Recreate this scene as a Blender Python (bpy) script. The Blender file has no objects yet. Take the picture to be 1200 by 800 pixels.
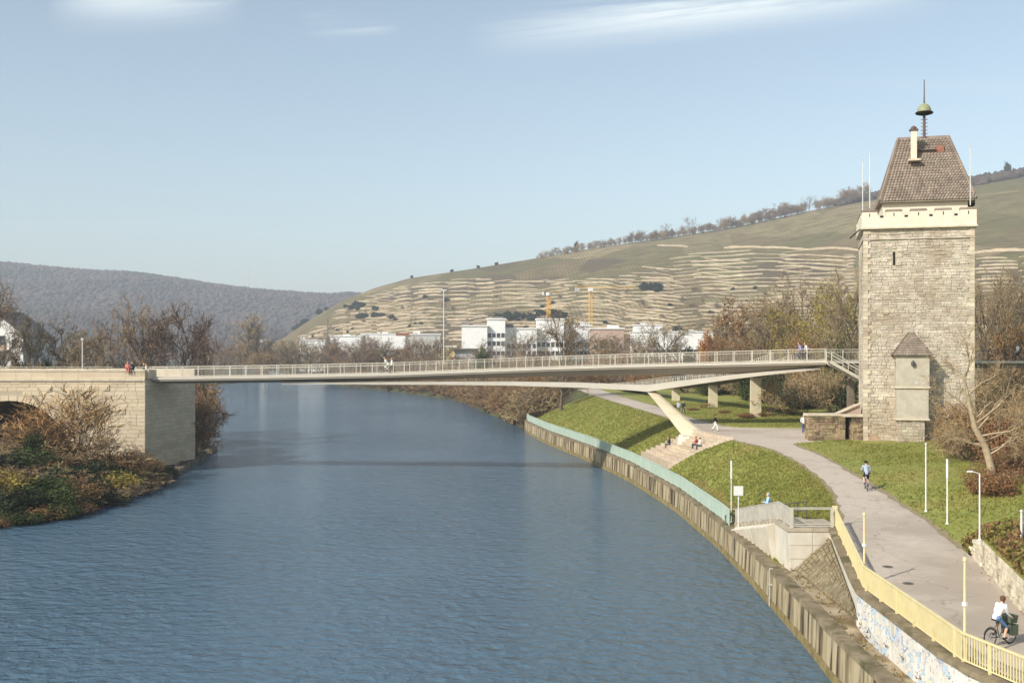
import bpy, bmesh, math, random
import numpy as np
from mathutils import Vector, Matrix, noise as mnoise

R = math.radians
random.seed(7); np.random.seed(7)
scn = bpy.context.scene
COL = scn.collection

# ------------------------------------------------------------------ camera
cam_d = bpy.data.cameras.new('camera'); cam = bpy.data.objects.new('camera', cam_d); COL.objects.link(cam)
cam.location = (0, 0, 14.0); cam.rotation_euler = (R(90), 0, 0)
cam_d.sensor_width = 36; cam_d.lens = 39.0; cam_d.shift_y = 0.01
cam_d.clip_start = 0.5; cam_d.clip_end = 12000
scn.camera = cam
FPX = 1300.0
# ------------------------------------------------------------------ sky and sun
SUN_EL, SUN_AZ = R(36), R(50)          # light travels towards +X/+Y
w = bpy.data.worlds.new('World'); scn.world = w; w.use_nodes = True
nt = w.node_tree; nt.nodes.clear()
def wn(t, **k):
    n = nt.nodes.new(t)
    for a, b in k.items(): setattr(n, a, b)
    return n
sky = wn('ShaderNodeTexSky', sky_type='NISHITA', sun_disc=False)
sky.sun_elevation = SUN_EL; sky.sun_rotation = math.pi + SUN_AZ
sky.altitude = 200; sky.air_density = 1.0; sky.dust_density = 1.6; sky.ozone_density = 1.3
bg = wn('ShaderNodeBackground'); bg.inputs[1].default_value = 0.144
outw = wn('ShaderNodeOutputWorld')
tc = wn('ShaderNodeTexCoord')
# thin cirrus: the view direction is projected on a high layer, then stretched noise
sep = wn('ShaderNodeSeparateXYZ'); nt.links.new(tc.outputs['Generated'], sep.inputs[0])
addz = wn('ShaderNodeMath', operation='ADD'); nt.links.new(sep.outputs[2], addz.inputs[0]); addz.inputs[1].default_value = 0.10
dx = wn('ShaderNodeMath', operation='DIVIDE'); nt.links.new(sep.outputs[0], dx.inputs[0]); nt.links.new(addz.outputs[0], dx.inputs[1])
dy = wn('ShaderNodeMath', operation='DIVIDE'); nt.links.new(sep.outputs[1], dy.inputs[0]); nt.links.new(addz.outputs[0], dy.inputs[1])
comb = wn('ShaderNodeCombineXYZ'); nt.links.new(dx.outputs[0], comb.inputs[0]); nt.links.new(dy.outputs[0], comb.inputs[1])
mp = wn('ShaderNodeMapping'); nt.links.new(comb.outputs[0], mp.inputs[0])
mp.inputs['Rotation'].default_value = (0, 0, R(-33)); mp.inputs['Scale'].default_value = (0.34, 1.5, 1); mp.inputs['Location'].default_value = (0.35, 1.32, 0)
nz = wn('ShaderNodeTexNoise'); nz.inputs['Scale'].default_value = 1.0; nz.inputs['Detail'].default_value = 7; nz.inputs['Roughness'].default_value = 0.52; nz.inputs['Distortion'].default_value = 0.5
nt.links.new(mp.outputs[0], nz.inputs['Vector'])
cr = wn('ShaderNodeValToRGB'); cr.color_ramp.elements[0].position = 0.60; cr.color_ramp.elements[1].position = 0.88
cr.color_ramp.elements[0].color = (0, 0, 0, 1); cr.color_ramp.elements[1].color = (0.6, 0.6, 0.6, 1)
nt.links.new(nz.outputs['Fac'], cr.inputs[0])
mixc = wn('ShaderNodeMix', data_type='RGBA'); mixc.inputs['B'].default_value = (6.0, 6.3, 6.7, 1)
hs = wn('ShaderNodeHueSaturation'); hs.inputs['Saturation'].default_value = 0.76
nt.links.new(sky.outputs[0], hs.inputs['Color'])
def wm(op, a, b=None, c=None, clamp=False):
    n = wn('ShaderNodeMath', operation=op); n.use_clamp = clamp
    for i, q in enumerate((a, b, c)):
        if q is None: continue
        if isinstance(q, (int, float)): n.inputs[i].default_value = q
        else: nt.links.new(q, n.inputs[i])
    return n.outputs[0]
# two longer cloud banks, placed by compass direction and elevation
ymax = wm('MAXIMUM', sep.outputs[1], 0.05); uu = wm('DIVIDE', sep.outputs[0], ymax); vv = wm('DIVIDE', sep.outputs[2], ymax)
nz2 = wn('ShaderNodeTexNoise'); nz2.inputs['Scale'].default_value = 14; nz2.inputs['Detail'].default_value = 9; nz2.inputs['Roughness'].default_value = 0.66; nz2.inputs['Distortion'].default_value = 0.4
cu = wn('ShaderNodeCombineXYZ'); nt.links.new(wm('MULTIPLY', uu, 0.22), cu.inputs[0]); nt.links.new(wm('MULTIPLY', wm('MULTIPLY_ADD', uu, -0.105, vv), 5.5), cu.inputs[1]); nt.links.new(cu.outputs[0], nz2.inputs['Vector'])
def bank(u0, u1, v0, slope, wdt):
    line = wm('MULTIPLY_ADD', wm('SUBTRACT', uu, u0), slope, v0)
    off = wm('ADD', wm('SUBTRACT', vv, line), wm('MULTIPLY', wm('SUBTRACT', nz2.outputs['Fac'], 0.5), -0.045))
    g = wm('POWER', 2.718, wm('MULTIPLY', wm('POWER', wm('DIVIDE', off, wdt), 2), -1))
    cc = (u0+u1)/2; hw_ = (u1-u0)/2
    e = wm('SUBTRACT', 1, wm('POWER', wm('ABSOLUTE', wm('DIVIDE', wm('SUBTRACT', uu, cc), hw_)), 2.0), clamp=True)
    return wm('MULTIPLY', wm('MULTIPLY', g, e), wm('MULTIPLY_ADD', nz2.outputs['Fac'], 2.6, -0.72, clamp=True))
cl = wm('ADD', wm('ADD', bank(-0.04, 0.40, 0.281, 0.105, 0.016), wm('MULTIPLY', bank(-0.42, -0.24, 0.312, 0.03, 0.018), 0.8)), wm('MULTIPLY', bank(-0.19, -0.10, 0.293, -0.03, 0.007), 0.45))
cl = wm('ADD', cl, wm('MULTIPLY', cr.outputs[0], 0.45), clamp=True)
nt.links.new(cl, mixc.inputs['Factor']); nt.links.new(hs.outputs[0], mixc.inputs['A'])
tint = wn('ShaderNodeMix', data_type='RGBA', blend_type='MULTIPLY'); tint.inputs['Factor'].default_value = 1; tint.inputs['B'].default_value = (0.975, 1.01, 0.955, 1); nt.links.new(mixc.outputs['Result'], tint.inputs['A'])
nt.links.new(tint.outputs['Result'], bg.inputs[0]); nt.links.new(bg.outputs[0], outw.inputs[0])

sun_d = bpy.data.lights.new('sun', 'SUN'); sun_d.energy = 4.2; sun_d.angle = R(0.55); sun_d.color = (1.0, 0.945, 0.86)
sun = bpy.data.objects.new('sun', sun_d); COL.objects.link(sun)
SDIR = Vector((math.sin(SUN_AZ)*math.cos(SUN_EL), math.cos(SUN_AZ)*math.cos(SUN_EL), -math.sin(SUN_EL)))
sun.rotation_euler = SDIR.to_track_quat('-Z', 'Y').to_euler(); sun.location = (-60, -60, 90)
vs = scn.view_settings; vs.view_transform = 'Standard'; vs.look = 'None'; vs.exposure = 0.3; vs.gamma = 1; vs.use_curve_mapping = False
scn.cycles.max_bounces = 6; scn.cycles.transparent_max_bounces = 8; scn.cycles.volume_bounces = 0

# ------------------------------------------------------------------ helpers
def S(r, g, b):
    f = lambda c: ((c/255+0.055)/1.055)**2.4 if c > 10 else c/255/12.92
    return (f(r), f(g), f(b), 1)
def P(x, y, Y):
    """a photo pixel at depth Y metres -> place in the scene"""
    return Vector(((x-600)/FPX*Y, Y, 14-(y-412)/FPX*Y))
def tab(t, k, v):
    return float(np.interp(v, [a[0] for a in t], [a[k] for a in t]))

class MB:
    def __init__(s): s.v = []; s.f = []; s.m = []
    def add(s, V, F, mi=0):
        b = len(s.v); s.v += [tuple(p) for p in V]; s.f += [tuple(b+i for i in q) for q in F]; s.m += [mi]*len(F)
    def hexa(s, p, mi=0):
        """8 points: bottom 0-3 ccw, top 4-7"""
        s.add(p, [(3,2,1,0),(4,5,6,7),(0,1,5,4),(1,2,6,5),(2,3,7,6),(3,0,4,7)], mi)
    def box(s, x0, x1, y0, y1, z0, z1, mi=0, mat=None):
        p = [(x0,y0,z0),(x1,y0,z0),(x1,y1,z0),(x0,y1,z0),(x0,y0,z1),(x1,y0,z1),(x1,y1,z1),(x0,y1,z1)]
        if mat is not None: p = [tuple(mat @ Vector(q)) for q in p]
        s.hexa(p, mi)
    def tube(s, pts, rad, n=6, mi=0, cap=True):
        pts = [Vector(p) for p in pts]
        if not isinstance(rad, (list, tuple)): rad = [rad]*len(pts)
        b = len(s.v); up = Vector((0, 0, 1))
        for i, p in enumerate(pts):
            d = (pts[min(i+1, len(pts)-1)]-pts[max(i-1, 0)])
            d = d.normalized() if d.length > 1e-9 else up
            a = d.cross(up if abs(d.z) < 0.95 else Vector((1, 0, 0))).normalized(); c = d.cross(a)
            for k in range(n):
                t = 2*math.pi*k/n
                s.v.append(tuple(p+(a*math.cos(t)+c*math.sin(t))*rad[i]))
        for i in range(len(pts)-1):
            for k in range(n):
                k2 = (k+1) % n
                s.f.append((b+i*n+k, b+i*n+k2, b+(i+1)*n+k2, b+(i+1)*n+k)); s.m.append(mi)
        if cap:
            s.f.append(tuple(b+k for k in range(n))[::-1]); s.m.append(mi)
            e = b+(len(pts)-1)*n; s.f.append(tuple(e+k for k in range(n))); s.m.append(mi)
    def bar(s, a, b, wd, ht, mi=0):
        """rectangular bar between two points"""
        a = Vector(a); b = Vector(b); d = (b-a).normalized()
        side = d.cross(Vector((0, 0, 1)))
        side = side.normalized() if side.length > 1e-4 else Vector((1, 0, 0))
        up = side.cross(d)
        p = []
        for q in (a, b):
            p.append([q-side*wd/2-up*ht/2, q+side*wd/2-up*ht/2, q+side*wd/2+up*ht/2, q-side*wd/2+up*ht/2])
        s.add(p[0]+p[1], [(0,1,2,3),(7,6,5,4),(0,4,5,1),(1,5,6,2),(2,6,7,3),(3,7,4,0)], mi)
    def lathe(s, prof, n=12, c=(0,0,0), mi=0):
        b = len(s.v)
        for r, z in prof:
            for k in range(n):
                t = 2*math.pi*k/n; s.v.append((c[0]+r*math.cos(t), c[1]+r*math.sin(t), c[2]+z))
        for i in range(len(prof)-1):
            for k in range(n):
                k2 = (k+1) % n; s.f.append((b+i*n+k, b+i*n+k2, b+(i+1)*n+k2, b+(i+1)*n+k)); s.m.append(mi)
    def mesh(s, name, mats, smooth=False):
        me = bpy.data.meshes.new(name); me.from_pydata(s.v, [], s.f)
        for m in (mats if isinstance(mats, (list, tuple)) else [mats]): me.materials.append(m)
        if max(s.m, default=0) > 0: me.polygons.foreach_set('material_index', s.m)
        if smooth: me.polygons.foreach_set('use_smooth', [True]*len(s.f))
        me.update(); return me
    def obj(s, name, mats, parent=None, loc=None, smooth=False, **k):
        return link(name, s.mesh(name, mats, smooth), parent, loc, **k)

def np_mesh(name, V, F, mats, smooth=False):
    V = np.asarray(V, dtype=np.float32); F = np.asarray(F, dtype=np.int32)
    me = bpy.data.meshes.new(name); n, k = F.shape
    me.vertices.add(len(V)); me.vertices.foreach_set('co', V.ravel())
    me.loops.add(n*k); me.loops.foreach_set('vertex_index', F.ravel())
    me.polygons.add(n); me.polygons.foreach_set('loop_start', np.arange(0, n*k, k, dtype=np.int32))
    me.polygons.foreach_set('loop_total', np.full(n, k, dtype=np.int32))
    if smooth: me.polygons.foreach_set('use_smooth', [True]*n)
    for m in (mats if isinstance(mats, (list, tuple)) else [mats]): me.materials.append(m)
    me.update(calc_edges=True); return me
def link(name, me, parent=None, loc=None, rz=None, label=None, cat=None, group=None, kind=None, scale=None):
    o = bpy.data.objects.new(name, me); COL.objects.link(o)
    if parent is not None: o.parent = parent
    if loc is not None: o.location = loc
    if rz is not None: o.rotation_euler = (0, 0, rz)
    if scale is not None: o.scale = scale if isinstance(scale, (tuple, list)) else (scale,)*3
    if label: o['label'] = label
    if cat: o['category'] = cat; kind = kind or 'thing'
    if group: o['group'] = group
    if kind: o['kind'] = kind
    return o
def empty(name, label, cat, loc=(0,0,0), rz=0, group=None, scale=None):
    return link(name, None, None, loc, rz, label, cat, group, None, scale)
def copy_tree(o, parent=None, **k):
    c = o.copy(); COL.objects.link(c); c.parent = parent
    for ch in o.children: copy_tree(ch, c)
    for a in ('label', 'group'):
        if a in k: c[a] = k[a]
    if 'loc' in k: c.location = k['loc']
    if 'rz' in k: c.rotation_euler = (0, 0, k['rz'])
    if 'scale' in k:
        q = k['scale']; c.scale = q if isinstance(q, (tuple, list)) else (q,)*3
    return c

# ------------------------------------------------------------------ materials
def mat(name, c1, c2=None, scale=1.5, rough=0.85, bump=0.0, bscale=8.0, island=0.0, objr=0.0, metal=0.0, spec=0.3,
        stretch=(1,1,1), lo=0.35, hi=0.65, c3=None, s3=0.3, lo3=0.5, hi3=0.62, st3=(1,1,1), world=True, sub=0.0, bdist=0.05):
    m = bpy.data.materials.new(name); m.use_nodes = True; t = m.node_tree; N = t.nodes; L = t.links
    b = N['Principled BSDF']; b.inputs['Roughness'].default_value = rough; b.inputs['Metallic'].default_value = metal
    b.inputs['Specular IOR Level'].default_value = spec
    c2 = c2 or c1
    if world:
        g = N.new('ShaderNodeNewGeometry'); vec = g.outputs['Position']
    else:
        g = N.new('ShaderNodeTexCoord'); vec = g.outputs['Object']
    def noise(sc, st, det=6):
        mpn = N.new('ShaderNodeMapping'); mpn.inputs['Scale'].default_value = st; L.new(vec, mpn.inputs[0])
        n = N.new('ShaderNodeTexNoise'); n.inputs['Scale'].default_value = sc; n.inputs['Detail'].default_value = det; n.inputs['Roughness'].default_value = 0.6
        L.new(mpn.outputs[0], n.inputs['Vector']); return n.outputs['Fac']
    def ramp(f, a, c):
        r = N.new('ShaderNodeMapRange'); r.inputs[1].default_value = a; r.inputs[2].default_value = c; L.new(f, r.inputs[0]); return r.outputs[0]
    def mix(f, a, c, typ='MIX'):
        x = N.new('ShaderNodeMix'); x.data_type = 'RGBA'; x.blend_type = typ
        if isinstance(f, float): x.inputs['Factor'].default_value = f
        else: L.new(f, x.inputs['Factor'])
        for nm, q in (('A', a), ('B', c)):
            if isinstance(q, tuple): x.inputs[nm].default_value = q
            else: L.new(q, x.inputs[nm])
        return x.outputs['Result']
    col = mix(ramp(noise(scale, stretch), lo, hi), c1, c2)
    if c3: col = mix(ramp(noise(s3, st3), lo3, hi3), col, c3)
    for amt, src in ((island, 'i'), (objr, 'o')):
        if amt:
            if src == 'i':
                gg = N.new('ShaderNodeNewGeometry'); f = gg.outputs['Random Per Island']
            else:
                gg = N.new('ShaderNodeObjectInfo'); f = gg.outputs['Random']
            h = N.new('ShaderNodeHueSaturation'); L.new(col, h.inputs['Color'])
            r = N.new('ShaderNodeMapRange'); r.inputs[3].default_value = 1-amt; r.inputs[4].default_value = 1+amt; L.new(f, r.inputs[0]); L.new(r.outputs[0], h.inputs['Value'])
            mm = N.new('ShaderNodeMath'); mm.operation = 'MULTIPLY'; mm.inputs[1].default_value = 7.31; L.new(f, mm.inputs[0])
            fr = N.new('ShaderNodeMath'); fr.operation = 'FRACT'; L.new(mm.outputs[0], fr.inputs[0])
            r2 = N.new('ShaderNodeMapRange'); r2.inputs[3].default_value = 0.5-amt*0.07; r2.inputs[4].default_value = 0.5+amt*0.07; L.new(fr.outputs[0], r2.inputs[0]); L.new(r2.outputs[0], h.inputs['Hue'])
            col = h.outputs['Color']
    L.new(col, b.inputs['Base Color'])
    if sub:
        tr = N.new('ShaderNodeBsdfTranslucent'); L.new(col, tr.inputs['Color'])
        ms = N.new('ShaderNodeMixShader'); ms.inputs[0].default_value = sub
        L.new(b.outputs[0], ms.inputs[1]); L.new(tr.outputs[0], ms.inputs[2]); L.new(ms.outputs[0], N['Material Output'].inputs['Surface'])
    if bump:
        bp = N.new('ShaderNodeBump'); bp.inputs['Strength'].default_value = bump; bp.inputs['Distance'].default_value = bdist
        L.new(noise(bscale, stretch), bp.inputs['Height']); L.new(bp.outputs[0], b.inputs['Normal'])
    return m

MT = {}
MT['tower_stone'] = mat('tower_stone', S(172,160,142), S(202,192,174), 0.9, island=0.16, bump=0.5, bscale=14, c3=S(156,138,114), s3=0.22, lo3=0.5, hi3=0.75)
MT['mortar'] = mat('mortar', S(166,152,130), S(184,172,150), 2, bump=0.3, bscale=20)
MT['ashlar'] = mat('ashlar', S(198,180,152), S(212,195,168), 0.5, island=0.06, bump=0.4, bscale=9, stretch=(1,1,2.5), c3=S(172,156,130), s3=0.35, lo3=0.52, hi3=0.75, st3=(0.4,0.4,1.6))
MT['ashlar_joint'] = mat('ashlar_joint', S(172,158,136), S(184,170,146), 2)
MT['coping'] = mat('coping', S(190,176,152), S(208,196,172), 1.2, bump=0.2, bscale=12)
MT['ruin_stone'] = mat('ruin_stone', S(120,100,76), S(176,154,122), 1.1, island=0.3, bump=0.6, bscale=10, c3=S(84,70,54), s3=0.8, lo3=0.52, hi3=0.7)
MT['plaster'] = mat('plaster', S(214,202,180), S(224,213,192), 1.2, bump=0.15, bscale=10, c3=S(214,198,172), s3=0.6, lo3=0.58, hi3=0.8, st3=(2,2,0.5))
MT['shaded_plaster'] = mat('shaded_plaster', S(170,161,143), S(186,177,158), 1.5, bump=0.15, bscale=10)  # oriel plaster, shade on its front put into the darker base colour
MT['roof_tile'] = mat('roof_tile', S(122,109,96), S(144,129,114), 0.8, island=0.17, bump=0.3, bscale=10, c3=S(104,90,80), s3=0.45, lo3=0.55, hi3=0.7)
MT['roof_red'] = mat('roof_red', S(138,92,72), S(150,104,84), 3)
MT['dark'] = mat('dark', S(30,26,24), S(38,34,30), 2)
MT['copper_dome'] = mat('copper_dome', S(152,150,112), S(134,140,106), 4, rough=0.5)
MT['rust_pole'] = mat('rust_pole', S(90,74,66), S(112,92,84), 5, rough=0.6)
MT['white_paint'] = mat('white_paint', S(220,218,210), S(230,228,222), 3, rough=0.5)
MT['path'] = mat('path', S(178,164,148), S(194,180,164), 2.2, bump=0.25, bscale=22, c3=S(166,152,136), s3=0.11, lo3=0.47, hi3=0.6, lo=0.3, hi=0.7)
MT['kerb'] = mat('kerb', S(168,158,144), S(186,176,160), 2, bump=0.3, bscale=20, island=0.08)
MT['lawn'] = mat('lawn', S(118,124,56), S(142,142,70), 0.9, bump=0.4, bscale=9, c3=S(152,136,80), s3=0.2, lo3=0.5, hi3=0.85, bdist=0.12)
MT['grass_blade'] = mat('grass_blade', S(124,128,58), S(146,144,72), 0.5, island=0.13, c3=S(152,138,80), s3=0.2, lo3=0.5, hi3=0.8, sub=0.3)
MT['soil'] = mat('soil', S(110,98,74), S(132,118,92), 1.2, bump=0.8, bscale=6, c3=S(96,100,56), s3=0.3, lo3=0.45, hi3=0.6)
MT['bank_earth'] = mat('bank_earth', S(58,52,38), S(80,72,50), 0.8, bump=0.8, bscale=4, c3=S(80,84,48), s3=0.12, lo3=0.45, hi3=0.6)
MT['far_ground'] = mat('far_ground', S(104,98,70), S(120,112,84), 0.05, c3=S(98,104,62), s3=0.02)
MT['quay'] = mat('quay', S(158,142,108), S(180,166,134), 0.9, bump=0.4, bscale=9, stretch=(1.5,1.5,0.16), c3=S(70,58,42), s3=1.3, lo3=0.44, hi3=0.6, st3=(1,1,0.12), island=0.09)
MT['quay_foot'] = mat('quay_foot', S(112,98,62), S(146,130,88), 1.5, bump=0.4, bscale=8)
MT['quay_top'] = mat('quay_top', S(112,98,76), S(146,132,106), 1.5, bump=0.5, bscale=9, c3=S(84,80,50), s3=0.7, lo3=0.5, hi3=0.68)
MT['concrete'] = mat('concrete', S(196,188,170), S(210,202,186), 1.0, bump=0.2, bscale=12, c3=S(176,164,142), s3=0.8, lo3=0.52, hi3=0.75, st3=(1,1,0.3))
MT['stair_concrete'] = mat('stair_concrete', S(158,146,126), S(182,170,148), 1.4, bump=0.3, bscale=10, c3=S(120,108,88), s3=1.2, lo3=0.55, hi3=0.75)
MT['pitching'] = mat('pitching', S(124,110,84), S(150,136,106), 1.2, island=0.18, bump=0.5, bscale=9)
MT['deck_light'] = mat('deck_light', S(192,184,168), S(200,192,177), 0.6, rough=0.6)
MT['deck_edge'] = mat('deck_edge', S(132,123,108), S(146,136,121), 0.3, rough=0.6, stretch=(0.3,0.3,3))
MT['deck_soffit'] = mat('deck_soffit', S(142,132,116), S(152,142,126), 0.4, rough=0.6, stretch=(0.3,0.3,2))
MT['deck_top'] = mat('deck_top', S(178,166,150), S(188,176,160), 1)
MT['rail'] = mat('rail', S(198,190,172), S(206,198,182), 2, rough=0.5)
MT['step_stone'] = mat('step_stone', S(176,158,136), S(194,178,156), 1.5, bump=0.2, bscale=15, objr=0.08)
MT['step_wood'] = mat('step_wood', S(204,184,148), S(216,198,164), 3, stretch=(1,6,6))
MT['pier'] = mat('pier', S(196,182,152), S(206,194,166), 0.6, bump=0.1, bscale=8)
MT['old_pier'] = mat('old_pier', S(104,94,80), S(124,112,96), 1.0, bump=0.3, bscale=6)
MT['yellow'] = mat('yellow', S(216,200,146), S(224,209,160), 2, rough=0.55, spec=0.35, c3=S(198,176,118), s3=1.5, lo3=0.6, hi3=0.8)
MT['green_rail'] = mat('green_rail', S(170,190,174), S(182,198,184), 1, rough=0.55, c3=S(190,200,188), s3=0.4, lo3=0.5, hi3=0.7)
MT['grey_rail'] = mat('grey_rail', S(176,170,156), S(196,190,176), 2, rough=0.5)
MT['dark_rail'] = mat('dark_rail', S(72,72,70), S(86,86,84), 2, rough=0.5)
MT['galv'] = mat('galv', S(206,204,198), S(218,216,210), 3, rough=0.45, spec=0.5)
MT['bark'] = mat('bark', S(92,78,62), S(120,104,84), 2.5, bump=0.5, bscale=12, objr=0.15, world=False)
MT['pale_bark'] = mat('pale_bark', S(150,132,106), S(178,160,130), 2.5, bump=0.5, bscale=10, world=False)
MT['twig_brown'] = mat('twig_brown', S(120,102,80), S(146,126,100), 0.6, objr=0.16, island=0.12, world=False)
MT['twig_dark'] = mat('twig_dark', S(84,66,52), S(108,88,70), 0.6, objr=0.12, island=0.12, world=False)
MT['twig_rust'] = mat('twig_rust', S(132,104,72), S(152,124,90), 0.6, objr=0.14, island=0.14, world=False)
MT['twig_straw'] = mat('twig_straw', S(150,128,92), S(168,148,110), 0.6, objr=0.12, island=0.14, world=False)
MT['twig_ochre'] = mat('twig_ochre', S(142,110,68), S(164,130,84), 0.6, objr=0.1, island=0.16, world=False)
MT['leaf_green'] = mat('leaf_green', S(58,70,34), S(84,92,46), 0.7, objr=0.18, island=0.3, world=False, sub=0.25)
MT['leaf_dark'] = mat('leaf_dark', S(40,50,30), S(58,66,38), 0.7, objr=0.15, island=0.3, world=False, sub=0.2)
MT['leaf_yellow'] = mat('leaf_yellow', S(140,126,60), S(166,148,78), 0.7, objr=0.1, island=0.2, world=False, sub=0.3)
MT['leaf_orange'] = mat('leaf_orange', S(168,104,52), S(188,132,70), 0.7, objr=0.1, island=0.2, world=False, sub=0.3)
MT['leaf_brown'] = mat('leaf_brown', S(130,98,64), S(152,118,80), 0.7, objr=0.12, island=0.22, world=False, sub=0.25)
MT['wood_far'] = mat('wood_far', S(66,57,50), S(88,76,64), 0.01, island=0.22, c3=S(52,58,42), s3=0.005, lo3=0.54, hi3=0.6)
MT['terrace_wall'] = mat('terrace_wall', S(158,143,116), S(184,169,142), 0.2, objr=0.14, bump=0.6, bscale=1.5, bdist=0.3)
MT['bldg_white'] = mat('bldg_white', S(226,224,218), S(234,232,228), 0.2)
MT['bldg_grey'] = mat('bldg_grey', S(180,178,172), S(190,188,182), 0.2)
MT['bldg_yellow'] = mat('bldg_yellow', S(226,204,146), S(232,212,158), 0.2)
MT['bldg_brown'] = mat('bldg_brown', S(176,150,134), S(186,162,146), 0.2)
MT['bldg_roof'] = mat('bldg_roof', S(120,112,104), S(132,124,116), 0.2)
MT['glass'] = mat('glass', S(48,54,60), S(60,66,72), 0.4, rough=0.15, spec=0.6)
MT['crane'] = mat('crane', S(226,170,60), S(232,182,76), 0.2)
MT['skin'] = mat('skin', S(206,160,132), S(212,168,140), 3, rough=0.6, world=False)
MT['hair'] = mat('hair', S(58,42,32), S(70,52,40), 5, world=False)
MT['rubber'] = mat('rubber', S(34,32,32), S(40,38,38), 5, world=False)
MT['steel'] = mat('steel', S(150,152,154), S(164,166,168), 5, rough=0.35, metal=0.6, world=False)
CLOTH = {}
def cloth(r, g, b):
    k = (r, g, b)
    if k not in CLOTH: CLOTH[k] = mat('cloth_%d_%d_%d' % k, S(r, g, b), S(min(255,int(r*1.12)), min(255,int(g*1.12)), min(255,int(b*1.12))), 6, rough=0.9, world=False)
    return CLOTH[k]

def add_cracks(m):
    t = m.node_tree; N = t.nodes; L = t.links; b = N['Principled BSDF']; src = b.inputs['Base Color'].links[0].from_socket
    g = N.new('ShaderNodeNewGeometry'); nn = N.new('ShaderNodeTexNoise'); nn.inputs['Scale'].default_value = 0.9; L.new(g.outputs['Position'], nn.inputs['Vector'])
    mx = N.new('ShaderNodeMix'); mx.data_type = 'RGBA'; mx.blend_type = 'LINEAR_LIGHT'; mx.inputs['Factor'].default_value = 0.9; L.new(g.outputs['Position'], mx.inputs['A']); L.new(nn.outputs['Color'], mx.inputs['B'])
    v = N.new('ShaderNodeTexVoronoi'); v.feature = 'DISTANCE_TO_EDGE'; v.inputs['Scale'].default_value = 0.22; L.new(mx.outputs['Result'], v.inputs['Vector'])
    r = N.new('ShaderNodeMapRange'); r.inputs[1].default_value = 0.0; r.inputs[2].default_value = 0.010; r.inputs[3].default_value = 0.5; r.inputs[4].default_value = 0.0; L.new(v.outputs['Distance'], r.inputs[0])
    x = N.new('ShaderNodeMix'); x.data_type = 'RGBA'; L.new(r.outputs[0], x.inputs['Factor']); L.new(src, x.inputs['A']); x.inputs['B'].default_value = S(112,102,92); L.new(x.outputs['Result'], b.inputs['Base Color'])
add_cracks(MT['path'])
# graffiti: flat sprayed paint on the white concrete
def graffiti_mat():
    m = mat('graffiti', S(206,200,188), S(222,218,208), 0.9, bump=0.15, bscale=9, c3=S(150,140,118), s3=0.8, lo3=0.58, hi3=0.75, st3=(1,1,0.3))
    t = m.node_tree; N = t.nodes; L = t.links; b = N['Principled BSDF']
    src = b.inputs['Base Color'].links[0].from_socket
    g = N.new('ShaderNodeNewGeometry')
    for i, (c, sc, thr, off) in enumerate(((S(184,204,216), 0.6, 0.56, 3.1), (S(140,152,174), 1.3, 0.645, 9.7), (S(230,218,180), 0.8, 0.64, 5.2), (S(196,166,172), 1.1, 0.67, 14.4), (S(116,116,120), 2.2, 0.66, 21.0))):
        mpn = N.new('ShaderNodeMapping'); mpn.inputs['Location'].default_value = (off, off*0.7, off*1.3); mpn.inputs['Scale'].default_value = (1, 1, 1.5); L.new(g.outputs['Position'], mpn.inputs[0])
        n = N.new('ShaderNodeTexNoise'); n.inputs['Scale'].default_value = sc; n.inputs['Detail'].default_value = 2.5; n.inputs['Distortion'].default_value = 2.4; L.new(mpn.outputs[0], n.inputs['Vector'])
        r = N.new('ShaderNodeMapRange'); r.inputs[1].default_value = thr-0.015; r.inputs[2].default_value = thr+0.02; L.new(n.outputs['Fac'], r.inputs[0])
        x = N.new('ShaderNodeMix'); x.data_type = 'RGBA'; L.new(r.outputs[0], x.inputs['Factor']); L.new(src, x.inputs['A']); x.inputs['B'].default_value = c
        src = x.outputs['Result']
        if i in (0, 2):      # sprayed outline round the larger shapes
            ds = N.new('ShaderNodeMath'); ds.operation = 'SUBTRACT'; L.new(n.outputs['Fac'], ds.inputs[0]); ds.inputs[1].default_value = thr
            ab = N.new('ShaderNodeMath'); ab.operation = 'ABSOLUTE'; L.new(ds.outputs[0], ab.inputs[0])
            r2 = N.new('ShaderNodeMapRange'); r2.inputs[1].default_value = 0.006; r2.inputs[2].default_value = 0.014; r2.inputs[3].default_value = 0.8; r2.inputs[4].default_value = 0.0; L.new(ab.outputs[0], r2.inputs[0])
            x2 = N.new('ShaderNodeMix'); x2.data_type = 'RGBA'; L.new(r2.outputs[0], x2.inputs['Factor']); L.new(src, x2.inputs['A']); x2.inputs['B'].default_value = S(122,138,166); src = x2.outputs['Result']
    L.new(src, b.inputs['Base Color']); return m
MT['graffiti'] = graffiti_mat()

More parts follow.
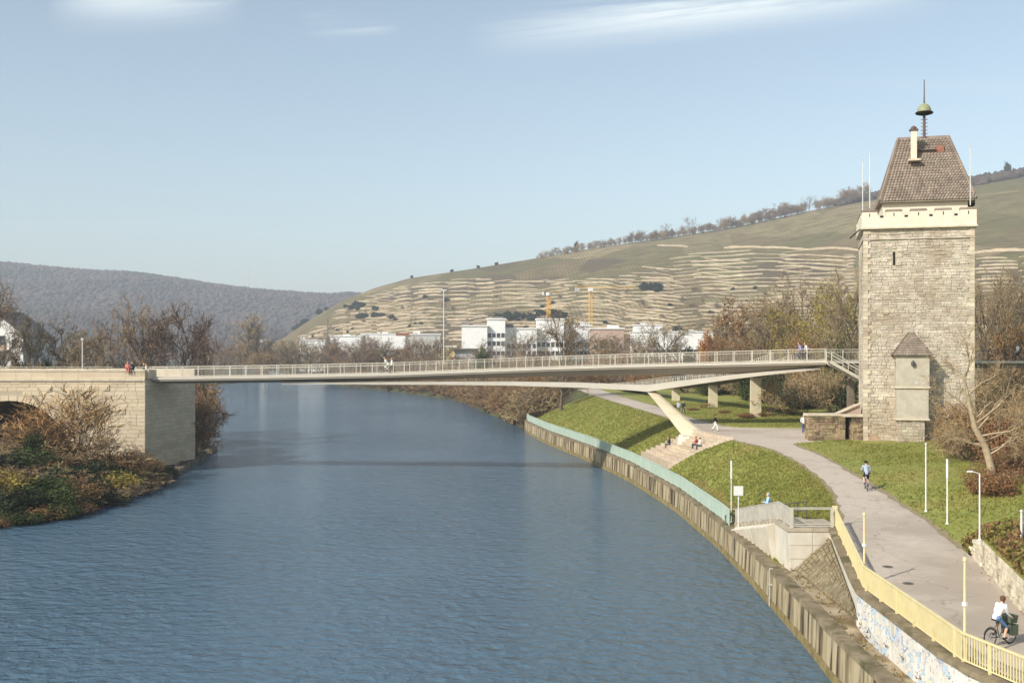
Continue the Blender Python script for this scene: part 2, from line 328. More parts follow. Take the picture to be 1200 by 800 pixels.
def water_mat():
    m = bpy.data.materials.new('river_water'); m.use_nodes = True; t = m.node_tree; N = t.nodes; L = t.links
    b = N['Principled BSDF']; b.inputs['Roughness'].default_value = 0.10; b.inputs['IOR'].default_value = 1.33; b.inputs['Specular IOR Level'].default_value = 0.5
    g = N.new('ShaderNodeNewGeometry')
    def nz(sc, st, det, dist=0.0):
        mpn = N.new('ShaderNodeMapping'); mpn.inputs['Scale'].default_value = st; L.new(g.outputs['Position'], mpn.inputs[0])
        n = N.new('ShaderNodeTexNoise'); n.inputs['Scale'].default_value = sc; n.inputs['Detail'].default_value = det; n.inputs['Roughness'].default_value = 0.55; n.inputs['Distortion'].default_value = dist
        L.new(mpn.outputs[0], n.inputs['Vector']); return n.outputs['Fac']
    n1 = nz(1.35, (0.9, 1.05, 1), 6, 0.3); n2 = nz(0.03, (1, 0.5, 1), 4); n3 = nz(0.5, (0.8, 1.2, 1), 3, 0.5)
    r = N.new('ShaderNodeMapRange'); r.inputs[1].default_value = 0.35; r.inputs[2].default_value = 0.65; r.inputs[3].default_value = 0.4; r.inputs[4].default_value = 1.0; L.new(n2, r.inputs[0])
    a = N.new('ShaderNodeMath'); a.operation = 'MULTIPLY_ADD'; a.inputs[1].default_value = 0.8; L.new(n3, a.inputs[0]); L.new(n1, a.inputs[2])
    bp = N.new('ShaderNodeBump'); bp.inputs['Distance'].default_value = 0.62; L.new(r.outputs[0], bp.inputs['Strength']); L.new(a.outputs[0], bp.inputs['Height'])
    L.new(bp.outputs[0], b.inputs['Normal'])
    b.inputs['Base Color'].default_value = S(78, 103, 120)
    return m
MT['water'] = water_mat()

def hill_mat():
    m = bpy.data.materials.new('vineyard_slope'); m.use_nodes = True; t = m.node_tree; N = t.nodes; L = t.links
    b = N['Principled BSDF']; b.inputs['Roughness'].default_value = 0.95; b.inputs['Specular IOR Level'].default_value = 0.1
    uv = N.new('ShaderNodeUVMap')
    def mapping(st, rot=0):
        q = N.new('ShaderNodeMapping'); q.inputs['Scale'].default_value = st; q.inputs['Rotation'].default_value = (0, 0, rot); L.new(uv.outputs[0], q.inputs[0]); return q.outputs[0]
    vo = N.new('ShaderNodeTexVoronoi'); vo.inputs['Scale'].default_value = 1; vo.inputs['Randomness'].default_value = 0.8; L.new(mapping((1/55, 1/120, 1), R(12)), vo.inputs['Vector'])
    rc = N.new('ShaderNodeValToRGB'); rc.color_ramp.interpolation = 'CONSTANT'
    cols = [(0, S(128,118,80)), (0.18, S(150,136,98)), (0.36, S(116,110,70)), (0.52, S(174,154,116)), (0.66, S(138,118,86)), (0.8, S(162,142,108)), (0.9, S(98,82,68))]
    el = rc.color_ramp.elements; el[0].position = 0; el[0].color = cols[0][1]; el[1].position = cols[1][0]; el[1].color = cols[1][1]
    for p, c in cols[2:]:
        e = el.new(p); e.color = c
    sp = N.new('ShaderNodeSeparateColor'); L.new(vo.outputs['Color'], sp.inputs[0]); L.new(sp.outputs[0], rc.inputs[0])
    wv = N.new('ShaderNodeTexWave'); wv.inputs['Scale'].default_value = 1; wv.inputs['Distortion'].default_value = 0.6; wv.inputs['Detail'].default_value = 2; L.new(mapping((1/9, 1/400, 1), R(4)), wv.inputs['Vector'])
    n = N.new('ShaderNodeTexNoise'); n.inputs['Scale'].default_value = 1; n.inputs['Detail'].default_value = 8; n.inputs['Roughness'].default_value = 0.7; L.new(mapping((1/16, 1/16, 1)), n.inputs['Vector'])
    def mix(f, a, c, typ='MIX', fac=None):
        x = N.new('ShaderNodeMix'); x.data_type = 'RGBA'; x.blend_type = typ
        if fac is not None: x.inputs['Factor'].default_value = fac
        else: L.new(f, x.inputs['Factor'])
        for nm, q in (('A', a), ('B', c)):
            if isinstance(q, tuple): x.inputs[nm].default_value = q
            else: L.new(q, x.inputs[nm])
        return x.outputs['Result']
    mr = N.new('ShaderNodeMapRange'); mr.inputs[3].default_value = 0; mr.inputs[4].default_value = 0.6; L.new(wv.outputs['Fac'], mr.inputs[0])
    nb = N.new('ShaderNodeTexNoise'); nb.inputs['Scale'].default_value = 1; nb.inputs['Detail'].default_value = 4; L.new(mapping((1/75, 1/7, 1), R(3)), nb.inputs['Vector'])
    mb_ = N.new('ShaderNodeMapRange'); mb_.inputs[1].default_value = 0.46; mb_.inputs[2].default_value = 0.6; mb_.inputs[4].default_value = 0.75; L.new(nb.outputs['Fac'], mb_.inputs[0])
    geo = N.new('ShaderNodeNewGeometry'); sz_ = N.new('ShaderNodeSeparateXYZ'); L.new(geo.outputs['Position'], sz_.inputs[0])
    low = N.new('ShaderNodeMapRange'); low.inputs[1].default_value = 60; low.inputs[2].default_value = 120; low.inputs[3].default_value = 1; low.inputs[4].default_value = 0.25; L.new(sz_.outputs[2], low.inputs[0])
    mm_ = N.new('ShaderNodeMath'); mm_.operation = 'MULTIPLY'; L.new(mb_.outputs[0], mm_.inputs[0]); L.new(low.outputs[0], mm_.inputs[1])
    c = mix(mr.outputs[0], rc.outputs[0], S(96,92,58))
    c = mix(mm_.outputs[0], c, S(92,82,56))
    mr2 = N.new('ShaderNodeMapRange'); mr2.inputs[1].default_value = 0.42; mr2.inputs[2].default_value = 0.62; mr2.inputs[4].default_value = 0.8; L.new(n.outputs['Fac'], mr2.inputs[0])
    c = mix(mr2.outputs[0], c, S(94,84,58))
    L.new(c, b.inputs['Base Color'])
    bp = N.new('ShaderNodeBump'); bp.inputs['Strength'].default_value = 0.7; bp.inputs['Distance'].default_value = 3; L.new(n.outputs['Fac'], bp.inputs['Height']); L.new(bp.outputs[0], b.inputs['Normal'])
    return m
MT['hill'] = hill_mat()
# ================================================================== WATER, LAND
def nz3(x, y, s=0.1, seed=0.0):
    return mnoise.noise(Vector((x*s+seed, y*s-seed, seed*0.37)))
wv = np_mesh('river', [(-2500,-200,0),(2500,-200,0),(2500,4000,0),(-2500,4000,0)], [(0,1,2,3)], MT['water'])
link('river', wv, kind='structure', label='blue rippled river running under the footbridge')
bedm = np_mesh('river_bed', [(-3400,-250,-2),(3400,-250,-2),(3400,4000,-2),(-3400,4000,-2)], [(0,1,2,3)], MT['bank_earth'])
link('ground', bedm, kind='structure')

QX = [(-40,13.0),(20,13.2),(47,13.6),(51.4,13.9),(60,14.2),(68.7,14.5),(79.5,14.7),(96.8,14.4),(119.7,12.7),(141,9.9),(169,5.2),(190,2.6),(196.5,2.2)]
RB = [(196.5,2.2),(205,1.5),(225,-1.5),(260,-7),(314,-14.5),(379,-38),(455,-70),(728,-151),(910,-217),(1500,-420)]
def qx(Y): return tab(QX, 1, Y)
# fence line above the water-side wall, path edges: (Y, X, z)
FL_ = [(-40,19.4,3.1),(22,19.4,3.1),(27,18.9,3.15),(31.5,17.5,3.2),(35.3,16.3,3.25),(38.2,15.5,3.3),(49.6,15.7,3.4),(61.3,17.85,4.35)]
G1 = [(-40,19.9,3.08),(22,19.9,3.08),(27,19.4,3.13),(31.5,18.0,3.18),(35.3,16.8,3.23),(38.2,16.0,3.28),(49.6,16.2,3.38),(61.3,18.3,4.33),(72,20.8,4.7),(78,21.7,5.0),(85,22.2,5.3),(90,22.25,5.5),(94,22.0,5.7),(98,21.3,5.8),(102,20.2,5.9),(111,18.7,5.9),(120,18.75,5.93),(137,18.7,6.0),(149,17.6,6.1),(176,15.3,6.3),(200,13.6,6.5),(223,11.7,6.8),(262,9.5,6.5)]
G2 = [(-40,25.0,3.08),(20,25,3.08),(30,24.0,3.14),(38,21.6,3.26),(44.4,20.6,3.34),(55,22.9,3.75),(63.7,23.8,4.35),(72,24.4,4.75),(85,25.1,5.32),(92,25.25,5.6),(98.7,25.0,5.8),(100,27.0,5.88),(101,28.6,5.9),(110,30.0,5.95),(116,31.2,6.0),(117,24.0,6.0),(119,22.9,6.0),(132.5,21.6,6.05),(158,20.8,6.2),(180,19.0,6.4),(200,17.8,6.6),(218,16.6,6.8),(262,14.2,6.5)]
def g1(Y): return tab(G1, 1, Y), tab(G1, 2, Y)
def g2(Y): return tab(G2, 1, Y), tab(G2, 2, Y)
def lawn_left_z(X, Y):
    x0 = qx(Y)+0.65 if Y < 196 else tab(RB, 1, Y)+7; x1, z1 = g1(Y)
    t = min(1, max(0, (X-x0-0.6)/max(0.1, x1-x0-0.6)))
    return 2.0+(z1-2.0)*t + 0.25*math.sin(math.pi*t)
def bank_step(Y):            # height of the retaining wall right of the path
    return float(np.interp(Y, [-40, 30, 53, 55.2, 56], [1.5, 1.5, 1.35, 0.9, 0.0]))
def lawn_right_z(X, Y):
    x1, z1 = g2(Y); b = bank_step(Y)
    zt = float(np.interp(Y, [-40, 40, 60, 80, 100, 262], [6.4, 6.4, 6.3, 6.4, 6.3, 7.2]))
    d = X-x1
    z = np.interp(d, [0, 0.5, 8, 14, 40], [z1+b, z1+b+0.05, max(zt, z1+b+0.3)-0.5 if Y < 95 else z1+0.15, zt, zt+1.2])
    return float(z)
def strip(name, Ys, rows, m, smooth=True, **k):
    """rows: for each Y a list of points with equal count"""
    n = len(rows[0]); V = [p for r in rows for p in r]
    F = [(i*n+j, i*n+j+1, (i+1)*n+j+1, (i+1)*n+j) for i in range(len(rows)-1) for j in range(n-1)]
    return link(name, np_mesh(name, V, F, m, smooth), **k)
def ysamp(a, b, step, extra=()):
    s = set(np.arange(a, b, step).tolist()); s.add(b)
    for e in extra:
        if a <= e <= b: s.add(e)
    return sorted(s)
gY = [g[0] for g in G1]+[g[0] for g in G2]
MT['edge_soil'] = mat('edge_soil', S(150,136,108), S(128,116,84), 3, bump=0.5, bscale=14)
# lawn between the quay and the path
rows = []
for Y in ysamp(63, 196, 1.5, gY):
    x0 = qx(Y)+0.62; x1, z1 = g1(Y); r = []
    for t in np.linspace(0, 1, 15):
        X = x0+(x1-x0)*t; z = lawn_left_z(X, Y)+0.07*nz3(X, Y, 0.35)*math.sin(math.pi*t)
        if Y > 64.5 or X > 17.9: pass
        r.append((X, Y, z if 0 < t < 1 else (2.0 if t == 0 else z1)))
    rows.append(r)
strip('lawn', None, rows, MT['lawn'], kind='structure', label='grass slope between quay wall and path')
# dry trodden grass along the quay coping
rows = []
for Y in ysamp(77, 195, 0.6):
    x0 = qx(Y)+0.66; wd = 0.5+1.5*max(0, 0.45+nz3(x0, Y, 0.22, 7))+0.5*nz3(x0, Y, 1.1, 2)
    wd = max(0.15, wd); rows.append([(x0+wd*t, Y, lawn_left_z(x0+wd*t, Y)+0.07*nz3(x0+wd*t, Y, 0.35)*0.3+0.02) for t in (0, 0.35, 0.7, 1)])
strip('dry_grass', None, rows, mat('dry_grass', S(150,126,82), S(132,120,66), 1.6, bump=0.8, bscale=8, c3=S(120,100,66), s3=0.8, lo3=0.5, hi3=0.7), kind='structure')
# path
rows = []
for Y in ysamp(-40, 262, 2, gY):
    x0, z0 = g1(Y); x1, z1 = g2(Y)
    rows.append([(x0+(x1-x0)*t, Y, z0+(z1-z0)*t+0.004) for t in np.linspace(0, 1, 6)])
strip('path', None, rows, MT['path'], kind='structure', label='pale paved riverside path')
# worn earth along both path edges
for side, G_, sg in ((0, g1, -1), (1, g2, 1)):
    rows = []
    for Y in ysamp(63 if side == 0 else 57, 200, 0.5, gY):
        x, z = G_(Y); a = 0.10+0.22*max(0, 0.5+nz3(x, Y, 0.7, 3+side)); b = 0.08+0.2*max(0, 0.5+nz3(x, Y, 0.9, 9+side))
        zl = lawn_left_z(x-b, Y) if side == 0 else lawn_right_z(x+b, Y)
        r = [(x-sg*a, Y, z+0.010), (x, Y, z+0.012), (x+sg*b, Y, max(zl, z-0.3)+0.02)]
        if 98 < Y < 119 and side == 1: r = [(x, Y, z+0.008)]*3
        rows.append(r if sg > 0 else r[::-1])
    strip('path_edge', None, rows, MT['edge_soil'], kind='structure')
# lawn right of the path
rows = []
for Y in ysamp(-40, 262, 2, gY+[53, 55.2, 56]):
    x1, z1 = g2(Y); r = []
    for d in (0.0, 0.25, 0.5, 1.5, 3, 4.5, 6, 8, 10, 12, 14, 18, 24, 32, 45, 70):
        X = x1+d; r.append((X, Y, lawn_right_z(X, Y)+(0.10*nz3(X, Y, 0.3, 4) if d > 0.5 else 0)))
    rows.append(r)
strip('lawn', None, rows, MT['lawn'], kind='structure', label='grass slope right of the path')
# far right bank and valley floor
rows = []
for Y in ysamp(196.5, 1500, 12, [r[0] for r in RB]+[262]):
    x0 = tab(RB, 1, Y)
    if Y <= 262: x1, z1 = g1(Y)
    else: x1, z1 = x0+60, 6.0
    rows.append([(x0-1.0, Y, -0.6), (x0+1, Y, 0.5), (x0+4, Y, 1.9), (x0+7, Y, 2.2), (x0+7+(x1-x0-7)*0.5, Y, 2.2+(z1-2.2)*0.55), (x1, Y, z1)])
strip('far_bank', None, rows, MT['bank_earth'], kind='structure')
rows = []
for Y in ysamp(262, 1500, 20):
    x0 = (14.2 if Y == 262 else tab(RB, 1, Y)+60) if Y == 262 else tab(RB, 1, Y)+60
    if Y == 262: x0 = 9.5
    rows.append([(x0, Y, 6.0), (x0+30, Y, 6.3), (200, Y, 6.8), (600, Y, 7.5), (2600, Y, 8)])
strip('valley_floor', None, rows, MT['far_ground'], kind='structure')
rows = []
for Y in ysamp(-40, 262, 20):
    x1, _ = g2(Y); rows.append([(x1+70, Y, lawn_right_z(x1+70, Y)-0.02), (400, Y, 7.2), (2600, Y, 8)])
strip('valley_floor', None, rows, MT['far_ground'], kind='structure')
# left bank
LB = [(-40,-56),(40,-50),(70,-46),(88,-41),(94,-37),(107,-36.2),(123,-37.8),(142,-40.4),(154,-41.5),(175,-47),(300,-82),(455,-124),(520,-121),(600,-128),(700,-152),(910,-226),(1500,-440)]
def lb(Y): return tab(LB, 1, Y)
def left_z(X, Y):
    return float(np.interp(lb(Y)-X, [-1, 0, 1.5, 8, 22, 80, 2000], [-0.8, -0.25, 0.5, 2.3, 3.6, 5.0, 8]))
rows = []
for Y in ysamp(-40, 1500, 4, [l[0] for l in LB]) if False else sorted(set(list(np.arange(-40, 200, 2.5))+list(np.arange(200, 1520, 30))+[l[0] for l in LB])):
    r = []
    for d in (-1, 0, 0.7, 1.5, 3, 5, 8, 12, 16, 22, 40, 80, 300, 900, 2600):
        X = lb(Y)-d+0.5*nz3(d, Y, 0.35, 2); r.append((X, Y, left_z(lb(Y)-d, Y)+(0.25*nz3(X, Y, 0.4, 1) if 1 < d < 80 else 0)))
    rows.append(r[::-1])
strip('left_bank', None, rows, MT['bank_earth'], kind='structure', label='overgrown earth bank at the foot of the old bridge')

# ---------------- hills
SKY = [(240,413),(300,410),(330,397),(360,377),(400,353),(440,337),(480,326),(560,314),(620,304),(700,290),(780,279),(850,268),(900,258),(950,247),(1003,236),(1080,222),(1150,212),(1200,203),(1350,195),(1800,195)]
HB = [(240,900,1250),(600,600,1180),(1200,460,1150),(1800,460,1150)]
def hill(x, v):
    Yb = tab(HB, 1, x); Yr = tab(HB, 2, x); ys = tab(SKY, 1, x)
    zr = 14+(412-ys)/FPX*Yr
    Y = Yb+(Yr-Yb)*v
    s = v if v <= 1 else 1
    s = 0.72*s+0.28*s*s*(3-2*s)
    if v > 1: s = 1-(v-1)*0.15
    z = 4.5+(zr-4.5)*s
    X = (x-600)/FPX*Y
    amp = math.sin(math.pi*min(1, v))*min(1, max(0, zr-10)/60)
    z += amp*(7*nz3(X, Y, 0.006, 3)+3.0*nz3(X, Y, 0.02, 8))
    return Vector((X, Y, z))
xs = np.linspace(240, 1800, 170); vsamp = list(np.linspace(0, 1, 60))+[1.1, 1.4, 2.0]
V = []; UV = []
for v in vsamp:
    for x in xs:
        p = hill(x, v); V.append(p); UV.append((p.x*0.9, math.hypot(p.y, p.z*2)))
n = len(xs); F = [(i*n+j, i*n+j+1, (i+1)*n+j+1, (i+1)*n+j) for i in range(len(vsamp)-1) for j in range(n-1)]
me = np_mesh('vineyard_hill', V, F, MT['hill'], True)
uvl = me.uv_layers.new(name='UVMap'); UVa = np.array(UV, dtype=np.float32)
li = np.empty(len(me.loops), dtype=np.int32); me.loops.foreach_get('vertex_index', li)
uvl.data.foreach_set('uv', UVa[li].ravel())
link('vineyard_hill', me, kind='structure', label='terraced vineyard hill rising behind the town')

# wooded hills far left
FS = [(-700,300),(-300,300),(0,309),(60,315),(110,319),(160,321),(200,327),(250,335),(300,341),(350,345),(385,347),(410,345),(470,352),(600,380),(750,405),(900,412)]
def far_hill(x, v):
    ys = tab(FS, 1, x); Yr = 2500; Yb = 1500
    zr = 14+(412-ys)/FPX*Yr; Y = Yb+(Yr-Yb)*v
    s = min(v, 1); s = 0.6*s+0.4*s*s*(3-2*s)
    X = (x-600)/FPX*Y
    z = 5+(zr-5)*s+math.sin(math.pi*min(1, v))*(16*nz3(X, Y, 0.0022, 5)+8*nz3(X, Y, 0.006, 1))
    return Vector((X, Y, z))
NS = [(-700,372),(-200,366),(60,366),(180,372),(260,380),(320,388),(360,402),(400,412),(500,414)]
def near_hill(x, v):
    ys = tab(NS, 1, x); Yr = 1750; Yb = 1250
    zr = 14+(412-ys)/FPX*Yr; Y = Yb+(Yr-Yb)*v
    s = min(v, 1); s = s*s*(3-2*s)
    X = (x-600)/FPX*Y
    return Vector((X, Y, 4+(zr-4)*s+math.sin(math.pi*min(1, v))*6*nz3(X, Y, 0.004, 2)))
for fn, nm, xr, lab in ((far_hill, 'wooded_hill', (-700, 900), 'long hazy wooded hill on the left horizon'), (near_hill, 'wooded_hill', (-700, 500), 'lower wooded spur before the far hill')):
    xs2 = np.linspace(xr[0], xr[1], 110); vs2 = list(np.linspace(0, 1, 24))+[1.3]
    V = [fn(x, v) for v in vs2 for x in xs2]; n = len(xs2)
    F = [(i*n+j, i*n+j+1, (i+1)*n+j+1, (i+1)*n+j) for i in range(len(vs2)-1) for j in range(n-1)]
    link(nm, np_mesh(nm, V, F, MT['wood_far'], True), kind='structure', label=lab)
# the woods on them: one mass of crowns
def puff_mass(name, pts, sizes, m, label):
    ico = bmesh.new(); bmesh.ops.create_icosphere(ico, subdivisions=1, radius=1)
    bv = np.array([v.co[:] for v in ico.verts]); bf = np.array([[v.index for v in f.verts] for f in ico.faces]); ico.free()
    N = len(pts); V = np.zeros((N, len(bv), 3)); rnd = np.random.rand(N, len(bv), 1)*0.5+0.7
    for i in range(N):
        r, h = sizes[i]; V[i] = bv*rnd[i]*np.array([r, r, h])+np.array(pts[i])+np.array([0, 0, h*0.7])
    F = (bf[None]+(np.arange(N)*len(bv))[:, None, None]).reshape(-1, 3)
    link(name, np_mesh(name, V.reshape(-1, 3), F, m), kind='stuff', label=label)
pts = []; sz = []
rs = random.Random(3)
for i in range(13000):
    x = rs.uniform(-260, 470); v = 0.05+0.95*rs.random()**0.8
    if i % 4 == 0: v = rs.uniform(0.93, 1.0)
    p = far_hill(x, v)
    if 330 < x < 375 and 0.40 < v < 0.52 : continue
    pts.append(p-Vector((0, 0, 2))); sz.append((rs.uniform(4, 7.5), rs.uniform(3, 6)))
for i in range(4200):
    x = rs.uniform(-260, 400); v = 0.05+0.95*rs.random()**0.8
    pts.append(near_hill(x, v)-Vector((0, 0, 2))); sz.append((rs.uniform(3, 5.5), rs.uniform(4, 7)))
puff_mass('forest', pts, sz, MT['wood_far'], 'bare brown woods covering the far left hills')
pts = []; sz = []
for i in range(1500):
    x = rs.uniform(980, 1500); v = rs.uniform(0.90, 1.0)
    if x < 1060 and v < 0.95: continue
    pts.append(hill(x, v)-Vector((0, 0, 1))); sz.append((rs.uniform(3, 6), rs.uniform(3, 5.5)))
puff_mass('forest', pts, sz, MT['wood_far'], 'brown woods along the hilltop right of the tower')

# terrace walls of the vineyard
def wall_rings(x0, x1, v0, v1, h):
    L = abs(x1-x0); n = max(2, int(L/7)+1); out = []
    for i in range(n+1):
        t = i/n; p = hill(x0+(x1-x0)*t, v0+(v1-v0)*t); hh = h*(0.7+0.4*rs.random())*(0.6 if i in (0, n) else 1); p.z -= 0.8
        out.append([p+Vector((0, -0.4, 0)), p+Vector((0, 0.5, 0)), p+Vector((0, 0.3, hh+0.8)), p+Vector((0, -0.2, hh+0.8))])
    return out
def wall_into(mb, rings, c):
    for a, b in zip(rings, rings[1:]):
        k0 = len(mb.v); mb.v += [tuple(q-c) for q in a+b]
        for k in range(4): k2 = (k+1) % 4; mb.f.append((k0+k, k0+k2, k0+4+k2, k0+4+k)); mb.m.append(0)
    mb.add([q-c for q in rings[0]], [(0, 1, 2, 3)]); mb.add([q-c for q in rings[-1]], [(3, 2, 1, 0)])
def terrace_wall(x0, x1, v0, v1, h, label):
    mb = MB(); c = hill((x0+x1)/2, (v0+v1)/2); wall_into(mb, wall_rings(x0, x1, v0, v1, h), c)
    mb.obj('terrace_wall', MT['terrace_wall'], loc=c, label=label, cat='terrace wall', group='dry-stone terrace walls on the vineyard hill')
LBL = ('short pale dry-stone wall among the stepped terraces at the hill\'s low end',
       'pale dry-stone wall on the vineyard slope above the white buildings',
       'long thin pale dry-stone wall on the vineyard slope beside the tower')
def vy(x, y):                     # slope parameter at which the hill shows at photo height y
    lo, hi = 0.0, 1.0
    for _ in range(18):
        mid = (lo+hi)/2; p = hill(x, mid); yy = 412-(p.z-14)*FPX/p.y
        if yy > y: lo = mid
        else: hi = mid
    return (lo+hi)/2
TT = [(330,398),(350,377),(400,355),(440,341),(480,332),(560,327),(620,329),(700,325),(750,320),(780,308),(820,297),(850,294),(1010,296)]
walls = []
x = 336.0
def terr(xa, xb, yb0, yb1, hr, lab, tilt):
    dyr = rs.uniform(3.5, 5.4); y = yb1-rs.uniform(0, dyr)
    while y > yb0:
        if rs.random() < 0.9:
            a = xa+rs.uniform(0, 0.25)*(xb-xa); b = xb-rs.uniform(-0.06, 0.25)*(xb-xa)
            ya = y-tilt*(a-xa)+rs.uniform(-0.4, 0.4); yb = y-tilt*(b-xa)+rs.uniform(-0.4, 0.4)
            if min(ya, yb) > tab(SKY, 1, a)+4 and min(ya, yb) > tab(SKY, 1, b)+4 and max(ya, yb) < 401:
                walls.append((b-a, a, b, vy(a, ya), vy(b, yb), rs.uniform(*hr), lab))
        y -= dyr
while x < 1000:
    wdt = rs.uniform(16, 40) if x < 520 else (rs.uniform(24, 60) if x < 740 else rs.uniform(40, 100))
    xb = min(x+wdt, 1003); yt = tab(TT, 1, (x+xb)/2)
    lab = LBL[0] if x < 500 else (LBL[1] if x < 740 else LBL[2])
    tilt = rs.gauss(0.09, 0.10) if x < 520 else rs.gauss(0.0, 0.09)
    mid = yt+(400-yt)*rs.uniform(0.35, 0.65)
    terr(x, xb, yt, mid, (0.9, 1.8) if x < 560 else (0.7, 1.4), lab, tilt)
    off = rs.uniform(-8, 8); terr(x+off, xb+off, mid+3, 400, (0.9, 1.8) if x < 560 else (0.7, 1.4), lab, tilt+rs.gauss(0, 0.03))
    x = xb+rs.uniform(-1, 4)
x = 1140.0
while x < 1290:
    terr(x, x+50, 300, 400, (0.8, 1.5), 'pale dry-stone wall on the hillside right of the tower', rs.gauss(0, 0.05)); x += 52
x = 340.0
while x < 1000:                    # finer walls between the main terraces
    wdt = rs.uniform(14, 34) if x < 560 else rs.uniform(24, 60); yt = tab(TT, 1, x+wdt/2)
    lab = LBL[0] if x < 500 else (LBL[1] if x < 740 else LBL[2])
    terr(x, min(x+wdt, 1003), yt, 400, (0.45, 1.0), lab, rs.gauss(0.08 if x < 520 else 0, 0.09)); x += wdt*rs.uniform(0.7, 0.95)
walls.sort(key=lambda q_: -q_[0]*q_[5])
for (L, a, b, va, vb, h, lab) in walls[:290]: terrace_wall(a, b, va, vb, h, lab)
if walls[290:]:
    mb = MB(); zero = Vector((0, 0, 0))
    for (L, a, b, va, vb, h, lab) in walls[290:]: wall_into(mb, wall_rings(a, b, va, vb, h), zero)
    mb.obj('terrace_walls', MT['terrace_wall'], kind='stuff', label='smaller dry-stone terrace walls scattered over the vineyard hill')
print('terrace walls', len(walls))
for (xa, xb, ya, yb) in ((848, 925, 291, 291.5), (925, 1006, 291.5, 294), (1140, 1230, 297, 299), (770, 806, 288, 290)):
    terrace_wall(xa, xb, vy(xa, ya), vy(xb, yb), 1.9, 'long pale wall lining the track high on the vineyard')

# ================================================================== QUAY
q = empty('quay_wall', 'stained concrete quay wall curving along the river bank', 'quay wall')
body = MB(); prev = None
Ys = ysamp(-40, 196.5, 4, [a[0] for a in QX])
for Y in Ys:
    x = qx(Y); ring = [Vector((x+0.06, Y, -1.5)), Vector((x+0.12, Y, 1.80)), Vector((x+0.62, Y, 1.80)), Vector((x+0.62, Y, -1.5))]
    if prev:
        b = len(body.v); body.v += [tuple(p) for p in prev+ring]
        for k in range(3): body.f.append((b+k+1, b+k, b+4+k, b+5+k)); body.m.append(0)
    prev = ring
body.add([(2.26,196.5,-1.5),(2.3,196.5,1.8),(9.5,197.5,1.8),(9.5,197.5,-1.5)], [(0,1,2,3)])
body.obj('wall_core', MT['quay_top'], q)
Y = 26.0; sp = 2.4
while Y < 196:
    y1 = min(Y+sp, 196.4); xa, xb = qx(Y), qx(y1); pr = 0.0 if int(Y/sp) % 2 else 0.015
    d = Vector((xb-xa, y1-Y, 0)).normalized()*0.035; dxy = (xb-xa)/(y1-Y)
    a0, a1 = Y+d.y, y1-d.y; xa2 = xa+dxy*d.y; xb2 = xb-dxy*d.y
    mb = MB(); mb.hexa([(xa2-pr,a0,0.42),(xb2-pr,a1,0.42),(xb2+0.14,a1,0.42),(xa2+0.14,a0,0.42),(xa2+0.05-pr,a0,1.79),(xb2+0.05-pr,a1,1.79),(xb2+0.14,a1,1.79),(xa2+0.14,a0,1.79)])
    mb.obj('panel', MT['quay'], q)
    mb = MB(); mb.hexa([(xa2-0.10,a0,-1),(xb2-0.10,a1,-1),(xb2+0.13,a1,-1),(xa2+0.13,a0,-1),(xa2-0.05,a0,0.40),(xb2-0.05,a1,0.40),(xb2+0.13,a1,0.41),(xa2+0.13,a0,0.41)])
    mb.obj('footing', MT['quay_foot'], q)
    mb = MB(); e = 0.012; mb.hexa([(xa-0.02,Y+e,1.80),(xb-0.02,y1-e,1.80),(xb+0.66,y1-e,1.80),(xa+0.66,Y+e,1.80),(xa+0.0,Y+e,2.03),(xb+0.0,y1-e,2.03),(xb+0.64,y1-e,2.03),(xa+0.64,Y+e,2.03)])
    mb.obj('coping', MT['quay_top'], q)
    Y = y1
MT['ledge'] = mat('ledge', S(150,134,108), S(176,160,132), 1.0, bump=0.6, bscale=7, c3=S(112,94,64), s3=0.55, lo3=0.48, hi3=0.64)
# strip of ground behind the coping, near part, up to the retaining wall
rows = []
for Y in ysamp(-40, 64.6, 1.0):
    xa = qx(Y)+0.62; xb = tab(FL_, 1, min(Y, 61.3))+0.1
    if Y > 61.3: xb = 18.2
    rows.append([(xa+(xb-xa)*t, Y, 1.98+0.08*nz3(xa+t*2, Y, 1.2, 6)*math.sin(math.pi*t)-(0.45*min(1, max(0, (51-Y)/3)) if t > 0.05 else 0)) for t in np.linspace(0, 1, 7)])
strip('quay_ledge', None, rows, MT['ledge'], kind='structure', label='weedy ledge behind the quay coping')
# pipe fixed on the quay
pq = P(900, 668, 60.8); mb = MB(); x = qx(60.8)-0.12
mb.tube([(x,60.8,0.1),(x,60.8,2.08)], 0.035, 6); mb.tube([(x,60.8,2.08),(x+0.08,60.8,2.14),(x+0.2,60.8,2.1)], 0.035, 6); mb.box(x-0.03,x+0.2,60.7,60.9,1.2,1.3)
mb.obj('mooring_pipe', MT['grey_rail'], label='pale vertical pipe fixed to the quay wall', cat='pipe')

# retaining wall with graffiti under the yellow fence
rw = empty('retaining_wall', 'graffiti-covered concrete retaining wall below the yellow fence', 'retaining wall')
def seg_wall(pa, pb, m, name, thick=0.5, off=-0.32, zlow=1.0, ztop=-0.16):
    (Ya, xa, za), (Yb, xb, zb) = pa, pb; mb = MB()
    mb.hexa([(xa+off,Ya,zlow),(xa+off+thick,Ya,zlow),(xb+off+thick,Yb,zlow),(xb+off,Yb,zlow),(xa+off+0.06,Ya,za+ztop),(xa+off+thick,Ya,za+ztop),(xb+off+thick,Yb,zb+ztop),(xb+off+0.06,Yb,zb+ztop)])
    return mb.obj(name, m, rw)
def fl(Y): return (Y, tab(FL_, 1, Y), tab(FL_, 2, Y))
for a, b in ((22, 27), (27, 31.5), (31.5, 35.3), (35.3, 38.2), (38.2, 44), (44, 49.6)): seg_wall(fl(a), fl(b-0.02), MT['graffiti'], 'wall_panel')
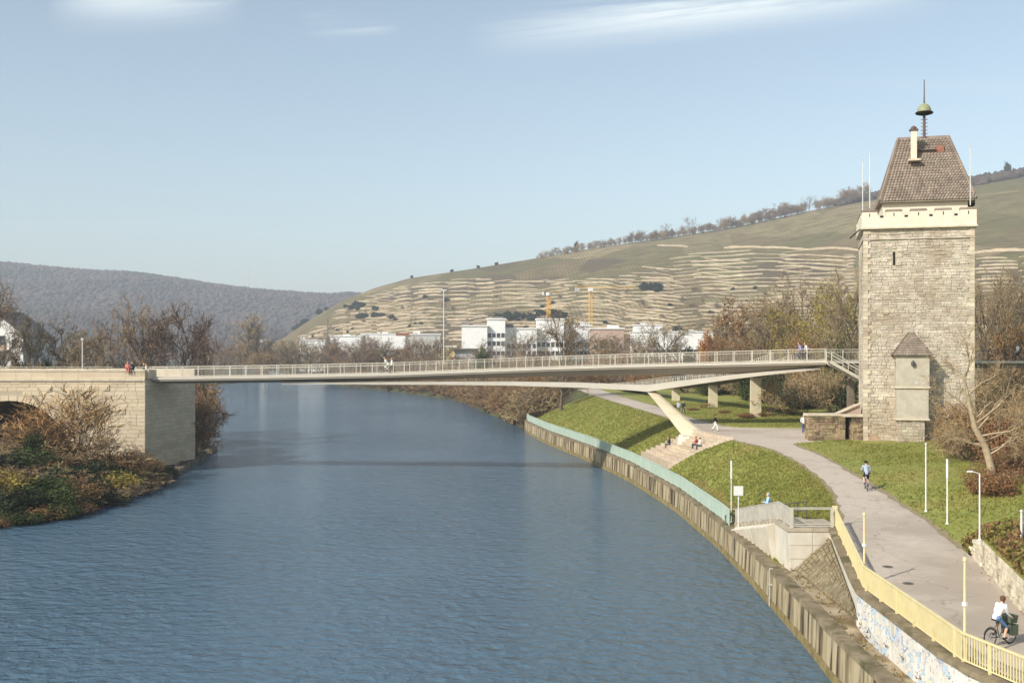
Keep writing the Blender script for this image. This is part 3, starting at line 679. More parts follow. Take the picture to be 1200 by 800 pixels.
for a, b in ((49.6, 55.5), (55.5, 61.2)): seg_wall(fl(a), fl(b-0.02), MT['concrete'], 'wall_panel')
yy = 22.0
while yy < 61.1:
    y2 = min(yy+1.95, 61.2); a = fl(yy); b = fl(y2-0.02); mb = MB()
    mb.hexa([(a[1]-0.40,a[0],a[2]-0.16),(a[1]+0.48,a[0],a[2]-0.16),(b[1]+0.48,b[0],b[2]-0.16),(b[1]-0.40,b[0],b[2]-0.16),(a[1]-0.38,a[0],a[2]+0.02),(a[1]+0.48,a[0],a[2]+0.02),(b[1]+0.48,b[0],b[2]+0.02),(b[1]-0.38,b[0],b[2]+0.02)])
    mb.obj('coping', MT['quay_top'], rw); yy = y2
# kerb strip of the path beside it
kb = empty('kerb', 'light kerb line between yellow fence and path', 'kerb'); yy = 22.0
while yy < 61:
    y2 = min(yy+2.0, 61.2); mb = MB(); (xa, za), (xb, zb) = g1(yy), g1(y2-0.03)
    mb.hexa([(xa+0.02,yy,za-0.1),(xa+0.22,yy,za-0.1),(xb+0.22,y2-0.03,zb-0.1),(xb+0.02,y2-0.03,zb-0.1),(xa+0.02,yy,za+0.1),(xa+0.22,yy,za+0.1),(xb+0.22,y2-0.03,zb+0.1),(xb+0.02,y2-0.03,zb+0.1)])
    mb.obj('kerb_stone', MT['kerb'], kb); yy = y2

# sloping stone pitching between ledge and wall
em = empty('stone_embankment', 'sloping stone-pitched embankment between quay ledge and white platform', 'embankment')
A = Vector((15.55,60.9,2.02)); B = Vector((17.45,60.9,3.75)); C = Vector((15.42,49.3,2.02)); D = Vector((15.5,50.2,2.5))
mb = MB(); mb.add([A, B, D, C, A-Vector((0,0,.6)), B-Vector((0,0,1.5)), D-Vector((0,0,.8)), C-Vector((0,0,.4))], [(0,1,2,3),(0,4,5,1),(3,2,6,7),(0,3,7,4)])
mb.obj('bed', MT['quay_top'], em)
mb = MB(); nr = 9; rr = random.Random(5)
for i in range(42):
    for j in range(nr):
        def bl(s, t): return (A.lerp(C, s)).lerp(B.lerp(D, s), t)
        s0, s1 = i/42+0.002, (i+1)/42-0.003; t0, t1 = j/nr+0.012, (j+1)/nr-0.012
        o = ((j % 2)*0.5)/42; s0 = min(0.998, s0+o); s1 = min(1, s1+o)
        up = Vector((-0.5, 0, 0.85))*rr.uniform(0.05, 0.13); q4 = [bl(s0,t0), bl(s0,t1), bl(s1,t1), bl(s1,t0)]
        mb.hexa([p-Vector((0,0,.05)) for p in q4]+[p+up for p in q4])
mb.obj('stones', MT['pitching'], em, kind='stuff')

# platform and stairs
pf = empty('stair_platform', 'white concrete platform block at the head of the quay stairs', 'platform')
mb = MB(); mb.box(15.25,17.8,61.0,64.2,1.5,4.12); mb.obj('block', MT['concrete'], pf)
mb = MB(); mb.box(15.15,18.1,60.92,64.3,4.12,4.32); mb.obj('slab', MT['stair_concrete'], pf)
for i in range(3):
    for j in range(2):
        mb = MB(); mb.box(15.27+j*1.26,16.5+j*1.26,60.965,61.02,1.9+i*0.74,2.61+i*0.74); mb.obj('panel', MT['concrete'], pf)
st = empty('quay_stairs', 'weathered concrete stairs rising from quay to white platform', 'stairs')
NST = 12
for i in range(NST):
    t = (i+0.5)/NST; ya = 76.2-i*1.0; yb = ya-1.0; zt = 2.12+(i+1)*(4.28-2.12)/NST
    x0 = 15.3; mb = MB(); mb.box(x0, x0+1.7, yb, ya+0.08, zt-0.2, zt-0.004*(i % 2)); mb.obj('step', MT['stair_concrete'], st)
    mb = MB(); mb.hexa([(x0-0.02,yb+0.05,1.6),(x0+1.6,yb+0.05,1.6),(x0+1.6,ya-0.45,1.6),(x0-0.02,ya-0.45,1.6),(x0-0.02,yb+0.02,zt-0.2),(x0+1.6,yb+0.02,zt-0.2),(x0+1.6,ya-0.28,zt-0.2),(x0-0.02,ya-0.28,zt-0.2)])
    mb.obj('step_support', MT['stair_concrete'], st)
    mb = MB(); w1 = 0.62; mb.hexa([(x0-0.12,yb+0.1,1.6),(x0,yb+0.1,1.6),(x0,yb+0.34,1.6),(x0-0.12,yb+0.34,1.6),(x0-w1,yb+0.1,zt-0.45),(x0,yb+0.1,zt-0.2),(x0,yb+0.34,zt-0.2),(x0-w1,yb+0.34,zt-0.45)])
    mb.obj('bracket', MT['concrete'], st)
sr = empty('stair_railing', 'grey steel bar railing along the quay stairs', 'railing')
def railing(parent, pts, h, m, post_sp, bar_sp, post=0.05, barw=0.02, bars='parts', bar_m=None, rails=(1.0, 0.12), bar_top=1.0, bar_bot=0.12, keep=300, toprail=(0.07, 0.05)):
    """posts, rails and upright bars along a polyline of ground points"""
    pts = [Vector(p) for p in pts]
    acc = [0]
    for a, b in zip(pts, pts[1:]): acc.append(acc[-1]+(b-a).length)
    def at(s):
        s = min(max(s, 0), acc[-1])
        for i in range(len(pts)-1):
            if s <= acc[i+1]+1e-6: return pts[i].lerp(pts[i+1], (s-acc[i])/max(1e-6, acc[i+1]-acc[i]))
    n = max(1, round(acc[-1]/post_sp)); pm = MB(); pm.box(-post/2, post/2, -post/2, post/2, -0.03, h); pme = pm.mesh('post', m)
    for i in range(n+1): link('post', pme, parent, at(acc[-1]*i/n))
    for r in rails:
        mb = MB(); samples = sorted(set([round(x, 3) for x in acc]+[round(acc[-1]*i/max(2, n), 3) for i in range(max(2, n)+1)]))
        for a, b in zip(samples, samples[1:]): mb.bar(at(a)+Vector((0,0,h*r)), at(b)+Vector((0,0,h*r)), *(toprail if r >= 1 else (0.045, 0.04)))
        mb.obj('handrail' if r >= 1 else 'rail', m, parent)
    if bar_sp:
        nb = int(acc[-1]/bar_sp); z0, z1 = h*bar_bot, h*bar_top-0.02
        bm_ = MB(); bm_.box(-barw/2, barw/2, -barw/2, barw/2, z0, z1)
        if bars == 'parts':
            bme = bm_.mesh('bar', bar_m or m); order = sorted(range(1, nb), key=lambda i: at(i*bar_sp).y)
            for i in order[:keep]: link('bar', bme, parent, at(i*bar_sp))
            rest = order[keep:]
        else: rest = list(range(1, nb))
        if rest:
            mb = MB()
            for i in rest:
                p = at(i*bar_sp); mb.box(p.x-barw/2, p.x+barw/2, p.y-barw/2, p.y+barw/2, p.z+z0, p.z+z1)
            mb.obj('bars', bar_m or m, parent, kind='stuff')
railing(sr, [(15.34,76,2.2),(15.34,64.2,4.26)], 1.05, MT['grey_rail'], 1.5, 0.14, post=0.09, barw=0.035)
railing(sr, [(15.34,64.0,4.32),(15.34,61.05,4.32)], 1.05, MT['grey_rail'], 1.5, 0.14, post=0.09, barw=0.035)
pr = empty('platform_railing', 'square framed steel railing on the white platform edge', 'railing')
railing(pr, [(15.42,61.05,4.32),(17.6,61.05,4.32)], 1.1, MT['grey_rail'], 2.3, 0, post=0.12, rails=(1.0, 0.93, 0.18, 0.08))
lr = empty('landing_railing', 'dark railing behind the quay stairs', 'railing')
railing(lr, [(17.05,76,2.3),(17.05,64.2,4.3)], 1.05, MT['dark_rail'], 2, 0, post=0.06, rails=(1.0, 0.5))

# yellow fence
yf = empty('yellow_fence', 'long yellow steel bar fence beside the path', 'fence')
railing(yf, [(x, Y, z+0.02) for (Y, x, z) in FL_[2:]], 1.02, MT['yellow'], 2.1, 0.135, post=0.09, barw=0.034, bar_bot=0.07, rails=(1.0, 0.1), toprail=(0.1, 0.06))
mb = MB(); mb.box(-0.12,0.12,-0.12,0.12,-0.1,1.12); mb.obj('end_post', MT['yellow'], yf, (17.9, 61.5, 4.34))
# green quay fence
gf = empty('green_fence', 'pale green steel fence along the quay edge', 'fence')
gp = [(qx(Y)+0.32, Y, 2.03) for Y in (76.5,79.5,85,91,96.8,104,112,119.7,130,141,155,169,180,190,195.8)]+[(3.6,197.6,2.03),(3.2,201,2.03)]
railing(gf, gp, 1.1, MT['green_rail'], 2.4, 0.13, post=0.07, barw=0.045, bar_bot=0.09, rails=(1.0, 0.1), toprail=(0.12, 0.06))

# seating steps
ss = empty('seating_steps', 'broad pale seating steps between pier foot and quay', 'seating steps')
b0, b1 = Vector((14.2,122,2.55)), Vector((15.25,108.3,2.6)); t0, t1 = Vector((18.6,111,5.95)), Vector((20.15,102,5.95))
NSS = 11
for i in range(NSS):
    fa, fb = i/NSS, (i+1)/NSS
    p = [b0.lerp(t0, fa), b1.lerp(t1, fa), b1.lerp(t1, fb+0.03), b0.lerp(t0, fb+0.03)]; z = p[2].z+0.12
    mb = MB(); mb.hexa([Vector((v.x, v.y, z-0.75)) for v in p]+[Vector((v.x, v.y, z)) for v in p]); mb.obj('step', MT['step_stone'], ss)
rr = random.Random(11)
for i in (1, 2, 4, 4, 6, 7, 8, 9, 3, 6):
    fa = (i+0.25)/NSS; fb = (i+0.85)/NSS; u = rr.uniform(0.05, 0.7); u2 = u+0.2
    L_ = lambda f, u: b0.lerp(t0, f).lerp(b1.lerp(t1, f), u)
    z = b0.lerp(t0, (i+1)/NSS+0.03).z+0.135; p = [L_(fa,u), L_(fa,u2), L_(fb,u2), L_(fb,u)]
    mb = MB(); mb.hexa([Vector((v.x, v.y, z)) for v in p]+[Vector((v.x, v.y, z+0.07)) for v in p]); mb.obj('seat_board', MT['step_wood'], ss)

# stone retaining wall right of the path
sw = empty('stone_wall', 'low pale rubble stone wall holding the planted bank', 'stone wall')
mb = MB(); prev = None
for Y in np.arange(24, 56.2, 1.0):
    x, z = g2(Y); b = bank_step(Y)
    ring = [Vector((x+0.10,Y,z-0.4)), Vector((x+0.2,Y,z+b+0.02)), Vector((x+0.55,Y,z+b+0.02)), Vector((x+0.55,Y,z-0.4))]
    if prev:
        k0 = len(mb.v); mb.v += [tuple(p) for p in prev+ring]
        for k in range(3): mb.f.append((k0+k+1, k0+k, k0+4+k, k0+5+k)); mb.m.append(0)
    prev = ring
mb.add(prev, [(0,1,2,3)]); mb.obj('wall_core', MT['mortar'], sw)
MT['pale_rubble'] = mat('pale_rubble', S(190,178,154), S(214,204,182), 2, island=0, objr=0.16, bump=0.6, bscale=9, c3=S(150,132,104), s3=1.3, lo3=0.54, hi3=0.72)
stones = []
for k in range(8):
    mb = MB(); a, b, c = 1.0, 0.16, 1.0; j = lambda: rr.uniform(0.82, 1.0)
    mb.hexa([(-.5*j(),-.5,-.5*j()),(.5*j(),-.5,-.5*j()),(.5,.5,-.5),(-.5,.5,-.5),(-.5*j(),-.5*j(),.5*j()),(.5*j(),-.5*j(),.5*j()),(.5,.5,.5),(-.5,.5,.5)])
    stones.append(mb.mesh('stone', MT['pale_rubble']))
cnt = 0; s = 34.0
for row in range(5):
    Y = 36.0+rr.random()*0.4
    while Y < 55.6 and cnt < 290:
        L = rr.uniform(0.28, 0.62); yc = Y+L/2; x, z = g2(yc); b = bank_step(yc); hh = b/5
        if hh > 0.12:
            xa, _ = g2(yc-0.3); xb, _ = g2(yc+0.3); ang = math.atan2(0.6, xb-xa)
            o = link('stone', stones[cnt % 8], sw, (x+0.12, yc, z+(row+0.5)*hh), ang+math.pi, scale=(L*0.94, rr.uniform(0.2, 0.34), hh*0.95)); cnt += 1
        Y += L
# ================================================================== MASONRY
def masonry(mb, u0, u1, v0, v1, tf, ch=(0.17, 0.30), ln=(0.22, 0.6), dep=(0.02, 0.07), gap=0.014, skip=None, rnd=None, back=0.04):
    rnd = rnd or random.Random(1); v = v0
    while v < v1-0.05:
        h = min(rnd.uniform(*ch), v1-v)
        if v1-(v+h) < ch[0]*0.5: h = v1-v
        u = u0
        while u < u1-0.03:
            L = min(rnd.uniform(*ln), u1-u)
            if u1-(u+L) < ln[0]*0.5: L = u1-u
            if not (skip and skip(u+L/2, v+h/2, L, h)):
                d = rnd.uniform(*dep); j = lambda: rnd.uniform(-0.012, 0.012)
                a, b, c, e = u+gap/2, u+L-gap/2, v+gap/2, v+h-gap/2; w_ = 0.018
                bk = [tf(a, c, -back), tf(b, c, -back), tf(b, e, -back), tf(a, e, -back)]
                fr = [tf(a+w_+j(), c+w_+j(), d), tf(b-w_+j(), c+w_+j(), d), tf(b-w_+j(), e-w_+j(), d), tf(a+w_+j(), e-w_+j(), d)]
                mb.add(bk+fr, [(4,5,6,7),(0,1,5,4),(1,2,6,5),(2,3,7,6),(3,0,4,7)])
            u += L
        v += h

# ================================================================== TOWER
MT['quoin'] = mat('quoin', S(174,160,138), S(204,192,170), 0.9, objr=0.2, bump=0.5, bscale=14, c3=S(156,138,114), s3=0.22, lo3=0.5, hi3=0.75)
TA = R(14.5); TW = 9.2; th = TW/2
FLc = Vector((31.75, 100.0, 0)); ex = Vector((math.cos(TA), -math.sin(TA), 0)); ey = Vector((math.sin(TA), math.cos(TA), 0))
tc_ = FLc+ex*th+ey*th
tower = empty('stone_tower', 'tall square medieval stone tower with tiled hipped roof', 'tower', (tc_.x, tc_.y, 5.4), -TA)
Z = lambda z: z-5.4
ZT = 25.2
mb = MB(); mb.box(-th+0.03, th-0.03, -th+0.03, th-0.03, -0.6, Z(ZT)); mb.obj('wall', MT['mortar'], tower)
slits = [(-th+2.55, Z(21.7), Z(23.0), 0.24)]
def sk_front(u, v, L, h):
    if abs(u-(-th+2.55)) < 0.12+L/2 and Z(21.7)-h/2 < v < Z(23.0)+h/2: return True
    return False
def wob(u, v, s): return 0.10*nz3(u, v, 0.8, s)+0.05*nz3(u, v, 2.3, s+3)
rnd = random.Random(21); mb = MB()
masonry(mb, -th, th, -0.5, Z(ZT), lambda u, v, d: (u+wob(v, u, 5), -th-d+0.03, v+wob(u, v, 1)), rnd=rnd, skip=sk_front, ch=(0.15, 0.33), ln=(0.18, 0.66), dep=(0.01, 0.08))
masonry(mb, -th, th, -0.5, Z(ZT), lambda u, v, d: (-th-d+0.03, -u, v+wob(u, v, 2)), rnd=rnd, skip=lambda u, v, L, h: abs(u-3.4) < 0.15+L/2 and (Z(16.6)-h/2 < v < Z(17.9)+h/2))
masonry(mb, -th, th, -0.5, Z(ZT), lambda u, v, d: (th+d-0.03, u, v), rnd=rnd)
masonry(mb, -th, th, -0.5, Z(ZT), lambda u, v, d: (-u, th+d-0.03, v), rnd=rnd)
mb.obj('masonry', MT['tower_stone'], tower, kind='stuff')
# quoins on the two front corners: bigger stones, one object each
for sx in (-1, 1):
    z = -0.5; k = 0
    while z < Z(ZT)-0.5:
        h = rnd.uniform(0.3, 0.46); a, b = (0.55, 0.3) if k % 2 else (0.32, 0.55); mb = MB()
        if sx < 0: mb.box(-th-0.075, -th+a, -th-0.075, -th+b, z+0.01, z+h-0.01)
        else: mb.box(th-a, th+0.075, -th-0.075, -th+b, z+0.01, z+h-0.01)
        mb.obj('quoin', MT['quoin'], tower); z += h; k += 1
mb = MB(); mb.box(-th+2.45, -th+2.65, -th+0.0, -th+0.029, Z(21.75), Z(22.95)); mb.obj('slit_window', MT['dark'], tower)
mb = MB(); mb.box(-th+0.0, -th+0.029, -3.55, -3.25, Z(16.7), Z(17.8)); mb.obj('slit_window', MT['dark'], tower)
mb = MB(); mb.box(-th-0.12, th+0.12, -th-0.12, th+0.12, Z(24.05), Z(24.17)); mb.obj('string_course', MT['tower_stone'], tower)
# plaster parapet with merlons
pt = th+0.22; t_ = 0.5
par = MB(); z0, z1 = Z(25.15), Z(26.2)
par.box(-pt, pt, -pt, -pt+t_, z0, z1); par.box(-pt, pt, pt-t_, pt, z0, z1); par.box(-pt, -pt+t_, -pt+t_, pt-t_, z0, z1-0.004); par.box(pt-t_, pt, -pt+t_, pt-t_, z0, z1-0.004)
par.obj('parapet', MT['plaster'], tower)
mb = MB(); mb.box(-pt-0.1, pt+0.1, -pt-0.1, pt+0.1, Z(25.0), Z(25.15)); mb.obj('cornice', MT['coping'], tower)
mb = MB(); mb.box(-pt+t_, pt-t_, -pt+t_, pt-t_, Z(25.15), Z(25.35)); mb.obj('wall_walk', MT['stair_concrete'], tower)
mw = 1.34; gapw = (2*pt-5*mw)/4
for side in range(4):
    rot = Matrix.Rotation(side*math.pi/2, 4, 'Z')
    for k in range(5):
        if side and k in (0,) : pass
        a = -pt+k*(mw+gapw); m_ = MB(); e = 0.003 if side % 2 else 0
        if side % 2 and k in (0, 4): continue
        m_.box(a+e, a+mw-e, -pt+e, -pt+t_-e, z1, z1+0.36, mat=rot); me_ = m_.obj('merlon', MT['plaster'], tower)
        c_ = MB(); ov = 0.06
        p = [(a-ov,-pt-ov,z1+0.36),(a+mw+ov,-pt-ov,z1+0.36),(a+mw+ov,-pt+t_+ov,z1+0.36),(a-ov,-pt+t_+ov,z1+0.36),(a,-pt+0.15,z1+0.54),(a+mw,-pt+0.15,z1+0.54),(a+mw,-pt+t_-0.1,z1+0.54),(a,-pt+t_-0.1,z1+0.54)]
        c_.hexa([tuple(rot @ Vector(q_)) for q_ in p]); c_.obj('cap', MT['roof_tile'], me_)
        s_ = MB(); s_.box(a+mw/2-0.04, a+mw/2+0.04, -pt-0.012, -pt+0.05, z1-0.1, z1+0.2, mat=rot); s_.obj('arrow_slit', MT['dark'], me_)
        if side == 0 and k < 4:
            g_ = MB(); g_.box(a+mw+gapw*0.3, a+mw+gapw*0.7, -pt-0.012, -pt+0.1, z1-0.2, z1-0.02); g_.obj('scupper', MT['dark'], tower)
# inner plastered storey below the eaves, roof
ih = th-1.0
mb = MB(); mb.box(-ih, ih, -ih, ih, Z(25.35), Z(27.85)); mb.obj('upper_wall', MT['plaster'], tower, (0.65, 0, 0))
eh = 4.05; rh = 2.2; ze, zr = Z(27.55), Z(33.75)
# sides: front/back trapezoids, left/right triangles-like hips
E = [Vector((-eh,-eh,ze)), Vector((eh,-eh,ze)), Vector((eh,eh,ze)), Vector((-eh,eh,ze))]
RT = [Vector((-rh,-0.35,zr)), Vector((rh,-0.35,zr)), Vector((rh,0.35,zr)), Vector((-rh,0.35,zr))]
mb = MB(); mb.hexa(E+RT); mb.box(-eh, eh, -eh, eh, ze-0.12, ze-0.001); roof = mb.obj('roof', MT['roof_tile'], tower, (0.85, 0, 0))
tm = MB(); rnd = random.Random(4)
for k in range(4):
    a, b, c, d = E[k], E[(k+1) % 4], RT[(k+1) % 4], RT[k]
    nrm = (b-a).cross(d-a).normalized(); rowsN = 24; wd = 0.27
    for i in range(rowsN):
        s0, s1 = i/rowsN, (i+1.18)/rowsN; s1 = min(1, s1)
        l0, r0 = a.lerp(d, s0), b.lerp(c, s0); l1, r1 = a.lerp(d, s1), b.lerp(c, s1)
        u = (b-a).normalized(); Lw = (r0-l0).length; nn = max(1, int(Lw/wd)); 
        for j in range(nn):
            x0, x1 = j*Lw/nn+0.012, (j+1)*Lw/nn-0.012
            q0, q1 = l0+u*x0, l0+u*x1; off = (l1-l0).dot(u); lim = off+(r1-l1).length
            y0, y1 = min(max(x0, off), lim), min(max(x1, off), lim)
            up = (l1-l0)-u*off; t0_, t1_ = l0+up+u*y0, l0+up+u*y1
            lift = 0.085+rnd.uniform(-0.01, 0.012); mid = (q0+q1)/2+nrm*(lift+0.045); mt = (t0_+t1_)/2+nrm*0.05
            tm.add([q0+nrm*lift*0.6, mid, q1+nrm*lift*0.6, t1_+nrm*0.02, mt, t0_+nrm*0.02, q0, q1], [(0,1,4,5),(1,2,3,4),(0,6,7,2,1)])
tm.obj('tiles', MT['roof_tile'], roof, kind='stuff')
for k in range(4):
    mb = MB(); mb.tube([E[k]+Vector((0,0,0.08)), RT[k]+Vector((0,0,0.08))], 0.13, 6); mb.obj('hip_tile', MT['roof_tile'], roof)
mb = MB(); mb.tube([(-rh-0.05,0,zr+0.0),(rh+0.05,0,zr+0.0)], 0.24, 8); mb.obj('ridge', MT['roof_tile'], roof)
# projecting gutter piece at the right rear eave
mb = MB(); mb.box(eh-0.3, eh+0.3, -1.2, 3.4, ze-0.25, ze+0.1); mb.obj('eave_box', MT['dark'], roof)
# chimney, hatch, siren
ch = MB(); ch.box(-1.33, -0.83, -2.15, -1.65, Z(31.5), Z(34.2)); cho = ch.obj('chimney', MT['plaster'], tower, (0.95, 0, 0))
mb = MB(); mb.box(-1.46, -0.70, -2.28, -1.52, Z(34.2), Z(34.3)); mb.lathe([(0.26,Z(34.3)),(0.28,Z(34.45)),(0.15,Z(34.6)),(0.02,Z(34.65))], 10, (-1.08,-1.9,0)); mb.obj('chimney_cap', MT['rust_pole'], cho)
mb = MB(); mb.box(-1.6, -0.56, -2.75, -1.5, Z(31.35), Z(31.53)); mb.obj('flashing', MT['coping'], cho)
mb = MB(); mb.hexa([(1.0,-1.35,Z(32.2)),(1.7,-1.35,Z(32.2)),(1.7,-0.4,Z(32.5)),(1.0,-0.4,Z(32.5)),(1.0,-1.35,Z(32.75)),(1.7,-1.35,Z(32.75)),(1.7,-0.35,Z(33.1)),(1.0,-0.35,Z(33.1))]); mb.obj('roof_hatch', MT['roof_red'], roof)
mb = MB(); mb.bar((-0.8,-1.4,Z(32.5)),(1.0,-1.4,Z(32.5)),0.3,0.08); mb.obj('walk_board', MT['rust_pole'], roof)
sx0 = 0.1
mb = MB(); mb.tube([(sx0,-0.2,Z(32.6)),(sx0,-0.2,Z(36.0))],[0.14,0.12],8); mast = mb.obj('siren_mast', MT['rust_pole'], tower, (0.85, 0, 0))
mb = MB()
for k in range(7): mb.box(sx0-0.3, sx0+0.3, -0.25, -0.15, Z(33.5+k*0.33), Z(33.54+k*0.33))
mb.obj('rungs', MT['rust_pole'], mast)
mb = MB(); mb.lathe([(0.12,Z(35.85)),(0.74,Z(36.02)),(0.82,Z(36.12)),(0.74,Z(36.2))],16,(sx0,-0.2,0)); mb.obj('siren_disc', MT['dark'], mast)
mb = MB(); mb.lathe([(0.64,Z(36.2)),(0.62,Z(36.42)),(0.48,Z(36.74)),(0.26,Z(36.92)),(0.08,Z(37.0)),(0.0,Z(37.0))],16,(sx0,-0.2,0)); mb.obj('siren_dome', MT['copper_dome'], mast, smooth=True)
mb = MB(); mb.tube([(sx0,-0.2,Z(36.9)),(sx0,-0.2,Z(37.6)),(sx0,-0.2,Z(39.2))],[0.09,0.06,0.045],6); mb.obj('antenna', MT['rust_pole'], mast)
for (x, y, zt, zb) in ((-pt+0.1,-pt+0.4,31.3,26.6),(-pt+0.7,-pt+0.2,32.0,26.9),(pt-0.5,-pt+0.2,32.1,26.9)):
    mb = MB(); mb.tube([(x,y,Z(zb)),(x,y,Z(zt))],[0.045,0.035],6); mb.lathe([(0.0,Z(zt)+0.12),(0.1,Z(zt)+0.02),(0.0,Z(zt)-0.05)],6,(x,y,0)); mb.obj('flagpole', MT['galv'], tower)
mb = MB(); mb.bar((-pt-0.1,-pt+0.9,Z(25.1)),(-pt-1.0,-pt+0.9,Z(24.3)),0.35,0.1); mb.obj('bracket', MT['dark'], tower)
# oriel
ox0, ox1 = -2.05, 0.72; op = 2.0; yf0 = -th-op
orl = MB(); orl.box(ox0, ox1, yf0, -th+0.05, Z(10.95), Z(13.7)); oo = orl.obj('oriel', MT['shaded_plaster'], tower)
mb = MB(); mb.box(ox0+0.06, ox1-0.06, yf0+0.06, -th+0.05, Z(8.15), Z(10.8)); mb.obj('lower_oriel', MT['shaded_plaster'], oo)
mb = MB(); mb.box(ox0-0.08, ox1+0.08, yf0-0.08, -th+0.05, Z(10.8), Z(10.95)); mb.obj('oriel_band', MT['coping'], oo)
mb = MB(); mb.box(ox0-0.02, ox1+0.02, yf0-0.02, -th+0.05, Z(8.0), Z(8.15)); mb.obj('oriel_base', MT['coping'], oo)
apex = Vector(((ox0+ox1)/2+0.0, -th+0.05, Z(15.75))); e1 = 0.28
cr_ = [Vector((ox0-e1,yf0-e1,Z(13.68))), Vector((ox1+e1,yf0-e1,Z(13.68))), Vector((ox1+e1,-th+0.05,Z(13.68))), Vector((ox0-e1,-th+0.05,Z(13.68)))]
ap0 = apex+Vector((-0.15,-0.75,0)); ap1 = apex+Vector((0.15,-0.75,0))
mb = MB(); mb.add(cr_+[ap0, ap1, apex+Vector((0.15,0,0)), apex+Vector((-0.15,0,0))], [(0,1,5,4),(1,2,6,5),(3,0,4,7),(0,3,2,1),(4,5,6,7)]); orf = mb.obj('oriel_roof', MT['roof_tile'], oo)
tm = MB()
for (a, b, c, d) in ((cr_[0],cr_[1],ap1,ap0),(cr_[3],cr_[0],ap0,apex+Vector((-0.15,0,0))),(cr_[1],cr_[2],apex+Vector((0.15,0,0)),ap1)):
    nrm = (b-a).cross(d-a).normalized(); NR = 10
    for i in range(NR):
        s0, s1 = i/NR, min(1, (i+1.2)/NR); l0, r0, l1, r1 = a.lerp(d,s0), b.lerp(c,s0), a.lerp(d,s1), b.lerp(c,s1); nn = max(1, int((r0-l0).length/0.24))
        for j in range(nn):
            f0, f1 = j/nn+0.05/nn, (j+1)/nn-0.05/nn
            tm.add([l0.lerp(r0,f0)+nrm*0.06, l0.lerp(r0,f1)+nrm*0.06, l1.lerp(r1,f1)+nrm*0.015, l1.lerp(r1,f0)+nrm*0.015, l0.lerp(r0,f0), l0.lerp(r0,f1)], [(0,1,2,3),(4,5,1,0)])
tm.obj('tiles', MT['roof_tile'], orf, kind='stuff')
mb = MB(); mb.lathe([(0.10,0.0),(0.16,0.1),(0.18,0.32),(0.1,0.4),(0.0,0.4)],8,((ox0+ox1)/2+0.02,yf0-0.18,Z(12.75))); mb.box((ox0+ox1)/2-0.02,(ox0+ox1)/2+0.06,yf0-0.2,yf0+0.02,Z(13.15),Z(13.25)); mb.obj('wall_lamp', MT['dark_rail'], oo)
mb = MB(); mb.box(ox0+1.55, ox0+1.85, yf0-0.015, yf0+0.05, Z(11.15), Z(11.4)); mb.obj('vent', MT['bldg_grey'], oo)
mb = MB(); mb.box(ox0-0.015, ox0+0.05, yf0+0.35, yf0+0.6, Z(12.7), Z(13.15)); mb.obj('side_slit', MT['dark'], oo)
mb = MB(); mb.hexa([(ox0+0.25,yf0+0.5,-0.3),(ox1-0.35,yf0+0.5,-0.3),(ox1-0.35,-th,-0.3),(ox0+0.25,-th,-0.3),(ox0+0.25,yf0+0.2,Z(8.0)),(ox1-0.35,yf0+0.2,Z(8.0)),(ox1-0.35,-th,Z(8.0)),(ox0+0.25,-th,Z(8.0))]); mb.obj('oriel_foot', MT['mortar'], oo)
mb = MB(); masonry(mb, ox0+0.25, ox1-0.35, -0.2, Z(8.0), lambda u, v, d: (u, yf0+0.5-0.3*(v+0.3)/(Z(8.0)+0.3)-d, v), rnd=rnd); masonry(mb, th-op+0.6, th+0.0, -0.2, Z(8.0), lambda u, v, d: (ox0+0.25-d, -(u)-0.6+0.3, v) if False else (ox0+0.25-d, -u-0.55, v), rnd=rnd)
mb.obj('foot_masonry', MT['tower_stone'], oo, kind='stuff')

# ruined wall by the tower
ruin = empty('ruined_wall', 'weathered brown rubble wall with narrow opening beside the tower', 'stone wall')
def rub_block(x0, x1, y0, y1, z0, z1, seed):
    mb = MB(); mb.box(x0+0.05, x1-0.05, y0+0.05, y1-0.05, z0, z1-0.02); mb.obj('core', MT['mortar'], ruin)
    mb = MB(); r_ = random.Random(seed)
    masonry(mb, x0, x1, z0, z1, lambda u, v, d: (u, y0+0.05-d, v), ch=(0.22, 0.42), ln=(0.3, 0.85), dep=(0.0, 0.12), rnd=r_)
    masonry(mb, y0, y1, z0, z1, lambda u, v, d: (x0+0.05-d, u, v), ch=(0.22, 0.42), ln=(0.3, 0.8), dep=(0.0, 0.1), rnd=r_)
    mb.obj('masonry', MT['ruin_stone'], ruin, kind='stuff')
rub_block(27.0, 29.75, 101.2, 102.4, 5.7, 8.15, 1)
rub_block(29.75, 30.35, 100.95, 102.5, 5.6, 8.1, 2)
rub_block(30.85, 32.15, 100.6, 101.9, 5.6, 8.1, 3)
mb = MB(); mb.box(30.3, 30.9, 101.7, 102.3, 5.6, 8.1); mb.obj('opening', MT['dark'], ruin)
mb = MB(); mb.box(26.9, 29.9, 101.1, 102.5, 8.15, 8.35); mb.obj('cap', MT['coping'], ruin)
mb = MB(); mb.box(30.25, 32.2, 100.5, 102.3, 8.1, 8.27); mb.obj('cap', MT['coping'], ruin)
mb = MB(); mb.hexa([(32.15,99.6,5.5),(33.5,99.3,5.5),(33.5,100.2,5.5),(32.15,100.4,5.5),(31.9,100.3,8.0),(32.0,100.3,8.0),(32.0,100.6,8.0),(31.9,100.6,8.0)]); mb.obj('buttress', MT['ruin_stone'], ruin)
mb = MB(); mb.hexa([(30.2,103,8.0),(32.3,103,8.0),(32.3,104.5,8.0),(30.2,104.5,8.0),(30.25,103,8.2),(32.3,103,9.1),(32.3,104.5,9.1),(30.25,104.5,8.2)]); mb.obj('stair_flank', MT['bldg_brown'], ruin)
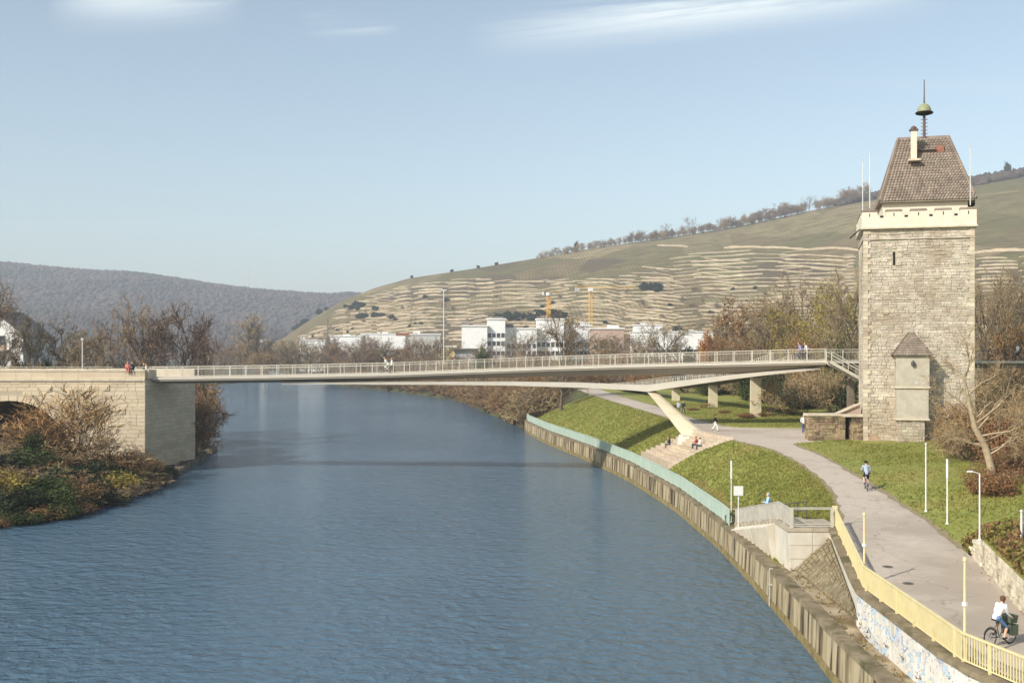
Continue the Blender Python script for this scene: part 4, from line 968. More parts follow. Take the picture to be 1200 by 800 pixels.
mb = MB(); mb.bar((30.1,102.95,8.25),(32.4,102.95,9.25),0.3,0.16); mb.obj('cap', MT['coping'], ruin)

# ================================================================== OLD STONE BRIDGE
ob = empty('stone_bridge', 'old sandstone arch bridge ending in a square river abutment', 'bridge')
XR, XL, YA, YB = -42.0, -100.0, 127.0, 139.0; SKW = 2.3
arches = [(-57.6, 1.0, 7.4), (-79.0, 1.0, 7.4)]
pol = [(XR, -1.2), (XR, 10.7), (XL, 10.7), (XL, -1.2)]
for (cx, cz, r) in arches[::-1]:
    pol += [(cx-r, -1.2)]+[(cx-r*math.cos(t), cz+r*math.sin(t)) for t in np.linspace(0, math.pi, 25)]+[(cx+r, -1.2)]
mb = MB(); n = len(pol)
mb.v = [(x, YA+0.02, z) for x, z in pol]+[(x+(SKW if i < 2 else 0), YB, z) for i, (x, z) in enumerate(pol)]
mb.f = [tuple(range(n)), tuple(range(2*n-1, n-1, -1))]+[(i, i+n, (i+1) % n+n, (i+1) % n) for i in range(n)]; mb.m = [0]*len(mb.f)
mb.obj('body', MT['ashlar_joint'], ob)
def in_arch(u, v, L, h):
    for (cx, cz, r) in arches:
        for du in (-L/2, L/2):
            for dv in (-h/2, h/2):
                if abs(u+du-cx) < r+0.62 and (v+dv < cz or math.hypot(u+du-cx, v+dv-cz) < r+0.62) and abs(u+du-cx) < r+0.62: return True
    return False
mb = MB(); rnd = random.Random(8)
masonry(mb, XL, XR, -0.8, 10.65, lambda u, v, d: (u, YA-d, v), ch=(0.38, 0.52), ln=(0.7, 1.5), dep=(0.0, 0.025), gap=0.02, skip=in_arch, rnd=rnd)
masonry(mb, 0, 12.2, -0.8, 10.65, lambda u, v, d: (XR+SKW*u/12.2+d, YA+12*u/12.2+0.0, v), ch=(0.38, 0.52), ln=(0.7, 1.5), dep=(0.0, 0.025), gap=0.02, rnd=rnd)
mb.obj('masonry', MT['ashlar'], ob, kind='stuff')
for (cx, cz, r) in arches:
    for k in range(24):
        a, b = math.pi*k/24+0.004, math.pi*(k+1)/24-0.004; mb = MB(); ro = r+0.6
        mb.hexa([(cx-r*math.cos(a),YA-0.05,cz+r*math.sin(a)),(cx-r*math.cos(b),YA-0.05,cz+r*math.sin(b)),(cx-r*math.cos(b),YA+0.3,cz+r*math.sin(b)),(cx-r*math.cos(a),YA+0.3,cz+r*math.sin(a)),
                 (cx-ro*math.cos(a),YA-0.05,cz+ro*math.sin(a)),(cx-ro*math.cos(b),YA-0.05,cz+ro*math.sin(b)),(cx-ro*math.cos(b),YA+0.3,cz+ro*math.sin(b)),(cx-ro*math.cos(a),YA+0.3,cz+ro*math.sin(a))])
        mb.obj('voussoir', MT['ashlar'], ob)
u = XL
while u < XR-0.1:
    u2 = min(u+1.8, XR); mb = MB(); mb.box(u+0.01, u2-0.01, YA-0.16, YA+0.4, 10.65, 10.9); mb.obj('string_stone', MT['coping'], ob)
    mb = MB(); mb.box(u+0.008, u2-0.008, YA-0.06, YA+0.34, 10.9, 11.75); mb.obj('parapet_stone', MT['ashlar'], ob)
    mb = MB(); mb.box(u+0.01, u2-0.01, YA-0.12, YA+0.4, 11.75, 11.93); mb.obj('coping', MT['coping'], ob); u = u2
mb = MB(); mb.hexa([(XL,YA+0.3,10.66),(XR+0.1,YA+0.3,10.66),(XR+SKW,YB,10.66),(XL,YB,10.66),(XL,YA+0.3,10.9),(XR+0.1,YA+0.3,10.9),(XR+SKW,YB,10.9),(XL,YB,10.9)]); mb.obj('roadway', MT['path'], ob)
mb = MB(); mb.box(XL, XR+SKW, YB-0.4, YB, 10.9, 11.9); mb.obj('rear_parapet', MT['coping'], ob)
mb = MB(); mb.hexa([(XR-0.02,YA+0.4,10.9),(XR+0.3,YA+0.4,10.9),(XR+0.6,YA+2.2,10.9),(XR+0.2,YA+2.2,10.9),(XR-0.02,YA+0.4,11.95),(XR+0.3,YA+0.4,11.95),(XR+0.6,YA+2.2,11.95),(XR+0.2,YA+2.2,11.95)]); mb.obj('end_parapet', MT['coping'], ob)
# lifting stones / anchors on the abutment front
for (x, z) in ((-44.6,7.2),(-44.5,2.6),(-48.5,9.9),(-46.4,9.9),(-50.6,9.4),(-53,9.8)):
    mb = MB(); mb.box(x-0.3, x+0.3, YA-0.11, YA, z-0.32, z+0.32); mb.box(x-0.14, x+0.14, YA-0.17, YA-0.11, z-0.14, z+0.14); mb.obj('anchor_stone', MT['ashlar'], ob)
hb = empty('bridge_handrail', 'low thin railing on the old stone bridge parapet', 'railing')
railing(hb, [(XL,YA+0.55,11.3),(XR-4,YA+0.55,11.3)], 0.95, MT['grey_rail'], 2.4, 0, post=0.05, rails=(1.0,))
# mooring ledge of dark stones below the abutment
lg = empty('footing_ledge', 'dark stone footing along the waterline of the abutment', 'footing')
rr = random.Random(9)
for i in range(40):
    Y = 112+i*1.15; x = lb(Y)-0.2; a, b, c = rr.uniform(0.5, 0.9), rr.uniform(0.55, 0.8), rr.uniform(0.35, 0.75); mb = MB(); j = lambda: rr.uniform(0.75, 1)
    mb.hexa([(-a*j(),-b*j(),-0.6),(a*j(),-b*j(),-0.6),(a*j(),b*j(),-0.6),(-a*j(),b*j(),-0.6),(-a*.8*j(),-b*.8*j(),c*j()),(a*.8*j(),-b*.8*j(),c*j()),(a*.8*j(),b*.8*j(),c*j()),(-a*.8*j(),b*.8*j(),c*j())])
    mb.obj('stone', MT['old_pier'], lg, (x+rr.uniform(-0.2, 0.2), Y, 0.05))

# ================================================================== NEW FOOTBRIDGE
fb = empty('footbridge', 'slender pale modern footbridge spanning the river', 'footbridge')
DE = [(158,128.6,10.93,0.62),(190,128,10.95,0.65),(320,127,11.15,0.70),(450,126,11.43,0.75),(560,124.6,11.85,0.82),(650,123,12.2,0.92),(730,121,12.45,1.02),(800,119,12.63,1.1),(880,117,12.82,1.15),(930,115.8,12.95,1.0),(968,115,13.02,0.55)]
W_ = 4.4
def deck(x):
    Y = tab(DE, 1, x); return Vector(((x-600)/FPX*Y, Y, tab(DE, 2, x))), tab(DE, 3, x)
xsd = list(np.linspace(158, 968, 55)); nrm2 = []
pts = [deck(x) for x in xsd]
edge_near, edge_far = [], []
secs = []
for i, (p, d) in enumerate(pts):
    a = pts[max(0, i-1)][0]; b = pts[min(len(pts)-1, i+1)][0]; t = (b-a); t.z = 0; t.normalize(); s = Vector((-t.y, t.x, 0))
    z = Vector((0, 0, 1)); edge_near.append(p+s*0.15); edge_far.append(p+s*(W_-0.15))
    secs.append((p, s, z, d))
def loft(name, m, prof, parent, close=True):
    mb = MB(); prev = None
    for (p, s, z, d) in secs:
        ring = [p+s*u+z*(v if not callable(v) else v(d)) for u, v in prof]
        if prev:
            k0 = len(mb.v); n = len(ring); mb.v += [tuple(q_) for q_ in prev+ring]
            for k in range(n): k2 = (k+1) % n; mb.f.append((k0+k, k0+k2, k0+n+k2, k0+n+k)); mb.m.append(0)
        else: mb.add(ring, [tuple(range(len(ring)))[::-1]])
        prev = ring
    mb.add(prev, [tuple(range(len(prev)))]); return mb.obj(name, m, parent)
loft('deck_slab', MT['deck_light'], [(0,-0.16),(0,0.06),(W_,0.06),(W_,-0.16)][::-1], fb)
loft('deck_surface', MT['deck_top'], [(0.12,0.062),(0.12,0.075),(W_-0.12,0.075),(W_-0.12,0.062)][::-1], fb)
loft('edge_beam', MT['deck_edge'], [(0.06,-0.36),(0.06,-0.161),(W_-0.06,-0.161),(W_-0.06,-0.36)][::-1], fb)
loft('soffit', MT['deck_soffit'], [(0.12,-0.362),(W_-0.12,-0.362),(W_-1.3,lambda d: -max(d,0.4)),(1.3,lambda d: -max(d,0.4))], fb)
# lower rib, rising to both sides from the pier head
RIB = [(330,449.4,0.16),(430,449.0,0.28),(520,448.8,0.36),(600,449.3,0.46),(680,451.2,0.56),(735,453.6,0.62),(759,455.0,0.72)]
RIB2 = [(759,455.0,0.72),(785,451.2,0.66),(820,446.4,0.58),(860,441.4,0.48),(900,437.2,0.36),(940,433.6,0.24),(962,431.6,0.16)]
for rb in (RIB, RIB2):
    mb = MB(); prev = None
    for (x, y, h) in rb:
        Y = tab(DE, 1, x)+0.55; c = P(x, y, Y); wd = 1.1+h
        ring = [c+Vector((0,0,-h/2)), c+Vector((0.15,wd,-h/2)), c+Vector((0.15,wd,h/2)), c+Vector((0,-0.06,h/2))]
        if prev:
            k0 = len(mb.v); mb.v += [tuple(q_) for q_ in prev+ring]
            for k in range(4): k2 = (k+1) % 4; mb.f.append((k0+k2, k0+k, k0+4+k, k0+4+k2)); mb.m.append(0)
        else: mb.add(ring, [(0,1,2,3)])
        prev = ring
    mb.add(prev, [(3,2,1,0)]); mb.obj('rib', MT['deck_light'], fb)
# inclined blade pier
nd = P(761, 456, 121.9); bs = Vector((18.35, 111.3, 5.6)); mb = MB()
wt, wb_ = Vector((0.42, 0.15, 0)), Vector((1.05, -0.68, 0)); thk = Vector((0.14, 0.2, 0))
ring = []
for t in (0, 0.25, 0.5, 0.75, 1.0):
    c = nd.lerp(bs, t); wv_ = wt.lerp(wb_, t**1.4); th_ = thk*(1+0.35*t); ring.append([c-wv_-th_, c+wv_-th_, c+wv_+th_, c-wv_+th_])
for a, b in zip(ring, ring[1:]):
    k0 = len(mb.v); mb.v += [tuple(q_) for q_ in a+b]
    for k in range(4): k2 = (k+1) % 4; mb.f.append((k0+k, k0+k2, k0+4+k2, k0+4+k)); mb.m.append(0)
mb.add(ring[0], [(0,1,2,3)]); mb.obj('pier', MT['pier'], fb)
mb = MB(); c = bs+Vector((0,0,-0.15)); mb.hexa([c+Vector(v) for v in ((-1.7,0.8,-1.2),(1.2,-1.5,-1.2),(2.0,-0.5,-1.2),(-0.8,1.7,-1.2),(-1.5,0.8,0.2),(1.1,-1.3,0.2),(1.7,-0.5,0.2),(-0.8,1.5,0.2))]); mb.obj('pier_foot', MT['deck_light'], fb)
# railings
fr1 = empty('footbridge_railing', 'pale slim railing on the near edge of the footbridge', 'railing')
railing(fr1, [e+Vector((0,0,0.06)) for e in edge_near], 1.22, MT['rail'], 1.9, 0.16, post=0.07, barw=0.012, bars='stuff', rails=(1.0, 0.78, 0.08))
fr2 = empty('footbridge_railing', 'pale slim railing on the far edge of the footbridge', 'railing')
railing(fr2, [e+Vector((0,0,0.06)) for e in edge_far], 1.22, MT['rail'], 1.9, 0.16, post=0.07, barw=0.012, bars='stuff', rails=(1.0, 0.78, 0.08))
# walkway behind the tower
wk = empty('walkway', 'level walkway bridge passing behind the tower', 'walkway')
xw0 = edge_near[-1].x+0.1
mb = MB(); mb.box(xw0, 85, 115.2, 117.4, 12.8, 13.04); mb.obj('deck_slab', MT['deck_light'], wk)
mb = MB(); mb.box(xw0+0.4, 85, 115.4, 117.2, 12.3, 12.79); mb.obj('beam', MT['old_pier'], wk)
wr = empty('walkway_railing', 'pale railing between footbridge and tower', 'railing')
railing(wr, [(xw0,115.3,13.04),(39.5,115.3,13.04)], 1.2, MT['rail'], 1.7, 0.16, post=0.07, barw=0.012, bars='stuff', rails=(1.0, 0.78, 0.08))
wr2 = empty('walkway_railing', 'dark railing of the walkway right of the tower', 'railing')
railing(wr2, [(42,115.3,13.04),(85,115.3,13.04)], 1.1, MT['dark_rail'], 1.9, 0.14, post=0.07, barw=0.02, bars='stuff', rails=(1.0, 0.08))
for X in (44, 58, 72):
    mb = MB(); mb.box(X-0.35, X+0.35, 115.8, 116.8, 5.0, 12.3); mb.obj('column', MT['old_pier'], wk)
mb = MB(); mb.box(35.2, 35.8, 115.9, 116.7, 5.0, 12.3); mb.obj('column', MT['old_pier'], wk)
# stair flight down behind the tower
sf = empty('stair_flight', 'steel stair descending behind the tower from the footbridge', 'stairs')
for k in range(20):
    mb = MB(); x = 32.7+k*0.34; z = 12.9-k*0.19; mb.box(x, x+0.36, 113.2, 114.9, z-0.07, z); mb.obj('tread', MT['deck_edge'], sf)
for y in (113.15, 114.95):
    mb = MB(); mb.bar((32.5,y,12.95),(39.4,y,9.1),0.08,0.3); mb.obj('stringer', MT['rail'], sf)
    mb = MB(); mb.bar((32.5,y,14.05),(39.4,y,10.2),0.07,0.06); mb.bar((32.5,y,13.7),(39.4,y,9.85),0.04,0.04); mb.obj('handrail', MT['rail'], sf)
    for k in range(5):
        mb = MB(); x = 32.6+k*1.7; z = 12.9-(x-32.5)*0.558; mb.box(x-0.035, x+0.035, y-0.035, y+0.035, z, z+1.12); mb.obj('post', MT['rail'], sf)
mb = MB(); mb.box(39.0, 39.6, 113.4, 114.7, 5.4, 8.95); mb.box(39.0, 41.2, 113.1, 115, 8.95, 9.1); mb.obj('landing', MT['stair_concrete'], sf)

# ramp winding back down to the ground
ramp = empty('ramp', 'pale ramp branching off behind the footbridge on slim columns', 'ramp')
RC = [(29.5,119.4,12.75),(29.6,126,12.2),(29.2,133,11.5),(28.7,143,10.75),(27.9,154,9.95),(27,163,9.4),(25.4,172,8.95),(23.6,187,8.1),(21.8,203,7.2),(20.6,214,6.75)]
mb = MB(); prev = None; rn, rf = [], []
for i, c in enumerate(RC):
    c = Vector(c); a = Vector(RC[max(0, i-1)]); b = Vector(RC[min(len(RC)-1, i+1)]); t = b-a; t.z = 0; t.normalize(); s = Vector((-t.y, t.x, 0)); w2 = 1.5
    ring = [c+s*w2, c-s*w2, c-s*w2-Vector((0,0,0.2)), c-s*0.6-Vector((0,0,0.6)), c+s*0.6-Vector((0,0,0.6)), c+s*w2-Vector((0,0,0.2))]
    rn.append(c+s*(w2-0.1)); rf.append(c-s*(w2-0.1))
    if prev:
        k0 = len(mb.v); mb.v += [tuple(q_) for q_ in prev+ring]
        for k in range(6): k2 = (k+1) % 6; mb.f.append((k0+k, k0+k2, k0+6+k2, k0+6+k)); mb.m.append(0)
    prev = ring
mb.obj('deck', mat('shaded_ramp_deck', S(74,66,56), S(88,79,68), 0.5), ramp)  # deck coloured dark to stand in for the shadowed fascia under the slats
for (x, y, zt, zb, wd, m_) in ((29.2,133,10.95,5.8,0.62,'pier'),(27.9,154,9.4,5.8,0.6,'pier'),(25.4,172,8.4,5.8,0.6,'pier')):
    mb = MB(); mb.hexa([(x-wd,y-0.35,zb),(x+wd,y-0.35,zb),(x+wd,y+0.35,zb),(x-wd,y+0.35,zb),(x-wd*0.95,y-0.35,zt),(x+wd*0.95,y-0.35,zt),(x+wd*0.95,y+0.35,zt),(x-wd*0.95,y+0.35,zt)]); mb.obj('column', MT[m_], ramp)
for e, lab in ((rn, 'pale bar railing on the river side of the ramp'), (rf, 'pale bar railing on the tower side of the ramp')):
    r_ = empty('ramp_railing', lab, 'railing'); railing(r_, e, 1.15, MT['rail'], 3.6, 0.9, post=0.06, barw=0.05, rails=(1.0, 0.08))

# ================================================================== POSTS, SIGNS
def post(name, label, cat, p, h, m, r=0.06, extra=None, base=True):
    e = empty(name, label, cat, p)
    mb = MB(); mb.tube([(0,0,-0.2),(0,0,h)], [r, r*0.8], 8); mb.obj('pole', m, e)
    mb = MB(); mb.lathe([(r*2.2,0.0),(r*2.2,0.06),(r*1.1,0.1),(r*1.1,0.25)], 8); mb.obj('base_plate', m, e)
    if extra: extra(e, h)
    return e
def on_right(X, Y): return Vector((X, Y, lawn_right_z(X, Y)))
def cap(e, h): mb = MB(); mb.lathe([(0.07,h-0.02),(0.075,h+0.05),(0.0,h+0.09)],8); mb.obj('cap', MT['galv'], e)
def collar(e, h): mb = MB(); mb.tube([(0,0,h*0.72),(0,0,h+0.05)], 0.062, 8); mb.obj('sleeve', MT['white_paint'], e)
def arm(e, h):
    mb = MB(); mb.tube([(0,0,h),(-0.12,0,h+0.06),(-0.35,0,h+0.12)], 0.025, 6); mb.obj('arm', MT['galv'], e)
    mb = MB(); mb.hexa([(-0.6,-0.06,h+0.09),(-0.33,-0.06,h+0.09),(-0.33,0.06,h+0.09),(-0.6,0.06,h+0.09),(-0.57,-0.04,h+0.16),(-0.33,-0.04,h+0.16),(-0.33,0.04,h+0.16),(-0.57,0.04,h+0.16)]); mb.obj('lamp_head', MT['galv'], e)
def ray_right(x, y):
    """ground point of the right lawn seen at a photo pixel"""
    best = None
    for Y in np.arange(30, 240, 0.2):
        p = P(x, y, Y)
        if lawn_right_z(p.x, Y) >= p.z: return Vector((p.x, Y, lawn_right_z(p.x, Y)))
    return P(x, y, 60)
for (x, yb, yt, lab, ex_) in ((1085,600,521,'slim white post on the lawn, nearest to the tower',cap),(1110,614,539,'white post with thicker upper half on the lawn',collar),(1148,634,556,'white lamp post with short arm at the planted bank',arm)):
    b = ray_right(x, yb); post('white_post', lab, 'post', b, (yb-yt)/FPX*b.y, MT['white_paint'], 0.042, ex_)
b = ray_right(1197, 640); post('white_post', 'pale post at the right picture edge above the hedge', 'post', b, 1.6, MT['galv'], 0.06, cap)
Y = 78.0; post('quay_post', 'tall pale post behind the green quay fence', 'post', (qx(Y)+0.75, Y, 2.0), 4.3, MT['galv'], 0.045, collar)
def sign(e, h):
    mb = MB(); mb.box(-0.30, 0.30, -0.08, -0.05, h-0.55, h+0.05); s_ = mb.obj('sign_panel', MT['white_paint'], e)
    mb = MB(); mb.box(-0.33, 0.33, -0.05, -0.03, h-0.58, h+0.08); mb.obj('sign_back', MT['galv'], s_)
Y = 74.6; post('square_sign', 'blank square white sign on a post beside the stairs', 'sign', (qx(Y)+0.62, Y, 2.0), 2.9, MT['galv'], 0.05, sign)
def lamp_yellow(e, h):
    mb = MB(); mb.lathe([(0.06,h-0.05),(0.075,h),(0.065,h+0.1),(0.0,h+0.12)],8); mb.obj('cap', MT['yellow'], e)
    for z in (0.55,): 
        mb = MB(); mb.tube([(0,0,h*z),(0,0,h*z+0.12)], 0.1, 8); mb.obj('clamp', MT['white_paint'], e)
for (Y, yt, lab) in ((50.2,603,'yellow lamp post at the bend of the yellow fence'),(38.3,656,'tall yellow lamp post nearest the camera on the yellow fence')):
    z = tab(FL_, 2, Y)+0.02; zt = 14-(yt-412)/FPX*Y; post('yellow_post', lab, 'post', (tab(FL_, 1, Y)+0.13, Y, z), zt-z, MT['yellow'], 0.052, lamp_yellow)
mb = MB(); rr = random.Random(2)
bagc = Vector((17.4,66.5,lawn_left_z(17.4,66.5)))
bmx = bmesh.new(); bmesh.ops.create_icosphere(bmx, subdivisions=2, radius=0.5)
for v in bmx.verts: v.co = Vector((v.co.x*1.3, v.co.y*0.6, max(-0.05, v.co.z*0.55)))*rr.uniform(0.75, 1.1)
me = bpy.data.meshes.new('plastic_bag'); bmx.to_mesh(me); bmx.free(); me.materials.append(MT['white_paint'])
link('plastic_bag', me, loc=bagc+Vector((0.6,0.8,0.15)), label='crumpled white bag lying on the grass behind the platform railing', cat='bag')

# ================================================================== BUILDINGS
def building(name, label, x0, x1, ytop, Y, depth, m, z0=4.5, wins=None, roofm='bldg_white', parts=(), rz=0, win=(1.3, 1.7), over=0.4, roof_h=0.5):
    a, b = P(x0, ytop, Y), P(x1, ytop, Y); w2 = (b.x-a.x)/2; H = a.z-z0
    e = empty(name, label, 'building', ((a.x+b.x)/2, Y, z0), rz)
    mb = MB(); mb.box(-w2, w2, 0, depth, -1, H-roof_h); mb.obj('wall', MT[m], e)
    mb = MB(); mb.box(-w2-over, w2+over, -over, depth+over, H-roof_h, H); mb.obj('roof', MT[roofm], e)
    if wins:
        nx, zs = wins; ww, wh = win
        pm = MB(); pm.box(-ww/2, ww/2, -0.05, 0.06, 0, wh); pme = pm.mesh('pane', MT['glass'])
        fm = MB(); t = 0.12
        for q_ in ((-ww/2-t, ww/2+t, -t, 0.0), (-ww/2-t, ww/2+t, wh, wh+t), (-ww/2-t, -ww/2, 0, wh), (ww/2, ww/2+t, 0, wh)): fm.box(q_[0], q_[1], -0.12, 0.05, q_[2], q_[3])
        fme = fm.mesh('window', MT['bldg_grey'] if m != 'bldg_grey' else MT['bldg_white'])
        for z in zs:
            for i in range(nx):
                f = link('window', fme, e, (-w2+(i+0.5)*2*w2/nx, 0, z)); link('pane', pme, f)
    for k in range(max(1, int(w2/6))):
        mb = MB(); xx = rs.uniform(-w2*0.8, w2*0.8); sw_ = rs.uniform(0.8, 2.2); mb.box(xx-sw_, xx+sw_, 3, 6, H, H+rs.uniform(0.6, 1.8)); mb.obj('roof_unit', MT[rs.choice(('bldg_grey','bldg_white','bldg_roof'))], e)
    for (dx0, dx1, dz0, dz1, dy0, dy1, mm, nm) in parts:
        mb = MB(); mb.box(dx0, dx1, dy0, dy1, dz0, dz1); mb.obj(nm, MT[mm], e)
    return e
building('office_block', 'white flat-roofed office block with blank long facade', 541, 571, 381, 450, 14, 'bldg_white', wins=None)
building('office_block', 'taller white office tower with rows of dark windows', 571, 592, 373, 452, 14, 'bldg_white', wins=(4, (4, 8, 12, 15.3)))
building('office_block', 'long white office wing behind bare trees', 593, 629, 384, 456, 14, 'bldg_white', wins=(6, (4, 8, 11)))
building('office_block', 'white office block with stepped roof near the left crane', 629, 661, 373, 460, 14, 'bldg_white', wins=(6, (4, 8, 11.5)), parts=((2, 8, 17, 19.5, 2, 8, 'bldg_white', 'roof_house'),))
building('office_block', 'pale office wing between the crane and the rose-brown block', 661, 693, 381, 470, 14, 'bldg_white', wins=(7, (4, 8, 11.5)))
building('apartment_block', 'rose-brown apartment block with white balconies', 694, 731, 384, 440, 14, 'bldg_brown', wins=(5, (3, 7, 10.5)), parts=((-3, 3, 2.4, 3.4, -1.6, 0, 'bldg_white', 'balcony'), (-3, 3, 6.4, 7.4, -1.6, 0, 'bldg_white', 'balcony'), (-3, 3, 9.9, 10.9, -1.6, 0, 'bldg_white', 'balcony')))
building('pale_house', 'small yellow building with dark overhanging flat roof', 514, 534, 405, 425, 9, 'bldg_yellow', wins=(3, (4.5,)), roofm='bldg_white', win=(1.1, 1.3))
building('pavilion', 'low pavilion with broad dark canopy beside yellow building', 533, 560, 408, 420, 9, 'bldg_grey', roofm='bldg_roof', over=1.5)
building('apartment_block', 'grey apartment block with many windows left of the light mast', 481, 516, 391, 520, 12, 'bldg_grey', wins=(7, (3, 7, 11)), parts=((-14, -4, 17, 18.3, 1, 6, 'roof_red', 'roof_house'),))
building('white_hall', 'long low white hall at the foot of the terraces', 387, 424, 393, 620, 16, 'bldg_white', wins=(8, (3.5,)), win=(2.4, 1.8))
building('white_hall', 'white flat-roofed school wing at the hill foot', 423, 475, 390.5, 640, 16, 'bldg_white', wins=(9, (4, 9)), win=(2.6, 1.6))
building('white_hall', 'stepped white terrace building below the vineyards', 350, 381, 398, 600, 16, 'bldg_white', wins=(6, (2.5, 6.5)), win=(2.8, 1.4))
building('white_hall', 'small white villa among bare trees at hill foot', 412, 422, 406, 500, 9, 'bldg_white', wins=(3, (3,)), win=(0.9, 1.2))
building('white_hall', 'long white hall behind trees right of the blocks', 742, 835, 388, 520, 14, 'bldg_white', wins=(12, (4, 9)), win=(2.2, 1.5))
building('white_hall', 'white house block above the trees by the yellow shrub', 745, 776, 380, 560, 14, 'bldg_white', wins=(5, (5, 10, 14)))
building('white_hall', 'distant white cottage where hill meets river', 305, 313, 398, 900, 9, 'bldg_white', wins=(2, (9,)))
# gabled house far left
Yh = 190; pk = P(-6, 366, Yh); er = P(27, 392, Yh); z0 = 4.5; hw = er.x-pk.x
hs_ = empty('gabled_house', 'white gabled house with dark roof at the left edge', 'house', (pk.x, Yh, z0))
mb = MB(); e_, k_ = er.z-z0, pk.z-z0
mb.add([(-hw,0,-1),(hw,0,-1),(hw,0,e_),(0,0,k_),(-hw,0,e_),(-hw,11,-1),(hw,11,-1),(hw,11,e_),(0,11,k_),(-hw,11,e_)], [(0,1,2,3,4),(9,8,7,6,5),(0,5,6,1),(1,6,7,2),(4,9,5,0)]); mb.obj('wall', MT['bldg_white'], hs_)
for s in (-1, 1):
    mb = MB(); sl = (k_-e_)/hw; o = 0.7
    mb.hexa([(s*(hw+o),-0.5,e_-o*sl+0.02),(0,-0.5,k_+0.02),(0,11.5,k_+0.02),(s*(hw+o),11.5,e_-o*sl+0.02),(s*(hw+o),-0.5,e_-o*sl+0.3),(0,-0.5,k_+0.3),(0,11.5,k_+0.3),(s*(hw+o),11.5,e_-o*sl+0.3)]); mb.obj('roof', MT['bldg_roof'], hs_)
for (x, z, ww, wh) in ((1.0,10.5,1.6,1.7),(1.0,7.2,1.6,1.7),(3.4,7.2,1.0,1.5),(3.4,10.2,0.9,1.4),(-1.6,10.5,1.6,1.7),(0.2,13.3,0.9,1.0)):
    mb = MB(); mb.box(x-ww/2-0.1, x+ww/2+0.1, -0.08, 0.02, z-0.1, z+wh+0.1); f = mb.obj('window', MT['bldg_grey'], hs_); mb = MB(); mb.box(x-ww/2, x+ww/2, -0.11, -0.05, z, z+wh); mb.obj('pane', MT['glass'], f)
mb = MB(); mb.box(-1.0,2.6,-1.5,0,9.6,9.8); mb.box(-1.0,2.6,-1.5,-1.4,9.8,10.6); mb.obj('balcony', MT['bldg_brown'], hs_)
building('garden_house', 'small white shed half hidden among trees at far left', 36, 48, 410, 200, 5, 'bldg_white', wins=(2, (7.5,)), win=(0.5, 0.6), z0=5, roofm='bldg_roof')
# cranes
def crane(label, x, ybase, ytop, Y, jl, jr, rzc):
    b = P(x, 420, Y); H = P(x, ytop, Y).z-5; e = empty('tower_crane', label, 'crane', (b.x, Y, 5), rzc); mb = MB(); w2 = 0.8
    for sx in (-w2, w2):
        for sy in (-w2, w2): mb.bar((sx, sy, 0), (sx, sy, H), 0.22, 0.22)
    z = 0; k = 0
    while z < H-1.6:
        for s in (-w2, w2):
            a, c = (-w2, w2) if k % 2 else (w2, -w2); mb.bar((a, s, z), (c, s, z+1.7), 0.13, 0.13); mb.bar((s, a, z), (s, c, z+1.7), 0.13, 0.13)
        z += 1.7; k += 1
    mb.obj('mast', MT['crane'], e)
    mb = MB()
    for (y, zz) in ((-0.6, 0.3), (0.6, 0.3), (0, 1.3)): mb.bar((-jl, y, H+zz), (jr, y, H+zz if zz > 1 else H+zz), 0.14, 0.14)
    xx = -jl; k = 0
    while xx < jr-1.5:
        mb.bar((xx, -0.6 if k % 2 else 0.6, H+0.3), (xx+1.5, 0, H+1.3), 0.09, 0.09); xx += 1.5; k += 1
    mb.obj('jib', MT['crane'], e)
    mb = MB(); mb.box(-1.3, 1.3, -1.2, 1.2, H-1.6, H+0.2); mb.obj('cab', MT['bldg_white'], e)
    mb = MB(); mb.box(-jl, -jl+2.4, -0.7, 0.7, H-1.8, H+0.25); mb.obj('counterweight', MT['bldg_grey'], e)
crane('yellow tower crane above the rose-brown block', 692, 378, 338, 640, 9, 26, R(8))
crane('smaller yellow tower crane behind the stepped white block', 643, 372, 343, 660, 7, 14, R(60))
# light mast, poles
m_ = P(520, 340, 400); post('light_mast', 'tall thin light mast with cross-bar head before the terraces', 'mast', (m_.x, 400, 5), m_.z-5, MT['galv'], 0.2,
     lambda e, h: (lambda mb: (mb.box(-1.0,1.0,-0.15,0.15,h-0.2,h+0.15), mb.obj('floodlight_bar', MT['galv'], e)))(MB()))
m_ = P(384, 372, 600); post('dark_pole', 'dark wooden pole standing among the riverside trees', 'pole', (m_.x, 600, 2.0), m_.z-2.0, MT['old_pier'], 0.35, cap)
m_ = P(110, 399, 142); post('street_lamp', 'grey street lamp on the old stone bridge', 'lamp', (m_.x, 138.2, 10.9), m_.z-10.9, MT['galv'], 0.07,
     lambda e, h: (lambda mb: (mb.lathe([(0.05,h-0.05),(0.16,h+0.05),(0.2,h+0.2),(0.0,h+0.28)],8), mb.obj('lamp_head', MT['white_paint'], e)))(MB()))
m_ = far_hill(291, 1.0); post('transmitter_mast', 'thin transmitter mast on the hazy left ridge', 'mast', m_, 52, MT['galv'], 0.9, lambda e, h: (lambda mb: (mb.box(-2,2,-1,1,h*0.6,h*0.64), mb.obj('platform', MT['galv'], e)))(MB()))
